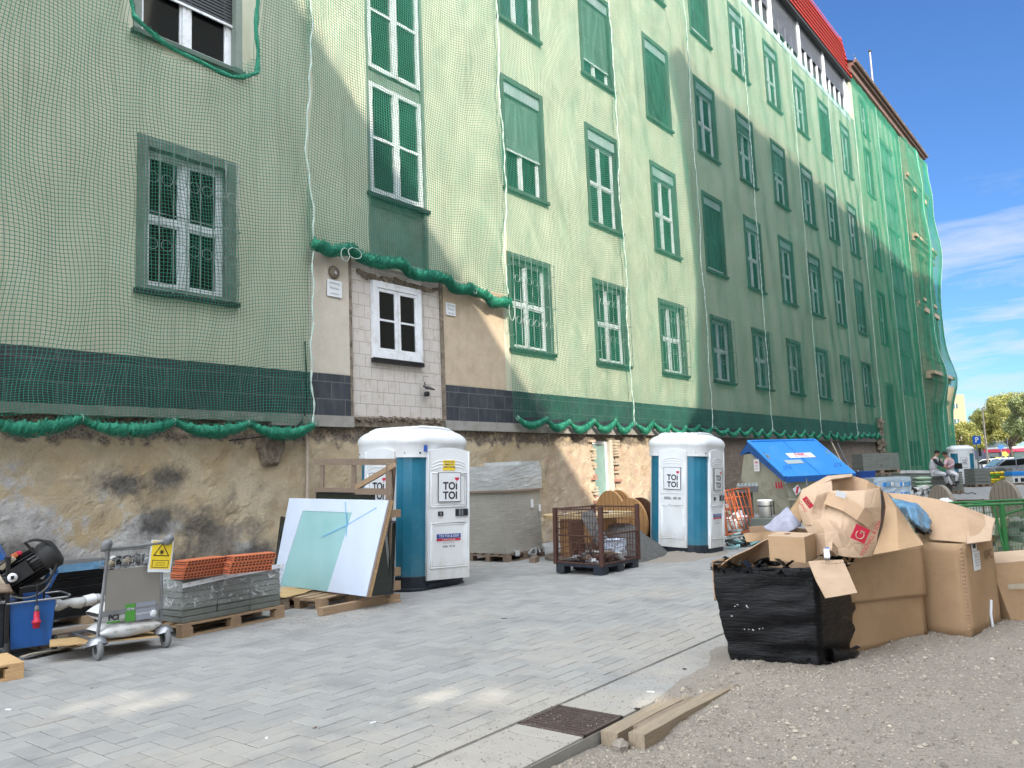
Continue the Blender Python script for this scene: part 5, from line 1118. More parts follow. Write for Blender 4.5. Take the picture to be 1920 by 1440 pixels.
b = MB(); P = [[(-.2+.55*u+.05*vn(u*4, v*4, 2), -.05+.25*v, 1.0-.62*u-.08*v+.06*vn(u*5, v*5, 0)) for v in np.linspace(0, 1, 9)] for u in np.linspace(0, 1, 14)]; b.grid(P, 'film_top'); o = b.build('plastic_sheet', loc=(11.46, 7.30, 0), rz=R(2)); tag(o, 'crumpled pale plastic sheet spilling down inside the rusty cage', 'sheet')
b = MB(); b.box((-.26, .22, .52), (.36, .06, .62), 'drum_brown'); o = b.build('brown_board', loc=(11.44, 7.30, 0)); tag(o, 'brown board standing at the back left inside the cage', 'board')
b = MB(); lumpy(b, .05, .42, -.28, .0, .2, .48, 'film_white', .06, 3, nz=6, n=6, seed=5); o = b.build('white_bag', loc=(11.5, 7.30, 0)); tag(o, 'white and red bag low in the right half of the cage', 'bag')
def disc(b, r, x0, x1, m, T, n=30, planks=True):      # wooden drum flange, axis along local x
    Q = T @ Matrix.Rotation(R(90), 4, 'Y'); b.cyl(r, x0, x1, m, n, Q)
    if planks:
        for s in (x0-.003, x1+.003):
            for i in range(-3, 4): 
                y = i*r*.27; h = math.sqrt(max(0, r*r-y*y))*.97; b.box((s, y, 0), (.004, .006, 2*h), 'brick_hole', T)
# flat lying drum
q = dp(1102, 962, 15.4); zt = q.z; t = thing('cable_drum', 'large wooden drum lying flat like a table behind the rusty cage', 'drum', (q.x, q.y, 0)); b = MB(); b.cyl(.86, zt-.06, zt, 'drum_pale', 36); b.build('flange', t, bevel=.01)
b = MB(); b.cyl(.86, .0, .06, 'drum_grey', 36); b.build('flange', t); b = MB(); b.lathe([(.55, .06), (.56, .3), (.54, zt-.06)], 'drum_orange', 24); b.build('core', t)
b = MB()
for i in range(14): a = random.random()*6.28; r_ = random.random()*.6; b.box((r_*math.cos(a), r_*math.sin(a), zt+.012), (random.uniform(.05, .25), random.uniform(.03, .1), .02), random.choice(['timber_grey', 'eps_beige', 'rubber_black', 'paper']), rz=a)
o = b.build('debris', loc=(q.x, q.y, 0)); tag(o, 'small bits of debris lying on top of the flat drum', 'debris', kind=None)
def drum(px, py, dep, r, wid, ang, m, m2, lab, core=True):
    q = dp(px, py, dep); t = thing('cable_drum', lab, 'drum', (q.x, q.y, 0), ang); T = Matrix.Translation((0, 0, r))
    b = MB(); disc(b, r, -wid/2-.05, -wid/2, m, T); b.build('flange', t, bevel=.006); b = MB(); disc(b, r, wid/2, wid/2+.05, m2, T); b.build('flange', t, bevel=.006)
    if core: b = MB(); b.lathe([(r*.5, -wid/2), (r*.5, wid/2)], m, 24, T @ Matrix.Rotation(R(90), 4, 'Y')); b.build('core', t)
    b = MB(); b.lathe([(.05, -wid/2-.06), (.05, -wid/2-.05)], 'brick_hole', 12, T @ Matrix.Rotation(R(90), 4, 'Y')); b.build('axle_hole', t)
drum(1152, 945, 17.6, .60, .16, R(-25), 'drum_orange', 'drum_orange', 'orange wooden drum standing sunlit beside the cellar window')
drum(1192, 950, 16.9, .52, .2, R(-22), 'drum_orange', 'drum_brown', 'orange and brown wooden drum between the cellar window and the second toilet')
def heap(loc, rx_, ry_, h, m, lab, name='gravel_heap', seed=1, amp=.25):
    P = []
    for i in range(25):
        u = i/24; P.append([(rx_*u*math.cos(a)*(1+.12*vn(math.cos(a)*2, math.sin(a)*2, seed)), ry_*u*math.sin(a)*(1+.12*vn(math.cos(a)*2, math.sin(a)*2, seed)), h*(1-u**1.6)*(1+amp*vn(math.cos(a)*u*3, math.sin(a)*u*3, seed+4))+.03*vn(math.cos(a)*u*14, math.sin(a)*u*14, seed+7)*(1-u)-.02*u) for a in np.linspace(0, 6.2832, 49)])
    b = MB(); b.grid(P, m); o = b.build(name, loc=loc); tag(o, lab, 'heap'); return o
heap((13.2, 7.9, 0), 1.0, .9, .62, 'gravel_dark', 'dark grey gravel heap between the rusty cage and the second toilet')
heap((13.9, 7.05, 0), 1.5, .9, .08, 'gravel', 'low spill of grey sand round the foot of the second toilet', 'sand_spill', 5)

# ============================================================ SKIP WITH BLUE LID
q = dp(1499, 994, 23.2)
t = thing('skip_container', 'beige skip with a big slanted bright blue lid behind the cardboard boxes', 'skip', (q.x, q.y, 0), R(-27)); L_, Wd = 2.5, 1.75       # local x along length, -y the front
# ends are trapezoids
b = MB(); hl = L_/2
def trap(x, th): b.prism([(-Wd/2, .35), (Wd/2-.1, .35), (Wd/2, 1.3), (Wd/2-.35, 1.95), (-Wd*.1, 2.0), (-Wd/2, 1.25)], -th/2, th/2, 'skip_beige', Matrix.Translation((x, 0, 0)) @ Matrix.Rotation(R(90), 4, 'Z'))
b.add([(-hl+.35,-Wd/2+.1,.25),(hl-.35,-Wd/2+.1,.25),(hl,-Wd/2,1.15),(-hl,-Wd/2,1.15)], [(0,1,2,3)], 'skip_beige'); b.bx(-hl+.35, hl-.35, -Wd/2+.1, Wd/2-.1, .2, .3, 'skip_beige'); b.add([(-hl+.35,Wd/2-.1,.25),(hl-.35,Wd/2-.1,.25),(hl,Wd/2,1.25),(-hl,Wd/2,1.25)], [(3,2,1,0)], 'skip_beige')
for s in (-1, 1):
    vs = [(s*(hl-.35), -Wd/2+.1, .2), (s*(hl-.35), Wd/2-.1, .2), (s*hl, Wd/2, 1.25), (s*hl, Wd/2-.2, 1.95), (s*hl, -.1, 1.98), (s*hl, -Wd/2, 1.15)]; b.add(vs, [(0,1,2,3,4,5) if s > 0 else (5,4,3,2,1,0)], 'skip_beige'); b.add([(v[0]-s*.06, v[1], v[2]) for v in vs], [(0,1,2,3,4,5)], 'skip_beige')
b.bx(-hl, hl, -Wd/2-.05, -Wd/2+.03, 1.08, 1.16, 'skip_beige'); b.bx(-hl+.1, hl-.1, -Wd/2-.02, -Wd/2+.04, .62, .68, 'skip_beige'); b.build('body', t)
b = MB()
for y in (-.35, .25): b.add([(-hl-.04, y, 1.9), (-hl-.04, y+.12, 1.9), (-hl+.30, y+.12, .3), (-hl+.30, y, .3)], [(0,1,2,3)], 'skip_beige'); b.add([(-hl-.04, y, 1.9), (-hl+.30, y, .3), (-hl+.38, y, .3), (-hl, y, 1.9)], [(0,1,2,3)], 'skip_beige')
b.build('rib', t)
b = MB()
lid = [(-hl-.08,-Wd/2-.12,1.28),(hl+.08,-Wd/2-.12,1.28),(hl+.04,.42,2.32),(-hl-.04,.42,2.32)]; b.quad(*lid, 'lid_blue', .05)
b.add([lid[3], lid[2], (hl, Wd/2, 1.95), (-hl, Wd/2, 1.95)], [(0,1,2,3)], 'lid_blue'); b.bx(-hl-.06, hl+.06, -Wd/2-.14, -Wd/2-.08, 1.12, 1.28, 'blue_paint'); b.tube([lid[3], lid[2]], .04, 'lid_blue', 8)
for s in (-1, 1): b.add([(s*(hl+.06), -Wd/2-.12, 1.26), (s*(hl+.04), .42, 2.30), (s*(hl+.04), Wd/2-.05, 1.93), (s*(hl+.04), .40, 2.02), (s*(hl+.06), -Wd/2-.02, 1.16)], [(0,1,2,3,4)], 'blue_paint')
b.tube([(-hl-.06,-Wd/2-.12,1.27), (-hl-.04,.42,2.33)], .045, 'lid_blue', 6); b.tube([(hl+.06,-Wd/2-.12,1.27), (hl+.04,.42,2.33)], .03, 'lid_blue', 6); b.build('lid', t)
NL = Vector(lid[2])-Vector(lid[1]); TL = frameM(Vector((0, (-Wd/2-.12+.42)/2, 1.80)), Vector((1,0,0)), NL)
b = MB(); b.box((-.0, -.006, 0), (.008, .006, NL.length), 'blue_paint', TL); b.build('lid_seam', t)
b = MB(); b.box((.05, -.012, .08), (.98, .006, .24), 'paper', TL); text(b, 'NIK', .12, 'red_ink', TL @ Matrix.Translation((.05, -.017, .12)), .03, sx=1.5); text(b, '0341 / 23 18 336', .055, 'red_ink', TL @ Matrix.Translation((.05, -.017, .02)), .008, sx=1.05); b.build('company_label', t)
b = MB(); b.box((-.45, -.010, -.22), (.62, .004, .18), 'blind_box', TL); b.build('worn_label', t)
b = MB()
for x in (-.95, .95): b.tube([TL @ Vector((x-.12, -.01, -.55)), TL @ Vector((x-.12, -.06, -.47)), TL @ Vector((x+.12, -.06, -.47)), TL @ Vector((x+.12, -.01, -.55))], .012, 'lid_blue', 6)
b.build('lid_handle', t); b = MB(); b.tube([(-.6, -Wd/2-.16, 1.2), (-.6, -Wd/2-.16, .95)], .02, 'steel_grey', 6); b.tube([(.6, -Wd/2-.16, 1.2), (.6, -Wd/2-.16, .95)], .02, 'steel_grey', 6); b.build('latch', t)
b = MB()
for i in range(3): b.add([(-hl+.02+.0, -Wd/2+.1+i*.1, .96), (-hl+.0, -Wd/2+.15+i*.1, .96), (-hl-.05, -Wd/2+.1+i*.1, 1.14), (-hl-.05, -Wd/2+.05+i*.1, 1.14)], [(0,1,2,3)], 'red_ink')
b.box((-hl+.36, -Wd/2-.07, .9), (.22, .02, .2), 'paper', ry=R(-30)); b.box((-hl+.36, -Wd/2-.082, .9), (.07, .01, .2), 'red_ink', ry=R(20)); b.build('hazard_marking', t)
b = MB(); Te = frameM(Vector((-hl-.06, .1, 1.62)), Vector((0,-1,0)), Vector((0,0,1))); b.box((0, -.005, 0), (.22, .006, .34), 'paper', Te); text(b, 'NIK', .06, 'red_ink', Te @ Matrix.Translation((0, -.01, .08)), .03); text(b, '0341', .04, 'red_ink', Te @ Matrix.Translation((0, -.01, -.02)), .005); text(b, '23 18', .04, 'red_ink', Te @ Matrix.Translation((0, -.01, -.1)), .005); b.build('end_label', t)

# ============================================================ ORANGE RACK, BUCKETS, RUBBLE
q = gp(1392, 1003); t = thing('orange_rack', 'tilted orange barred rack standing in the sun beside the second toilet', 'rack', (q.x, q.y, .06), R(-20), tilt=R(-4))
b = MB()
for k, y in enumerate((0, .5)):
    b.tube([(-.5, y, 0), (-.5, y, 1.02), (.42, y, 1.0), (.42, y, 0), (-.5, y, 0)], .03, 'orange_rust', 6)
for x, z in ((-.5, 0), (-.5, 1.02), (.42, 1.0), (.42, 0)): b.tube([(x, 0, z), (x, .5, z)], .024, 'orange_rust', 6)
b.build('frame', t)
for i in range(7):
    b = MB(); x = -.45+i*.135; b.tube([(x-.08, -.03, .95), (x+.10, -.03, .08)], .014, 'orange_rust', 5); b.build('bar', t)
b = MB()
for i in range(8): x = -.4+i*.11; b.tube([(x, .5, .03), (x, .5, 1.0)], .012, 'orange_rust', 4)
for z in (.3, .55, .8): b.tube([(-.5, .5, z), (.42, .5, z)], .012, 'orange_rust', 4); b.tube([(-.5, -.0, z+.05), (.42, 0, z+.02)], .010, 'orange_rust', 4)
b.build('back_mesh', t)
b = MB(); rnd = random.Random(4)
for i in range(60): b.box((rnd.uniform(-.42, .35), rnd.uniform(.08, .45), .06+abs(rnd.gauss(0, .18))), (rnd.uniform(.08, .25), .1, rnd.uniform(.05, .12)), rnd.choice(['paper', 'sack_white', 'eps_beige', 'film_top']), rz=rnd.random()*3, rx=rnd.uniform(-1, 1))
o = b.build('rubble_sacks', loc=(q.x, q.y, .05), rz=R(-20)); tag(o, 'white torn sacks and rubble piled inside the orange rack', 'rubble')
b = MB(); rnd = random.Random(6); q2 = gp(1385, 1022)
for i in range(90): b.box((rnd.gauss(0, .45), rnd.gauss(0, .35), abs(rnd.gauss(0, .08))), (rnd.uniform(.05, .35), rnd.uniform(.04, .16), .03), rnd.choice(['teal_glass', 'pane_pale', 'paper', 'gravel_dark', 'film_top', 'dark_glass']), rz=rnd.random()*3, rx=rnd.uniform(-.6, .6), ry=rnd.uniform(-.5, .5))
o = b.build('broken_glass_heap', loc=q2); tag(o, 'heap of broken glass and sheet scraps at the foot of the orange rack', 'rubble')
q = dp(1436, 970, 18.3); t = thing('white_bucket', 'white plastic bucket with a dark strap between orange rack and skip', 'bucket', (q.x, q.y, q.z)); b = MB(); b.lathe([(0, 0), (.14, 0), (.165, .36), (.175, .37), (.175, .39), (.15, .40), (0, .40)], 'white_plastic', 24); b.build('tub', t); b = MB(); b.lathe([(.166, .25), (.17, .27)], 'rubber_black', 20); b.tube([(-.1, -.17, .05), (-.1, -.175, .36)], .012, 'rubber_black', 5); b.tube([(.08, -.17, .05), (.08, -.175, .36)], .012, 'rubber_black', 5); b.build('strap', t)
b = MB(); b.bx(-.3, .3, -.25, .25, 0, max(.05, q.z-.005), 'slab_grey'); o = b.build('concrete_block', loc=(q.x, q.y, 0), bevel=.01); tag(o, 'rough grey block carrying the white bucket', 'block')
q = dp(1401, 915, 20.4); b = MB(); b.box((0, 0, -.02), (.56, .12, .16), 'steel_grey', rx=R(20))
for i in range(6): b.prism([(-.27+i*.1, .05), (-.21+i*.1, .05), (-.225+i*.1, .13), (-.255+i*.1, .13)], -.03, .02, 'blind_box')
b.bx(-.2, .2, .1, .4, -q.z, -.08, 'gravel_dark'); o = b.build('toothed_bucket', loc=q, rz=R(-38)); tag(o, 'pale toothed digger bucket propped behind the orange rack', 'digger bucket')

# ============================================================ TIMBERS, GRATE, SCRAPS IN THE FOREGROUND
t = thing('drain_grate', 'rusty slotted drain grate set in the edge of the paving', 'grate', (4.485, 3.135, 0)); gx, gy = .225, .245
b = MB(); b.bx(-gx-.01, gx+.01, -gy-.01, gy+.01, -.16, -.018, 'concrete')
for s in (-1, 1): b.bx(s*gx-.012, s*gx+.012, -gy-.012, gy+.012, -.10, .006, 'grate_iron'); b.bx(-gx, gx, s*gy-.012, s*gy+.012, -.10, .006, 'grate_iron')
b.build('frame', t)
for i in range(10): m = MB(); x = -gx+.035+i*(2*gx-.07)/9; m.bx(x-.0072, x+.0072, -gy+.01, gy-.01, -.03, .006, 'grate_iron'); m.build('bar', t)
def beam(x0, x1, y, w, h, z, ang, m, lab):
    b = MB(); n = 12; P = []
    for i in range(n+1):
        x = x0+(x1-x0)*i/n; a = .006*vn(x*3, y, 1); zz = z-.012*(i/n)**1.5-.006; P.append([(x, y-w/2+a, zz), (x, y-w/2+a*.5, zz+h+a), (x, y+w/2+a, zz+h), (x, y+w/2, zz), (x, y-w/2+a, zz)])
    b.grid(P, m, smooth=False)
    for i in (0, n): b.add(P[i][:4], [(0,1,2,3) if i else (3,2,1,0)], m)
    o = b.build('timber_beam', bevel=.004); tag(o, lab, 'timber', 'squared timbers half buried beside the grate'); return o
beam(4.40, 6.0, 2.79, .12, .085, -.075, 0, 'dusty_timber', 'squared timber against the paving edge, right beside the grate')
beam(4.44, 5.85, 2.62, .11, .10, -.085, 0, 'dusty_timber', 'outer squared timber half buried in the gravel, farther from the paving')
beam(4.58, 5.4, 2.70, .05, .06, -.05, 0, 'timber_grey', 'thin strip of wood wedged between the two squared timbers')
b = MB(); b.lathe([(0, -.03), (.05, -.02), (.055, .02), (.02, .05), (0, .05)], 'gravel', 7, smooth=False); o = b.build('stone_lump', loc=(4.37, 2.69, -.065)); tag(o, 'pale stone lump between the ends of the two timbers', 'stone')
rnd = random.Random(12)
for k, (px, py) in enumerate(((16, 1331), (172, 1290), (1195, 1330), (1220, 1298), (883, 1195), (945, 1160), (500, 1385), (1330, 1275), (1283, 1255), (700, 1356), (590, 1365))):
    b = MB(); b.box((0, 0, .004), (rnd.uniform(.03, .07), rnd.uniform(.008, .02), .006), ('paper', 'timber_grey', 'rubber_black')[k % 3], rz=rnd.random()*3); o = b.build('litter', loc=gp(px, py)); tag(o, 'small scrap of litter lying on the open paving or gravel', 'litter', 'small scraps of litter on the ground')

# ============================================================ CARDBOARD BOXES ON THE GRAVEL
def cg(ctrl, sub=6, amp=0., seed=0, s=6., rows=None):
    """control grid of (px, py, depth) -> refined grid of points with soft creases"""
    C = [[dp(*q) for q in r] for r in ctrl]; a, c = len(C), len(C[0]); P = []
    def cr(p0, p1, p2, p3, t): return .5*((2*p1)+(p2-p0)*t+(2*p0-5*p1+4*p2-p3)*t*t+(3*p1-p0-3*p2+p3)*t*t*t)
    def line(pts, n):
        o = []
        for i in range(len(pts)-1):
            for k in range(n):
                p0 = pts[max(i-1, 0)]; p3 = pts[min(i+2, len(pts)-1)]; o.append(cr(p0, pts[i], pts[i+1], p3, k/n)*.25+pts[i].lerp(pts[i+1], k/n)*.75)
        return o+[pts[-1]]
    rows_ = [line(r, sub) for r in C]; cols = list(zip(*rows_)); G = [line(list(q), sub) for q in cols]
    for i, r in enumerate(G):
        for j, p in enumerate(r):
            if amp: r[j] = p+Vector((vn(p.x*s+seed, p.y*s, p.z*s), vn(p.x*s, p.y*s+seed, p.z*s+7), vn(p.x*s, p.y*s, p.z*s+seed)))*amp
    return G
def cardpanel(name, par, ctrl, m, sub=5, amp=.006, seed=0, s=5, th=.008, smooth=True):
    b = MB(); b.grid(cg(ctrl, sub, amp*.55, seed, s), m, smooth=False); return b.build(name, par, solid=th)
def wallp(b, p, q, z0, z1, m, bul=.0, n=10, lean=0, seed=0, z0b=None, z1b=None):
    """upright board from p to q (xy), bulging outwards"""
    p, q = Vector((p[0], p[1], 0)), Vector((q[0], q[1], 0)); nn = Vector(((q-p).y, -(q-p).x, 0)).normalized(); P = []
    for i in range(n+1):
        u = i/n; r = []
        for j in range(n+1):
            v = j/n; za = z0+((z0b if z0b is not None else z0)-z0)*u; zc = z1+((z1b if z1b is not None else z1)-z1)*u
            c = p.lerp(q, u)+nn*(bul*math.sin(math.pi*u)*math.sin(math.pi*(.15+.7*v))+lean*v+.004*vn(u*3+seed, v*3, seed)); c.z = za+(zc-za)*v+.003*vn(u*4, seed, v); r.append(c)
        P.append(r)
    b.grid(P, m)
# black wrapped box
A0 = gp(1372, 1240); A1 = gp(1541, 1251); A2 = A1+Vector((.80, -.10, 0)); A3 = A0+Vector((.80, -.10, 0))
t = thing('wrapped_carton', 'open carton wrapped in shiny black stretch film at the near end of the cardboard pile', 'carton', (0, 0, 0)); H_ = .78
b = MB(); P = []
cor = [A0, A1, A2, A3, A0]; out4 = [Vector((-.10, .07, 0)), Vector((-.06, -.04, 0)), Vector((.04, -.04, 0)), Vector((.02, .05, 0)), Vector((-.10, .07, 0))]
for j in range(29):
    v = j/28; r = []
    for e in range(4):
        for i in range(18):
            u = i/18; p = cor[e].lerp(cor[e+1], u)+(out4[e].lerp(out4[e+1], u))*v
            c = (A0+A1+A2+A3)/4; d = (p-c); d.z = 0; d.normalize(); p = p+d*(.022*vn(p.x*2.5, p.y*2.5, v*7)+.010*vn(p.x*7, p.y*7, v*16)+.02*math.sin(math.pi*v)); z = v*H_+.02*vn(p.x*4, p.y*4, v*3)*(v > .9); p.z = z; r.append(p)
    r.append(r[0].copy()); P.append(r)
b.grid(P, 'stretch_film_black'); b.build('film', t)
b = MB()                                                # ragged film on the rim and foot
rnd = random.Random(3)
for i in range(150):
    e = rnd.randrange(0, 4); u = rnd.random(); p = cor[e].lerp(cor[e+1], u)+out4[e].lerp(out4[e+1], u); foot = i % 5 == 0 and e < 2
    p.z = rnd.uniform(.0, .05) if foot else H_+rnd.uniform(-.05, .04)
    if foot: p = p-out4[e].lerp(out4[e+1], u)+Vector((rnd.uniform(-.02, .02), rnd.uniform(-.05, .01), 0))
    a = Vector((rnd.uniform(-1, 1), rnd.uniform(-1, 1), rnd.uniform(-.6, .6)))*.06; c = Vector((rnd.uniform(-1, 1), rnd.uniform(-1, 1), rnd.uniform(-.6, .6)))*.05
    b.add([p-a, p-c, p+a, p+c], [(0,1,2,3)], 'stretch_film_black')
q = gp(1600, 1236); b.tube([A1+Vector((.15, -.02, .06)), q+Vector((-.1, 0, .05)), q+Vector((.12, .0, .03))], [.07, .05, .02], 'stretch_film_black', 9)
b.build('torn_film', t)
b = MB()
for i, (px, py) in enumerate(((1378, 1137), (1383, 1134), (1402, 1139), (1400, 1136), (1396, 1180), (1404, 1180), (1412, 1181), (1424, 1179), (1430, 1178), (1372, 1155))):
    d = (gp(1450, 1245)-EYE).dot(FW)-.13+.0; b.box(dp(px, py, d+(px-1450)/169*-.0), (.004, rnd.uniform(.006, .016), rnd.uniform(.004, .009)), 'film_top', ry=rnd.random(), rx=rnd.random())
b.build('film_tear', t)
b = MB(); wallp(b, (A0+out4[0]).xy, (A3+out4[3]).xy, .5, .83, 'cardboard_inner', seed=3); wallp(b, (A3+out4[3]).xy, (A2+out4[2]).xy, .4, .80, 'cardboard_inner', seed=4); b.build('carton_wall', t, solid=.008)
cardpanel('flap', t, [[(1349,1062,6.75),(1360,1052,6.78),(1432,1014,7.0),(1442,1010,7.02)],[(1362,1066,6.85),(1385,1060,6.95),(1425,1030,7.05),(1445,1022,7.05)],[(1382,1070,7.0),(1400,1062,7.1),(1428,1046,7.1),(1444,1040,7.1)]], 'cardboard_inner', 5, .02, 3)
cardpanel('flap', t, [[(1394,1000,7.35),(1430,998,7.3),(1462,997,7.25)],[(1400,1016,7.3),(1432,1013,7.3),(1466,1010,7.2)]], 'cardboard', 4, .01, 5)
cardpanel('flap', t, [[(1404,988,7.6),(1440,986,7.6),(1514,992,7.5)],[(1408,1001,7.6),(1440,1000,7.6),(1516,1008,7.5)]], 'cardboard_inner', 4, .01, 6)
cardpanel('flap', t, [[(1516,1053,6.35),(1548,1051,6.40),(1580,1050,6.45)],[(1530,1088,6.24),(1560,1084,6.28),(1594,1081,6.33)],[(1548,1122,6.16),(1578,1117,6.20),(1607,1112,6.25)]], 'cardboard_flap', 4, .004, 7, th=.01)
b = MB()
for i in range(12): b.box(dp(1540+i*5+rnd.uniform(-2, 2), 1056+rnd.uniform(-1, 2), 6.33), (.012, .012, .004), 'timber_grey')
b.build('torn_edge', t)
# shade in the carton's hollow, put in as a flat black sheet
b = MB(); b.add([A0+Vector((-.03,.02,.45)), A1+Vector((0,0,.45)), A2+Vector((0,0,.45)), A3+Vector((0,0,.45))], [(0,1,2,3)], 'black_paint'); b.build('hollow_shade', t)
# small carton on top
q0 = dp(1443, 1052, 6.60); xd = Vector((RT.x, RT.y, 0)).normalized()
def obox(b, o, x, y, z, m, T=None):
    x, y, z = Vector(x), Vector(y), Vector(z); v = [o, o+x, o+x+y, o+y, o+z, o+x+z, o+x+y+z, o+y+z]; b.add(v, [(0,3,2,1),(4,5,6,7),(0,1,5,4),(1,2,6,5),(2,3,7,6),(3,0,4,7)], m); return v
e1 = dp(1512, 1058, 6.42)-q0; e1z = Vector((0, 0, 1)); e2 = (dp(1542, 1048, 6.85)-dp(1512, 1058, 6.42)); e2.z = .0; up_ = Vector((.0, .0, .205))
t = thing('small_carton', 'small closed brown carton with a hand hole sitting on the black wrapped box', 'carton'); b = MB(); e1.z = -.01; e2l = e2.normalized()*.36; v = obox(b, q0, e1, e2l, up_, 'cardboard'); b.build('body', t, bevel=.006)
b = MB(); b.quad(v[4]+Vector((0,0,.004)), v[5]+Vector((0,0,.004)), v[6]+Vector((0,0,.006)), v[7]+Vector((0,0,.006)), 'cardboard_flap', .005); b.build('lid', t)
b = MB(); c = (v[4]+v[5]+v[6]+v[7])/4-e1*.12; b.lathe([(0, .0), (.026, 0), (.030, -.004)], 'brick_hole', 9, Matrix.Translation(c+Vector((0,0,.0085))) @ Matrix.Diagonal((1.5, .8, 1, 1))); b.build('hand_hole', t)
# wide box with folded collar
B0 = gp(1592, 1228); B1 = gp(1739, 1193); bd = Vector((-(B1-B0).y, (B1-B0).x, 0)).normalized()*.85; bd.z = 0
t = thing('cardboard_box', 'wide open brown box with a folded down collar, in the middle of the pile', 'carton', (0, 0, 0)); b = MB(); wallp(b, B0.xy, B1.xy, 0, .80, 'cardboard', .02, 14, seed=1); b.build('front', t, solid=.008)
b = MB(); wallp(b, B1.xy, (B1+bd).xy, 0, .80, 'cardboard', .0, seed=2); b.build('side', t, solid=.008); b = MB(); wallp(b, (B0+bd).xy, B0.xy, 0, .80, 'cardboard_inner', .0, seed=5); b.build('side', t, solid=.008); b = MB(); wallp(b, (B1+bd).xy, (B0+bd).xy, 0, .80, 'cardboard_inner', .0, seed=6); b.build('back', t, solid=.008)
nb = -bd.normalized()
b = MB(); wallp(b, (B0+nb*.028-Vector((.02,0,0))).xy, (B1+nb*.028).xy, .43, .815, 'cardboard', .03, 14, seed=9, z0b=.37, z1b=.82); b.build('collar', t, solid=.010)
cardpanel('raised_flap', t, [[(1655,922,7.35),(1663,925,7.3),(1672,938,7.3)],[(1661,950,7.15),(1680,955,7.1),(1694,968,7.15)],[(1655,990,7.0),(1683,990,6.9),(1715,1000,6.95)],[(1638,1040,6.72),(1685,1033,6.65),(1731,1022,6.78)]], 'cardboard', 6, .012, 4)
cardpanel('raised_flap', t, [[(1652,918,7.5),(1656,922,7.36)],[(1654,960,7.4),(1661,950,7.16)],[(1645,1010,7.3),(1655,990,7.0)],[(1636,1040,7.1),(1638,1040,6.72)]], 'drum_brown', 5, .012, 5)
# crumpled printed board in it
t = thing('printed_cardboard', 'crumpled pale cardboard with red squares and red lettering stuffed upright in the wide box', 'cardboard')
cardpanel('front_panel', t, [[(1557,921,7.10),(1590,921,7.02),(1622,920,7.0),(1649,914,7.05)],[(1541,958,6.98),(1580,955,6.86),(1620,952,6.84),(1652,950,6.98)],[(1541,985,6.84),(1575,992,6.72),(1608,985,6.78),(1648,985,6.92)],[(1552,1010,6.74),(1584,1018,6.66),(1612,1018,6.70),(1643,1018,6.84)],[(1565,1040,6.66),(1590,1044,6.62),(1615,1045,6.66),(1636,1042,6.76)]], 'cardboard_pale', 7, .016, 2, 7)
cardpanel('left_panel', t, [[(1506,918,7.25),(1530,907,7.22),(1558,897,7.3)],[(1500,930,7.1),(1530,930,7.02),(1560,921,7.12)],[(1499,952,7.05),(1522,955,6.95),(1541,958,6.98)],[(1507,987,7.0),(1522,985,6.88),(1541,985,6.86)]], 'cardboard_pale', 7, .014, 8, 7)
cardpanel('lower_fold', t, [[(1507,986,7.0),(1530,975,6.86),(1552,975,6.8),(1575,985,6.76)],[(1520,1005,6.85),(1545,990,6.68),(1570,1000,6.62),(1590,1012,6.64)],[(1530,1045,6.72),(1550,1035,6.58),(1585,1043,6.55),(1612,1046,6.6)]], 'cardboard_pale', 7, .014, 5, 7)
cardpanel('inner_panel', t, [[(1556,899,7.3),(1578,896,7.5),(1599,892,7.6),(1628,902,7.5),(1651,914,7.12)],[(1563,921,7.3),(1580,925,7.5),(1600,924,7.55),(1626,926,7.4),(1651,925,7.15)]], 'cardboard_inner', 7, .008, 6, 7)
cardpanel('top_fold', t, [[(1504,919,7.25),(1552,893,7.42),(1598,889,7.62)],[(1512,921,7.16),(1557,900,7.26),(1598,894,7.56)]], 'cardboard_pale', 6, .008, 9, 7)
# dark tape like stripe across the front
cardpanel('glue_strip', t, [[(1555,922,7.04),(1560,935,6.99)],[(1546,942,6.99),(1543,955,6.94)]], 'cardboard_inner', 3, .0, 0)
cardpanel('glue_strip', t, [[(1556,922,7.035),(1590,934,6.90),(1620,953,6.80),(1640,974,6.82)],[(1546,945,6.94),(1580,958,6.80),(1606,975,6.75),(1628,990,6.78)]], 'cardboard_inner', 5, .0, 0, th=.003)
def decal(px, py, dep, ang, yawoff=0, tilt=0):
    o = dp(px, py, dep); x = (R2*math.cos(ang)+U2*math.sin(ang)); up = (-R2*math.sin(ang)+U2*math.cos(ang)); return frameM(o, x, up)
b = MB(); T = decal(1613, 1001, 6.62, R(62)); b.box((0, 0, 0), (.125, .004, .125), 'red_ink', T @ Matrix.Rotation(R(-4), 4, 'Y'))
b.tube([T @ Vector((.034*math.cos(a)-.008, -.004, .034*math.sin(a)-.0)) for a in np.linspace(R(60), R(380), 18)], .0045, 'cardboard_pale', 5); b.tube([T @ Vector(p) for p in ((.0, -.004, .0), (.028, -.004, .0), (.028, -.004, -.028))], .004, 'cardboard_pale', 5); b.build('printed_square', t)
b = MB(); text(b, 'TTSCHALL & SÖH', .034, 'red_ink', decal(1633, 1010, 6.60, R(62)) @ Matrix.Translation((0, 0, 0)), .006, sx=.86); b.build('printed_name', t)
b = MB(); T = decal(1515, 942, 6.90, R(-52)); b.box((0, 0, 0), (.105, .004, .045), 'red_ink', T); b.tube([T @ Vector((.03*math.cos(a)+.0, -.004, .012*math.sin(a))) for a in np.linspace(R(60), R(330), 12)], .003, 'cardboard_pale', 5); text(b, 'GANG', .026, 'red_ink', decal(1505, 950, 6.88, R(-60)), .004); b.build('printed_square', t)
b = MB(); b.box((0, 0, 0), (.085, .003, .05), 'paper', decal(1577, 927, 6.88, R(-18))); b.build('shipping_label', t)
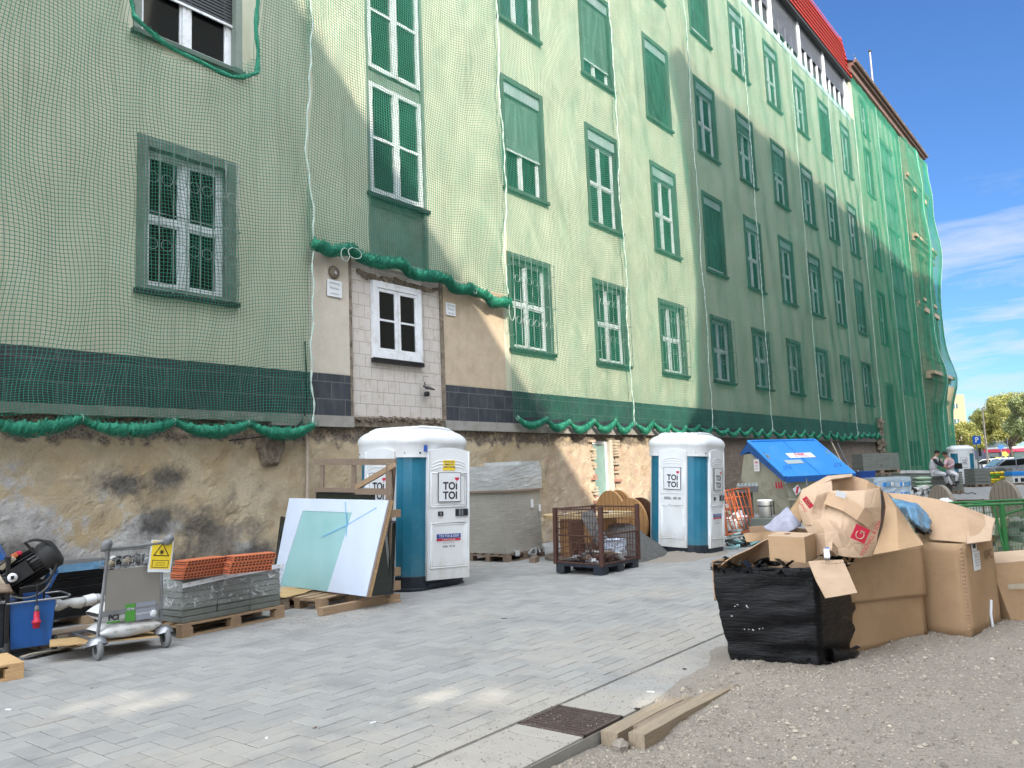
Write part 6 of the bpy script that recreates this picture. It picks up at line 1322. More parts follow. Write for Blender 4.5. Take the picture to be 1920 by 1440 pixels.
b = MB(); b.grid(cg([[(1430,990,7.5),(1455,970,7.5),(1476,953,7.6)],[(1450,996,7.35),(1475,975,7.25),(1492,965,7.4)],[(1462,1002,7.3),(1490,995,7.15),(1500,985,7.3)]], 8, .03, 3, 7), 'fabric_grey'); o = b.build('grey_cloth', solid=.01); tag(o, 'crumpled lilac grey cloth heaped left of the printed cardboard', 'cloth')
b = MB(); b.grid(cg([[(1475,965,7.9),(1490,945,7.9),(1502,925,7.9)],[(1500,985,7.7),(1505,960,7.7),(1508,935,7.7)]], 6, .01, 3, 5), 'cardboard'); o = b.build('cardboard_sheet', solid=.008); tag(o, 'brown board showing behind the left edge of the printed cardboard', 'cardboard')
b = MB(); b.box(dp(1550, 1040, 6.42), (.10, .04, .07), 'paper', rz=R(20), ry=R(20)); b.box(dp(1552, 1036, 6.40), (.012, .03, .09), 'blue_paint', rz=R(20), ry=R(35)); b.box(dp(1562, 1030, 6.5), (.14, .03, .07), 'cardboard_pale', ry=R(25)); o = b.build('crumpled_paper'); tag(o, 'scrap of white and blue paper between the small carton and the wide box', 'paper')
# tall box on the right
C0 = gp(1742, 1186); C1 = gp(1822, 1197); C2 = gp(1877, 1171)
t = thing('cardboard_box', 'tall brown box with a white shipping label, right of the wide box', 'carton', (0, 0, 0)); Hb = .83; back = C2+(C0-C1)*2.4+Vector((0, 0, 0)); C0b = C1+(C0-C1)*2.4
b = MB(); wallp(b, C0b.xy, C1.xy, .0, Hb, 'cardboard', .02, seed=11, lean=-.0); b.build('side', t, solid=.008); b = MB(); wallp(b, C1.xy, C2.xy, .02, Hb, 'cardboard', .015, seed=12, z1b=Hb+.03, lean=-.0); b.build('front', t, solid=.008)
b = MB(); wallp(b, C2.xy, back.xy, 0, Hb, 'cardboard_inner', 0, seed=13); b.build('side', t, solid=.008); b = MB(); wallp(b, back.xy, C0b.xy, 0, Hb, 'cardboard_inner', 0, seed=14); b.build('back', t, solid=.008)
cardpanel('raised_flap', t, [[(1664,924,8.6),(1700,927,8.4),(1760,937,8.2),(1810,952,8.1),(1866,973,8.0)],[(1690,950,8.3),(1720,955,8.1),(1770,962,7.9),(1815,975,7.75),(1862,992,7.7)],[(1728,1010,7.9),(1745,1012,7.6),(1780,1015,7.5),(1820,1018,7.3),(1858,1013,7.45)]], 'cardboard_inner', 5, .008, 3)
cardpanel('flap', t, [[(1812,955,8.08),(1866,973,7.98)],[(1810,985,7.70),(1860,992,7.65)],[(1813,1020,7.22),(1858,1014,7.42)]], 'cardboard_flap', 4, .004, 3)
Tf = frameM(C1.lerp(C2, .33)+Vector((0, 0, .70)), C2-C1); b = MB(); b.box((-.03, -.02, .09), (.12, .004, .09), 'paper', Tf); b.box((-.0, -.02, -.045), (.17, .004, .17), 'paper', Tf)
for i in range(9): b.box((-.07+i*.009, -.023, .09), (.004 if i % 2 else .006, .002, .04), 'ink', Tf)
for i in range(5): text(b, 'Empfänger 0341', .013, 'ink', Tf @ Matrix.Translation((0, -.024, .01-i*.024)), 0)
b.build('shipping_label', t); b = MB(); text(b, '1042', .09, 'drum_brown', frameM(C1.lerp(C2, .72)+Vector((0, 0, .68)), C2-C1) @ Matrix.Translation((0, -.022, 0)), -.005); b.build('handwriting', t)
b = MB(); P_ = [C1.lerp(C2, .62)+Vector((0,0,.0)), C1.lerp(C2, .60)+Vector((0,0,.12)), C1.lerp(C2, .66)+Vector((0,0,.24))]; b.tube([p+Vector((-.02, -.025, .03)) for p in P_], .014, 'paper', 5); b.build('strap', t)
Tt = frameM(B0.lerp(B1, .5)+nb*.075+Vector((0, 0, .2)), B1-B0)
b = MB()
for i in range(22): b.box(C1+Vector((-.012, .01, .08+i*.034)), (.012, .02, .012), 'cardboard_inner')
b.build('glued_seam', t)
# low box at the right edge
E0 = gp(1889, 1168); t = thing('cardboard_box', 'low brown box with a flat pale lid, cut off by the right edge', 'carton', (0, 0, 0)); ex = Vector((RT.x, RT.y, 0)).normalized()*.9; ey = Vector((FW.x, FW.y, 0)).normalized()*.6; o_ = E0+Vector((-.0,0,0)); b = MB()
v0 = [o_+ex*.05, o_+ex, o_+ex+ey, o_+ey*.8+ex*.0]; v1 = [o_-ex*.13+Vector((0,0,.56)), o_+ex+Vector((0,0,.60)), o_+ex+ey+Vector((0,0,.62)), o_+ey*.9+ex*.1+Vector((0,0,.60))]
b.add(v0+v1, [(0,3,2,1),(4,5,6,7),(0,1,5,4),(1,2,6,5),(2,3,7,6),(3,0,4,7)], 'cardboard'); b.build('body', t, bevel=.008); b = MB(); b.quad(*[p+Vector((0,0,.006)) for p in v1], 'cardboard_flap', .006); b.build('lid', t)
b = MB(); Te = frameM(v0[0].lerp(v1[0], .62)+ex*.06+Vector((0,0,0)), ex); b.box((.10, -.04, .0), (.16, .004, .05), 'eps_beige', Te); b.build('tape', t)
# blue bag on the tall box
b = MB(); b.grid(cg([[(1668,936,8.0),(1690,938,7.9),(1712,944,7.9),(1735,958,8.0)],[(1672,945,7.8),(1697,950,7.55),(1722,962,7.5),(1745,978,7.7)],[(1690,965,7.7),(1708,972,7.35),(1725,985,7.35),(1746,993,7.6)],[(1712,985,7.7),(1722,990,7.5),(1732,995,7.5),(1745,997,7.7)]], 9, .035, 2, 9), 'blue_bag'); o = b.build('blue_bag', solid=.006); tag(o, 'shiny blue plastic bag slumped between the two big brown boxes', 'bag')
b = MB(); b.grid(cg([[(1712,985,7.66),(1732,990,7.5),(1747,992,7.7)],[(1718,1000,7.72),(1732,1004,7.6),(1744,1000,7.75)]], 5, .02, 2, 9), 'black_paint'); o = b.build('black_bag'); tag(o, 'dark plastic bulging under the blue bag', 'bag')

# ============================================================ GREEN MESH CAGE, MAROON CAGE, DRUMS ON THE RIGHT
p = gp(1890, 1063); t = thing('green_cage', 'green steel mesh cage at the right edge behind the low brown box', 'cage', (p.x, p.y, 0), math.atan2(RT.y, RT.x)+R(3)); GH = .90
b = MB(); b.tube([(-1.5,0,GH), (1.0,0,GH)], .022, 'green_steel', 6); b.tube([(-1.5,0,.1), (1.0,0,.1)], .022, 'green_steel', 6); b.tube([(-1.5,.9,GH), (1.0,.9,GH)], .022, 'green_steel', 6); b.tube([(0,0,GH),(0,.9,GH)], .018, 'green_steel', 6); b.build('rail', t)
for x in (-1.5, 0, 1.0):
    for y in (0, .9): m = MB(); m.bx(x-.028, x+.028, y-.028, y+.028, 0, GH, 'green_steel'); m.build('post', t)
b = MB(); b.tube([(-.12,0,GH),(.0,-.0,.05)], .018, 'green_steel', 6); b.tube([(.0,0,GH-.16),(.55,0,GH-.02)], .015, 'green_steel', 6); b.build('brace', t)
b = MB()
for i in range(58): x = -1.47+i*.0425; b.tube([(x,0,.1),(x,0,GH-.13)], .0032, 'green_steel', 4, caps=False); b.tube([(x,.9,.1),(x,.9,GH)], .0032, 'green_steel', 4, caps=False)
for j in range(9): z = .12+j*.085; b.tube([(-1.5,0,z),(1,0,z)], .0032, 'green_steel', 4, caps=False); b.tube([(-1.5,.9,z),(1,.9,z)], .0032, 'green_steel', 4, caps=False)
b.build('mesh_side', t)
b = MB(); rnd = random.Random(15)
for i in range(70): b.box((rnd.uniform(-1.4, .9), rnd.uniform(.15, .75), rnd.uniform(.12, .66)), (rnd.uniform(.1, .4), .1, rnd.uniform(.06, .2)), rnd.choice(['eps_beige', 'slab_grey', 'concrete', 'cardboard', 'skip_beige']), rz=rnd.random()*3, ry=rnd.uniform(-.3, .3))
o = b.build('rubble_fill', loc=(p.x, p.y, 0), rz=math.atan2(RT.y, RT.x)+R(3)); tag(o, 'beige rubble and offcuts filling the green cage', 'rubble')
q = dp(1830, 939, 15.6); t = thing('maroon_cage', 'thin maroon mesh cage between the two grey drums', 'cage', (q.x, q.y, 0), math.atan2(RT.y, RT.x)-R(2)); b = MB(); zt = q.z
b.tube([(-.45,0,zt),(.45,0,zt-.02),(.45,.6,zt-.02),(-.45,.6,zt),(-.45,0,zt)], .014, 'rust', 5)
for x in (-.45, .45): b.tube([(x,0,0),(x,0,zt)], .016, 'rust', 5); b.tube([(x,.6,0),(x,.6,zt)], .016, 'rust', 5)
b.build('frame', t); b = MB()
for i in range(17): x = -.45+i*.9/16; b.tube([(x,0,0),(x,0,zt)], .004, 'rust', 4, caps=False)
for j in range(6): b.tube([(-.45,0,j*.13),(.45,0,j*.13)], .004, 'rust', 4, caps=False)
b.build('mesh_side', t)
b = MB(); b.grid(cg([[(1757,946,13.4),(1766,934,13.5),(1775,930,13.6)],[(1765,950,13.3),(1776,940,13.2),(1784,936,13.5)],[(1775,955,13.4),(1786,950,13.4),(1795,950,13.5)]], 7, .06, 3, 5), 'sack_white'); o = b.build('white_film'); tag(o, 'knot of white plastic film standing behind the raised cardboard flap', 'film')
def gdrum(px, py, dep, r, ang, lab):
    q = dp(px, py, dep); t = thing('cable_drum', lab, 'drum', (q.x, q.y, q.z-r), ang); T = Matrix.Translation((0, 0, r))
    b = MB(); disc(b, r, -.08, 0, 'drum_grey', T); b.build('flange', t, bevel=.006); b = MB(); b.lathe([(r*.5, 0), (r*.5, .18), (0, .18)], 'drum_grey', 20, T @ Matrix.Rotation(R(90), 4, 'Y')); b.build('core', t)
gdrum(1770, 954, 16.2, .48, R(-52), 'grey wooden drum behind the blue bag, left of the maroon cage'); gdrum(1890, 946, 16.6, .50, R(-50), 'grey wooden drum behind the green cage, right of the maroon cage')

# ============================================================ MATERIAL STACKS FARTHER BACK
def stack(px0, px1, ptop, pbot, dep, n, deep, m, lab, name='slab_stack', cat='slabs', base='pallet', rz=None, ground=True, seamw=.012, rows=3):
    a = dp(px0, pbot, dep); c = dp(px1, pbot, dep); w_ = (c-a).length; top = dp((px0+px1)/2, ptop, dep).z; z0 = 0. if ground else a.z
    ctr = (a+c)/2; t = thing(name, lab, cat, (ctr.x, ctr.y, z0), math.atan2(RT.y, RT.x) if rz is None else rz); H = top-z0; ph = .13 if base else 0
    if base: pallet(MB(), w_, deep, 'timber_grey', T=Matrix.Translation((0, deep/2, 0))).build('pallet', t)
    b = MB(); h = (H-ph)/n
    for j in range(n):
        for i in range(rows): x0 = -w_/2+i*w_/rows+random.uniform(0, .012); b.bx(x0, x0+w_/rows-.008, random.uniform(0, .02), deep, ph+j*h, ph+(j+1)*h-seamw, m)
    b.build('slabs', t); return t, w_, H
stack(1620, 1689, 849, 889, 30.5, 6, 1.0, 'slab_grey', 'high stack of grey slabs on a pallet, raised above the blue tub', ground=False, rows=2)
stack(1622, 1700, 892, 930, 30.4, 6, 1.2, 'slab_grey', 'lower slab stack carrying the high one, mostly hidden by the wrapped bottles', ground=True)
stack(1690, 1745, 886, 905, 37.5, 3, 1.0, 'slab_grey', 'long low row of grey slabs before the hanging net', ground=True, base=None)
stack(1700, 1775, 891, 922, 36.3, 4, 1.3, 'slab_grey', 'slab stack under the two sitting workers')
stack(1786, 1808, 884, 921, 36.2, 8, 1.0, 'slab_grey', 'narrow slab stack between the sitting workers and the far toilet', rows=1)
stack(1829, 1859, 878, 907, 43, 5, 1.0, 'slab_grey', 'slab stack directly right of the far toilet', rows=1)
stack(1888, 1901, 877, 902, 46, 5, 1.0, 'slab_grey', 'thin grey stack between yellow bags and blue lidded crate', rows=1)
q0 = dp(1600, 890, 30)
b = MB()
for i in range(16): p = dp(1692+i*3.4, 885.5, 37.2); b.box(p+Vector((0,0,.02)), (.3, .2, .12+.1*abs(vn(i, 1, 1))), 'sack_white', rz=i)
o = b.build('white_sacks'); tag(o, 'row of small white sacks and crumbs on the long low slab row', 'sacks')
# wrapped water bottles
q = dp(1676, 935, 24.5); t = thing('bottle_pallet', 'pallet of bottled water shrink wrapped with blue labels', 'pallet', (q.x, q.y, 0), math.atan2(RT.y, RT.x)); Ht = dp(1676, 895, 24.5).z; pallet(MB(), 1.15, .9, 'timber_grey', T=Matrix.Translation((0, .45, 0))).build('base', t)
b = MB(); lumpy(b, -.56, .56, 0, .9, .14, Ht, 'film_water', .03, 2, nz=12, n=8, seed=9); b.build('film', t); b = MB()
for j in range(int((Ht-.14)/.3)):
    for i in range(9): b.lathe([(.05, 0), (.055, .02), (.055, .10), (.05, .12)], 'lid_blue' if (i+j) % 3 else 'sack_white', 8, Matrix.Translation((-.5+i*.125, .02, .22+j*.3)))
    for i in range(4): b.box((-.42+i*.28, -.03, .27+j*.3), (.16, .01, .13), 'blue_bag' if i % 2 else 'film_water')
b.build('bottle_row', t)
q = dp(1627, 904, 26); t = thing('blue_tub', 'dark blue mortar tub standing at the left end of the slab stacks', 'tub', (q.x, q.y, q.z), math.atan2(RT.y, RT.x)); b = MB(); b.add([(-.2,0,0),(.2,0,0),(.2,.3,0),(-.2,.3,0),(-.26,-.05,.36),(.26,-.05,.36),(.26,.35,.36),(-.26,.35,.36)], [(0,3,2,1),(0,1,5,4),(1,2,6,5),(2,3,7,6),(3,0,4,7)], 'blue_ink'); b.build('body', t, solid=.02)
b = MB(); b.box((0, -.06, .35), (.54, .03, .03), 'blue_paint'); b.build('rim', t); b = MB(); b.bx(-.4, .4, 0, .5, -q.z, 0, 'slab_grey'); o = b.build('block', loc=q, rz=math.atan2(RT.y, RT.x)); tag(o, 'grey block under the dark blue tub', 'block')
for i, (px, py) in enumerate(((1729, 897), (1728, 904), (1729, 911))):
    p = dp(px, py, 31); o = sack('cement_sack', ('top mint green sack of the pile left of the grey drum', 'middle mint green sack of the pile left of the grey drum', 'bottom mint green sack of the pile left of the grey drum')[i], (p.x, p.y, p.z-.07), .62, .4, .14, 'sack_mint', math.atan2(RT.y, RT.x)+(.1, -.06, .05)[i]); o['group'] = 'mint sacks'
b = MB(); q = dp(1732, 918, 31); b.bx(-.7, .8, 0, .8, -q.z, -.02, 'slab_grey'); o = b.build('slab_pile', loc=q, rz=math.atan2(RT.y, RT.x)); tag(o, 'low grey slab pile carrying the mint sacks', 'slabs')
b = MB(); rnd = random.Random(21)
for i in range(60): p = dp(1722+rnd.gauss(0, 9), 925+rnd.gauss(0, 5), 28); b.box((p.x, p.y, p.z), (rnd.uniform(.1, .4), .2, .1), rnd.choice(['sack_white', 'sack_white', 'film_top', 'gravel_dark', 'rubber_black']), rz=rnd.random()*3, rx=rnd.uniform(-.5, .5))
q = dp(1722, 930, 28.2); b.bx(q.x-.5, q.x+.6, q.y-.2, q.y+.8, 0, q.z, 'concrete'); o = b.build('scrap_bags'); tag(o, 'heap of white bags and dark scraps right of the wrapped bottles', 'rubbish')
b = MB(); b.tube([dp(1596, 905, 33), dp(1556, 822, 37)], .035, 'pipe_pale', 5); b.tube([dp(1604, 902, 33), dp(1570, 830, 37)], .03, 'steel_grey', 5); b.tube([dp(1614, 905, 27), dp(1609, 884, 27.5)], .04, 'sack_white', 6); o = b.build('leaning_poles'); tag(o, 'pale poles leaning on the dark base wall behind the skip', 'poles')
stack(1860, 1886, 882, 904, 44, 1, .9, 'yellow_label', 'pallet of yellow bags right of the far slab stack', 'bag_pallet', 'bags', rows=1)[0]
def ybags():
    t = [o for o in COL.objects if o.name.startswith('bag_pallet')][0]; old = [c for c in t.children if c.name.startswith('slabs')][0]; bpy.data.objects.remove(old); rnd = random.Random(2); b = MB()
    for j in range(5):
        for i in range(3): T = Matrix.Translation((-.27+i*.27, .1+rnd.uniform(-.03, .03), .20+j*.125)); b.lathe([(0, -.13), (.05, -.12), (.062, 0), (.05, .12), (0, .13)], rnd.choice(['yellow_label', 'yellow_label', 'sack_green_print', 'leaf_yellow']), 8, T @ Matrix.Rotation(R(90), 4, 'Y'))
    b.bx(-.36, .36, .15, .8, .14, .72, 'yellow_label'); b.build('bags', t)
ybags()
q = dp(1911, 905, 44); t = thing('lidded_crate', 'white crate with a bright blue lid at the right edge', 'crate', (q.x, q.y, 0), math.atan2(RT.y, RT.x)); b = MB(); b.bx(-.32, .5, 0, .7, .1, .50, 'white_plastic'); b.bx(-.22, -.05, -.01, .02, .16, .36, 'dark_plastic'); b.bx(.1, .3, -.01, .02, .16, .36, 'dark_plastic'); b.build('body', t, bevel=.01); b = MB(); b.bx(-.36, .55, -.04, .74, .50, .72, 'lid_blue'); b.build('lid', t, bevel=.02); b = MB(); b.bx(-.3, .5, .05, .65, 0, .1, 'timber_grey'); b.build('base', t)
b = MB(); b.tube([dp(1795+i*3.2, 925+1.2*math.sin(i*1.3), 34) for i in range(12)], .02, 'rubber_black', 5); o = b.build('ground_hose'); tag(o, 'black hose lying on the paving before the far toilet', 'hose')

# ============================================================ THE TWO WORKERS
def body(name, J, E, root, m, sub=2):
    me = bpy.data.meshes.new(name); keys = list(J); me.from_pydata([J[k][0] for k in keys], [(keys.index(a), keys.index(c)) for a, c in E], []); me.materials.append(M[m]); o = bpy.data.objects.new(name, me); COL.objects.link(o)
    sk = o.modifiers.new('skin', 'SKIN'); sk.use_smooth_shade = True
    for i, k in enumerate(keys): v = me.skin_vertices[0].data[i]; v.radius = (J[k][1], J[k][1]*(J[k][2] if len(J[k]) > 2 else 1)); v.use_root = (k == root)
    ss = o.modifiers.new('sub', 'SUBSURF'); ss.levels = sub; ss.render_levels = sub; return o
def worker(dep, J, torso, sleeve, trousers, lab, facing, pads=True):
    """J: joints in photograph pixels plus depth offset; converted to metres at their own distance"""
    P = {k: dp(v[0], v[1], dep+v[2]) for k, v in J.items()}; root = P['pelvis'].copy()
    S_ = {k: (P[k],) for k in P}
    rad = dict(pelvis=.135, belly=.13, chest=.15, neck=.06, headb=.085, head=.105, crown=.07, shl=.075, shr=.075, ell=.05, elr=.05, wrl=.034, wrr=.034, hpl=.10, hpr=.10, knl=.075, knr=.075, anl=.045, anr=.045, tol=.045, tor=.045)
    JJ = {k: (P[k], rad[k]) for k in P}
    o = body('person', JJ, [('pelvis','belly'),('belly','chest'),('chest','neck'),('neck','headb'),('headb','head'),('head','crown'),('chest','shl'),('chest','shr'),('shl','ell'),('shr','elr'),('ell','wrl'),('elr','wrr'),('pelvis','hpl'),('pelvis','hpr'),('hpl','knl'),('hpr','knr'),('knl','anl'),('knr','anr'),('anl','tol'),('anr','tor')], 'pelvis', 'skin', 2)
    tag(o, lab, 'person')
    def cl(name, ks, es, m, k=1.14):
        c = body(name, {q: (P[q], rad[q]*k) for q in ks}, es, ks[0], m); c.parent = o; return c
    cl('vest', ['chest', 'belly', 'pelvis', 'shl', 'shr'], [('chest','belly'),('belly','pelvis'),('chest','shl'),('chest','shr')], torso, 1.32)
    cl('sleeve', ['shl', 'ell', 'wrl'], [('shl','ell'),('ell','wrl')], sleeve, 1.34); cl('sleeve', ['shr', 'elr', 'wrr'], [('shr','elr'),('elr','wrr')], sleeve, 1.34)
    cl('trousers', ['pelvis', 'hpl', 'hpr', 'knl', 'knr', 'anl', 'anr'], [('pelvis','hpl'),('pelvis','hpr'),('hpl','knl'),('hpr','knr'),('knl','anl'),('knr','anr')], trousers, 1.22)
    h = MB(); hd = P['head']; f = facing.normalized(); sd = f.cross(Vector((0,0,1))); 
    F3 = Matrix(((sd.x, f.x, 0, hd.x), (sd.y, f.y, 0, hd.y), (0, 0, 1, hd.z), (0,0,0,1)))
    pr = []
    for i in range(9): a = R(-15+i*13); pr.append((.118*math.cos(a), .125*math.sin(a)))
    h.lathe(pr+[(0, .128)], 'hair', 16, F3 @ Matrix.Translation((0, -.022, .015))); h.build('hair', o)
    fc = MB(); fc.lathe([(0, .03), (.014, .0), (.018, -.03), (0, -.035)], 'skin', 8, F3 @ Matrix.Translation((0, .105, -.01)))
    for s in (-1, 1): fc.lathe([(0, -.009), (.012, 0), (0, .009)], 'ink', 8, F3 @ Matrix.Translation((s*.035, .098, .02))); fc.lathe([(0, -.03), (.018, 0), (0, .03)], 'skin', 8, F3 @ Matrix.Translation((s*.105, 0, -.005)))
    fc.box((0, .098, -.05), (.045, .01, .009), 'red_ink', F3); fc.build('face', o)
    for s, wk, ek in ((-1, 'wrl', 'ell'), (1, 'wrr', 'elr')):
        w_ = P[wk]; d = (w_-P[ek]).normalized(); T = frameM(w_, d, Vector((0,0,1))); hb = MB(); hb.box((.045, 0, 0), (.09, .03, .075), 'skin', T)
        for i in range(4): zz = .03-i*.02; hb.tube([(.085, 0, zz), (.115, .004, zz), (.14-.005*i, .018, zz), (.15-.008*i, .034, zz-.002)], [.009, .0085, .008, .006], 'skin', 6, T=T)
        hb.tube([(.025, .0, .035), (.055, .012, .06), (.08, .02, .062)], [.011, .010, .008], 'skin', 6, T=T); hb.build('hand', o, bevel=.006)
    for a, c in (('anl', 'tol'), ('anr', 'tor')):
        d = (P[c]-P[a]); d.z = 0; d.normalize(); T = frameM(P[a]+Vector((0,0,-.03)), d); sb_ = MB(); sb_.box((.08, 0, 0), (.27, .10, .09), 'cloth_dark', T); sb_.build('shoe', o, bevel=.03)
    if pads:
        for kk in ('knl', 'knr'): pm = MB(); pm.lathe([(0, -.10), (.085, -.09), (.10, 0), (.085, .09), (0, .10)], 'cloth_grey', 12, Matrix.Translation(P[kk])); pm.build('knee_pad', o)
    return o
worker(36.0, dict(pelvis=(1751,884,.0), belly=(1748,874,.0), chest=(1751,864,.0), neck=(1755,855.5,.0), headb=(1757,852,.0), head=(1758,849,.0), crown=(1757.5,845.5,.0), shl=(1751,860,-.22), shr=(1757,860,.22), ell=(1757,869,-.32), elr=(1763,869,.25), wrl=(1769,874,-.18), wrr=(1771,873,.12),
    hpl=(1753,886,-.13), hpr=(1755,886,.12), knl=(1774,890,-.16), knr=(1770,889,.15), anl=(1785,909,-.16), anr=(1776,907,.1), tol=(1790,914,-.25), tor=(1781,911,.0)), 'cloth_white', 'cloth_dark', 'cloth_white', 'sitting worker with black hair and black sleeves under a white vest, the left one', Vector((RT.x, RT.y, 0))+Vector((-FW.x, -FW.y, 0))*.25)
worker(36.5, dict(pelvis=(1783,884,.0), belly=(1781,875,.0), chest=(1778,865,.0), neck=(1774,857,.0), headb=(1772,854,.0), head=(1771,851.5,-.02), crown=(1771,847.5,.0), shl=(1774,862,-.18), shr=(1784,861,.05), ell=(1772,871,-.35), elr=(1788,871,-.1), wrl=(1770,874,-.2), wrr=(1776,877,-.25),
    hpl=(1782,886,-.12), hpr=(1787,886,.1), knl=(1795,890,-.35), knr=(1797,891,-.1), anl=(1793,903,-.3), anr=(1790,905,-.05), tol=(1796,907,-.45), tor=(1793,908,-.2)), 'cloth_pink', 'cloth_pink', 'cloth_white', 'sitting worker with short hair and a pink top turned towards the other, the right one', Vector((-RT.x, -RT.y, 0))+Vector((-FW.x, -FW.y, 0))*.7, pads=False)
b = MB(); q = dp(1797, 874, 36.4); b.box((0, 0, 0), (.26, .16, .26), 'black_paint', rz=math.atan2(RT.y, RT.x)); b.tube([(-.08, 0, .13), (-.06, 0, .17), (.06, 0, .17), (.08, 0, .13)], .012, 'black_paint', 6); o = b.build('black_case', loc=q, bevel=.02); tag(o, 'small black case standing beside the right worker', 'case')

# ============================================================ CAR PARK, SIGNS, TREES AND FAR BUILDING
def car(px, py, dep, rz, m, lab):
    q = dp(px, py, dep); t = thing('parked_car', lab, 'car', (q.x, q.y, 0), rz, 'cars in the car park'); b = MB(); prof = [(-2.1,.35),(2.1,.35),(2.15,.62),(1.95,.80),(1.0,.92),(.95,.92),(.35,1.36),(-.9,1.44),(-1.75,1.0),(-2.1,.92)]
    b.prism(prof, -.85, .85, m); b.build('body', t, bevel=.05); g = MB(); g.prism([(.85,.95),(.33,1.31),(-.3,1.35),(-.3,.95)], -.866, .866, 'pane_black'); g.prism([(-.38,.95),(-.38,1.35),(-.88,1.38),(-1.45,1.0)], -.866, .866, 'pane_black'); g.add([(1.0,-.7,.94),(1.0,.7,.94),(.42,.62,1.34),(.42,-.62,1.34)], [(0,1,2,3)], 'pane_pale'); g.build('windows', t)
    for x in (-1.3, 1.3):
        for y in (-.82, .82): w_ = MB(); T = Matrix.Translation((x, y, .32)) @ Matrix.Rotation(R(90), 4, 'X'); w_.cyl(.32, -.1, .1, 'rubber_black', 18, T); o = w_.build('wheel', t); h = MB(); h.cyl(.19, -.105, .105, 'steel_grey', 12, T); h.build('rim', o)
    for y in (-.62, .62): l = MB(); l.box((2.12, y, .68), (.05, .3, .14), 'paper'); l.build('headlight', t)
ra = math.atan2(RT.y, RT.x)
car(1850, 868, 70, ra+R(150), 'car_white', 'white car whose windscreen shows just right of the P sign post'); car(1872, 866, 74, ra+R(195), 'car_white', 'white car in the middle of the car park, behind the silver one'); car(1905, 868, 66, ra+R(185), 'car_dark', 'dark green car at the right edge of the car park'); car(1884, 876, 55, ra+R(175), 'car_silver', 'silver car in front of the white one, above the yellow bags')
car(1838, 865, 90, ra+R(20), 'car_dark', 'dark car far off beside the far toilet'); car(1925, 866, 88, ra+R(190), 'car_white', 'white car far off at the right edge')
q = dp(1835, 870, 50); t = thing('parking_sign', 'blue parking sign with a white P on a grey post', 'sign', (q.x, q.y, 0), ra); zs = dp(1835, 825, 50).z; b = MB(); b.tube([(0, 0, 0), (0, 0, zs+.35)], .035, 'steel_grey', 8); b.build('post', t); b = MB(); b.box((0, -.05, zs), (.50, .02, .50), 'sign_blue'); b.build('plate', t); b = MB(); text(b, 'P', .32, 'paper', Matrix.Translation((0, -.065, zs)), .03); b.box((.13, -.05, zs-.75), (.16, .03, .5), 'rubber_black'); b.build('lettering', t)
q = dp(1880, 870, 64); t = thing('arrow_sign', 'small blue arrow board on a post before the shops', 'sign', (q.x, q.y, 0), ra); zs = dp(1880, 838, 64).z; b = MB(); b.tube([(0, 0, 0), (0, 0, zs)], .03, 'steel_grey', 6); b.build('post', t); b = MB(); b.prism([(-.22, -.17), (.08, -.17), (.26, 0), (.08, .17), (-.22, .17)], -.05, -.02, 'sign_blue', Matrix.Translation((0, 0, zs))); b.build('plate', t)
q = dp(1893, 870, 60); t = thing('round_sign', 'red and white sign on a thin post right of the arrow board', 'sign', (q.x, q.y, 0), ra); zs = dp(1893, 846, 60).z; b = MB(); b.tube([(0, 0, 0), (0, 0, zs+1.0)], .03, 'steel_grey', 6); b.build('post', t); b = MB(); b.cyl(.17, .02, .05, 'red_ink', 20, Matrix.Translation((0, 0, zs)) @ Matrix.Rotation(R(90), 4, 'X')); b.build('plate', t)
q = dp(1853, 870, 60); t = thing('street_lamp', 'tall pale lamp post in front of the trees', 'lamp', (q.x, q.y, 0), ra); b = MB(); b.tube([(0, 0, 0), (-.02, 0, 3), (0, 0, 5.2)], [.09, .07, .04], 'pipe_pale', 8); b.build('post', t); b = MB(); b.box((.12, 0, 5.22), (.36, .14, .07), 'pipe_pale'); b.build('lamp_head', t)
b = MB(); b.tube([(0, 0, 0), (-.15, 0, 1.6)], .06, 'rubber_black', 6); o = b.build('leaning_post', loc=gp(1864, 888)); tag(o, 'short dark post leaning left beside the silver car', 'post')
b = MB(); b.tube([(0, 0, 0), (-.1, 0, 1.4)], .03, 'paper', 6); o = b.build('white_rod', loc=gp(1862, 889)); tag(o, 'thin white rod right beside the leaning dark post', 'rod')
for i, (px, w_, h_) in enumerate(((1826, .5, 1.5), (1832, .7, 1.2))):
    q = dp(px, 880, 47+i); b = MB(); b.box((0, 0, h_/2), (w_, .15, h_), ('skip_beige', 'steel_grey')[i]); b.box((w_*.2, -.1, h_*.6), (.1, .05, h_*.7), 'paper'); o = b.build('panel_frame', loc=(q.x, q.y, 0), rz=ra+R(10)); tag(o, ('beige upright panel right behind the far toilet', 'grey upright frame beside the parking sign post')[i], 'panel')
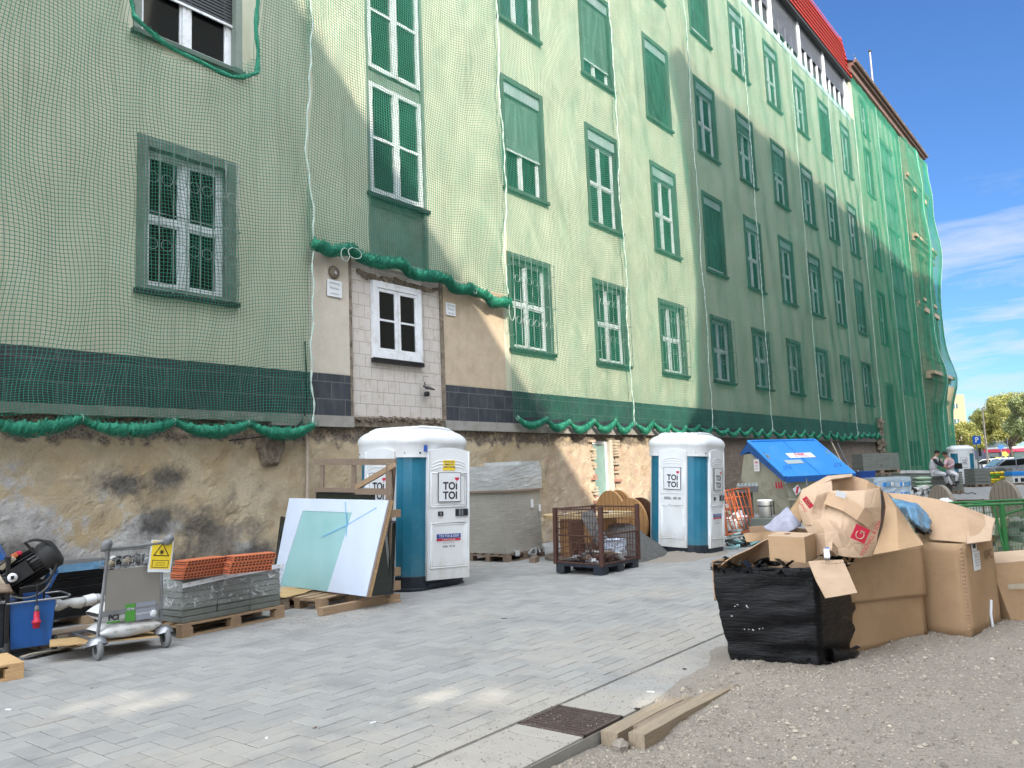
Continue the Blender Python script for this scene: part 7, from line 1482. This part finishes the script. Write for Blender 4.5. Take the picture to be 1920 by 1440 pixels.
# shops
q = dp(1890, 862, 100); t = thing('shop_row', 'low row of shops with a red fascia across the car park', 'building', (q.x, q.y, 0), ra); b = MB(); b.bx(-2.6, 14, 0, 6, 0, 2.5, 'cloth_grey'); b.build('wall', t); b = MB(); b.bx(-2.9, 14, -.6, 0, 2.1, 2.5, 'red_ink'); b.bx(-2.9, 14, -.62, -.5, 2.5, 2.7, 'paper'); b.build('fascia', t); b = MB(); b.bx(-1.9, -1.1, -.66, -.60, 1.2, 1.5, 'yellow_label'); b.build('yellow_board', t)
b = MB()
for i in range(10): b.bx(-2.4+i*1.6, -1.1+i*1.6, -.06, 0, .3, 2.0, 'pane_glass')
b.build('shop_window', t)
b = MB(); b.bx(-1.8, .9, 1, 3, 2.7, 3.4, 'pane_glass'); b.bx(-2.2, 1.0, .8, 3, 3.4, 3.55, 'steel_grey'); b.build('roof_box', t)
def yq(): 
    q = dp(1887, 870, 75); b = MB(); b.tube([(0, 0, 0), (0, 0, 1.7)], .05, 'yellow_label', 6); b.box((0, 0, 1.8), (.5, .05, .35), 'yellow_label'); o = b.build('yellow_board', loc=(q.x, q.y, 0), rz=ra); tag(o, 'small yellow board on a post before the shops', 'sign')
yq()
q = dp(1802, 860, 165); t = thing('office_block', 'ochre stepped office block beyond the trees', 'building', (q.x, q.y, 0), ra+R(8)); zt = dp(1802, 738, 165).z; z2 = dp(1802, 722, 165).z; b = MB(); b.bx(-6, 2.1, 0, 12, 0, zt, 'far_beige'); b.bx(-.8, .9, 1, 9, zt, z2, 'far_beige'); b.bx(-4, -.8, 2, 9, zt, zt+1.4, 'white_plastic'); b.build('wall', t)
for f in range(4): m = MB(); z = zt-2.9-f*3.2; m.bx(-.7, .45, -.05, .1, z, z+1.0, 'pane_glass'); m.bx(-.16, -.08, -.07, 0, z, z+1.0, 'paper'); m.build('window', t)
def tree(px, dep, ptop, wpx, kind, lab, seed, n=9000, base=3.0):
    rnd = random.Random(seed); q = dp(px, 862, dep); h = dp(px, ptop, dep).z; r = wpx/F_PX*dep/2; t = thing('street_tree', lab, 'tree', (q.x, q.y, 0)); b = MB(); b.tube([(0, 0, 0), (.1, 0, base*.6), (0, .1, base+1)], [.26, .2, .15], 'bark', 8); limbs = []
    for i in range(9):
        a = i*2.4+rnd.random(); e = Vector((r*.75*math.cos(a), r*.75*math.sin(a), base+(h-base)*rnd.uniform(.3, .85))); b.tube([(0, 0, base), Vector((0, 0, base)).lerp(e, .5)+Vector((0, 0, .4)), e], [.12, .07, .03], 'bark', 5); limbs.append(e)
    b.build('trunk', t); vs = []; fs = []; cl = []; n = int(n*1.7)
    for i in range(60):
        a = rnd.random()*6.28; ph = rnd.uniform(-.55, 1); rr = rnd.uniform(.35, 1.0); cr = math.sqrt(max(0.05, 1-ph*ph*.85)); c = Vector((r*cr*rr*math.cos(a), r*cr*rr*math.sin(a), base+(h-base)*(.42+.5*ph*.98))); cl.append((c, rnd.uniform(.12, .27)*r))
    for i in range(n):
        c, cr = cl[rnd.randrange(len(cl))]; d = Vector((rnd.gauss(0, 1), rnd.gauss(0, 1), rnd.gauss(0, .8))).normalized()*cr*rnd.uniform(.4, 1.12); p = c+d; s = rnd.uniform(.07, .15); u = Vector((rnd.gauss(0, 1), rnd.gauss(0, 1), rnd.gauss(0, 1))).normalized(); w_ = u.orthogonal().normalized(); u2 = u.cross(w_); o = len(vs)
        vs += [p-w_*s, p-u2*s*.6, p+w_*s, p+u2*s*.6]; fs.append((o, o+1, o+2, o+3))
    b = MB(); b.add(vs, fs, kind); b.build('crown', t)
tree(1806, 92, 793, 74, 'leaf_yellow', 'yellowish leafy tree next to the corner of the building', 3, 11000, 2.2)
tree(1856, 118, 764, 60, 'leaf_green', 'greyish green tree in the middle, farther back behind the lamp post', 5, base=4)
tree(1898, 96, 738, 112, 'leaf_yellow', 'broad leafy tree right of the lamp post', 8, 17000, 2.6)
tree(1945, 88, 735, 90, 'leaf_green', 'leafy tree at the right edge', 11, 12000)
tree(1838, 105, 800, 50, 'leaf_green', 'low dark green tree behind the parking sign', 14, 6000, 2.0)
tree(1875, 112, 800, 60, 'leaf_green', 'low dark green tree between lamp post and arrow board', 17, 7000, 2.0)
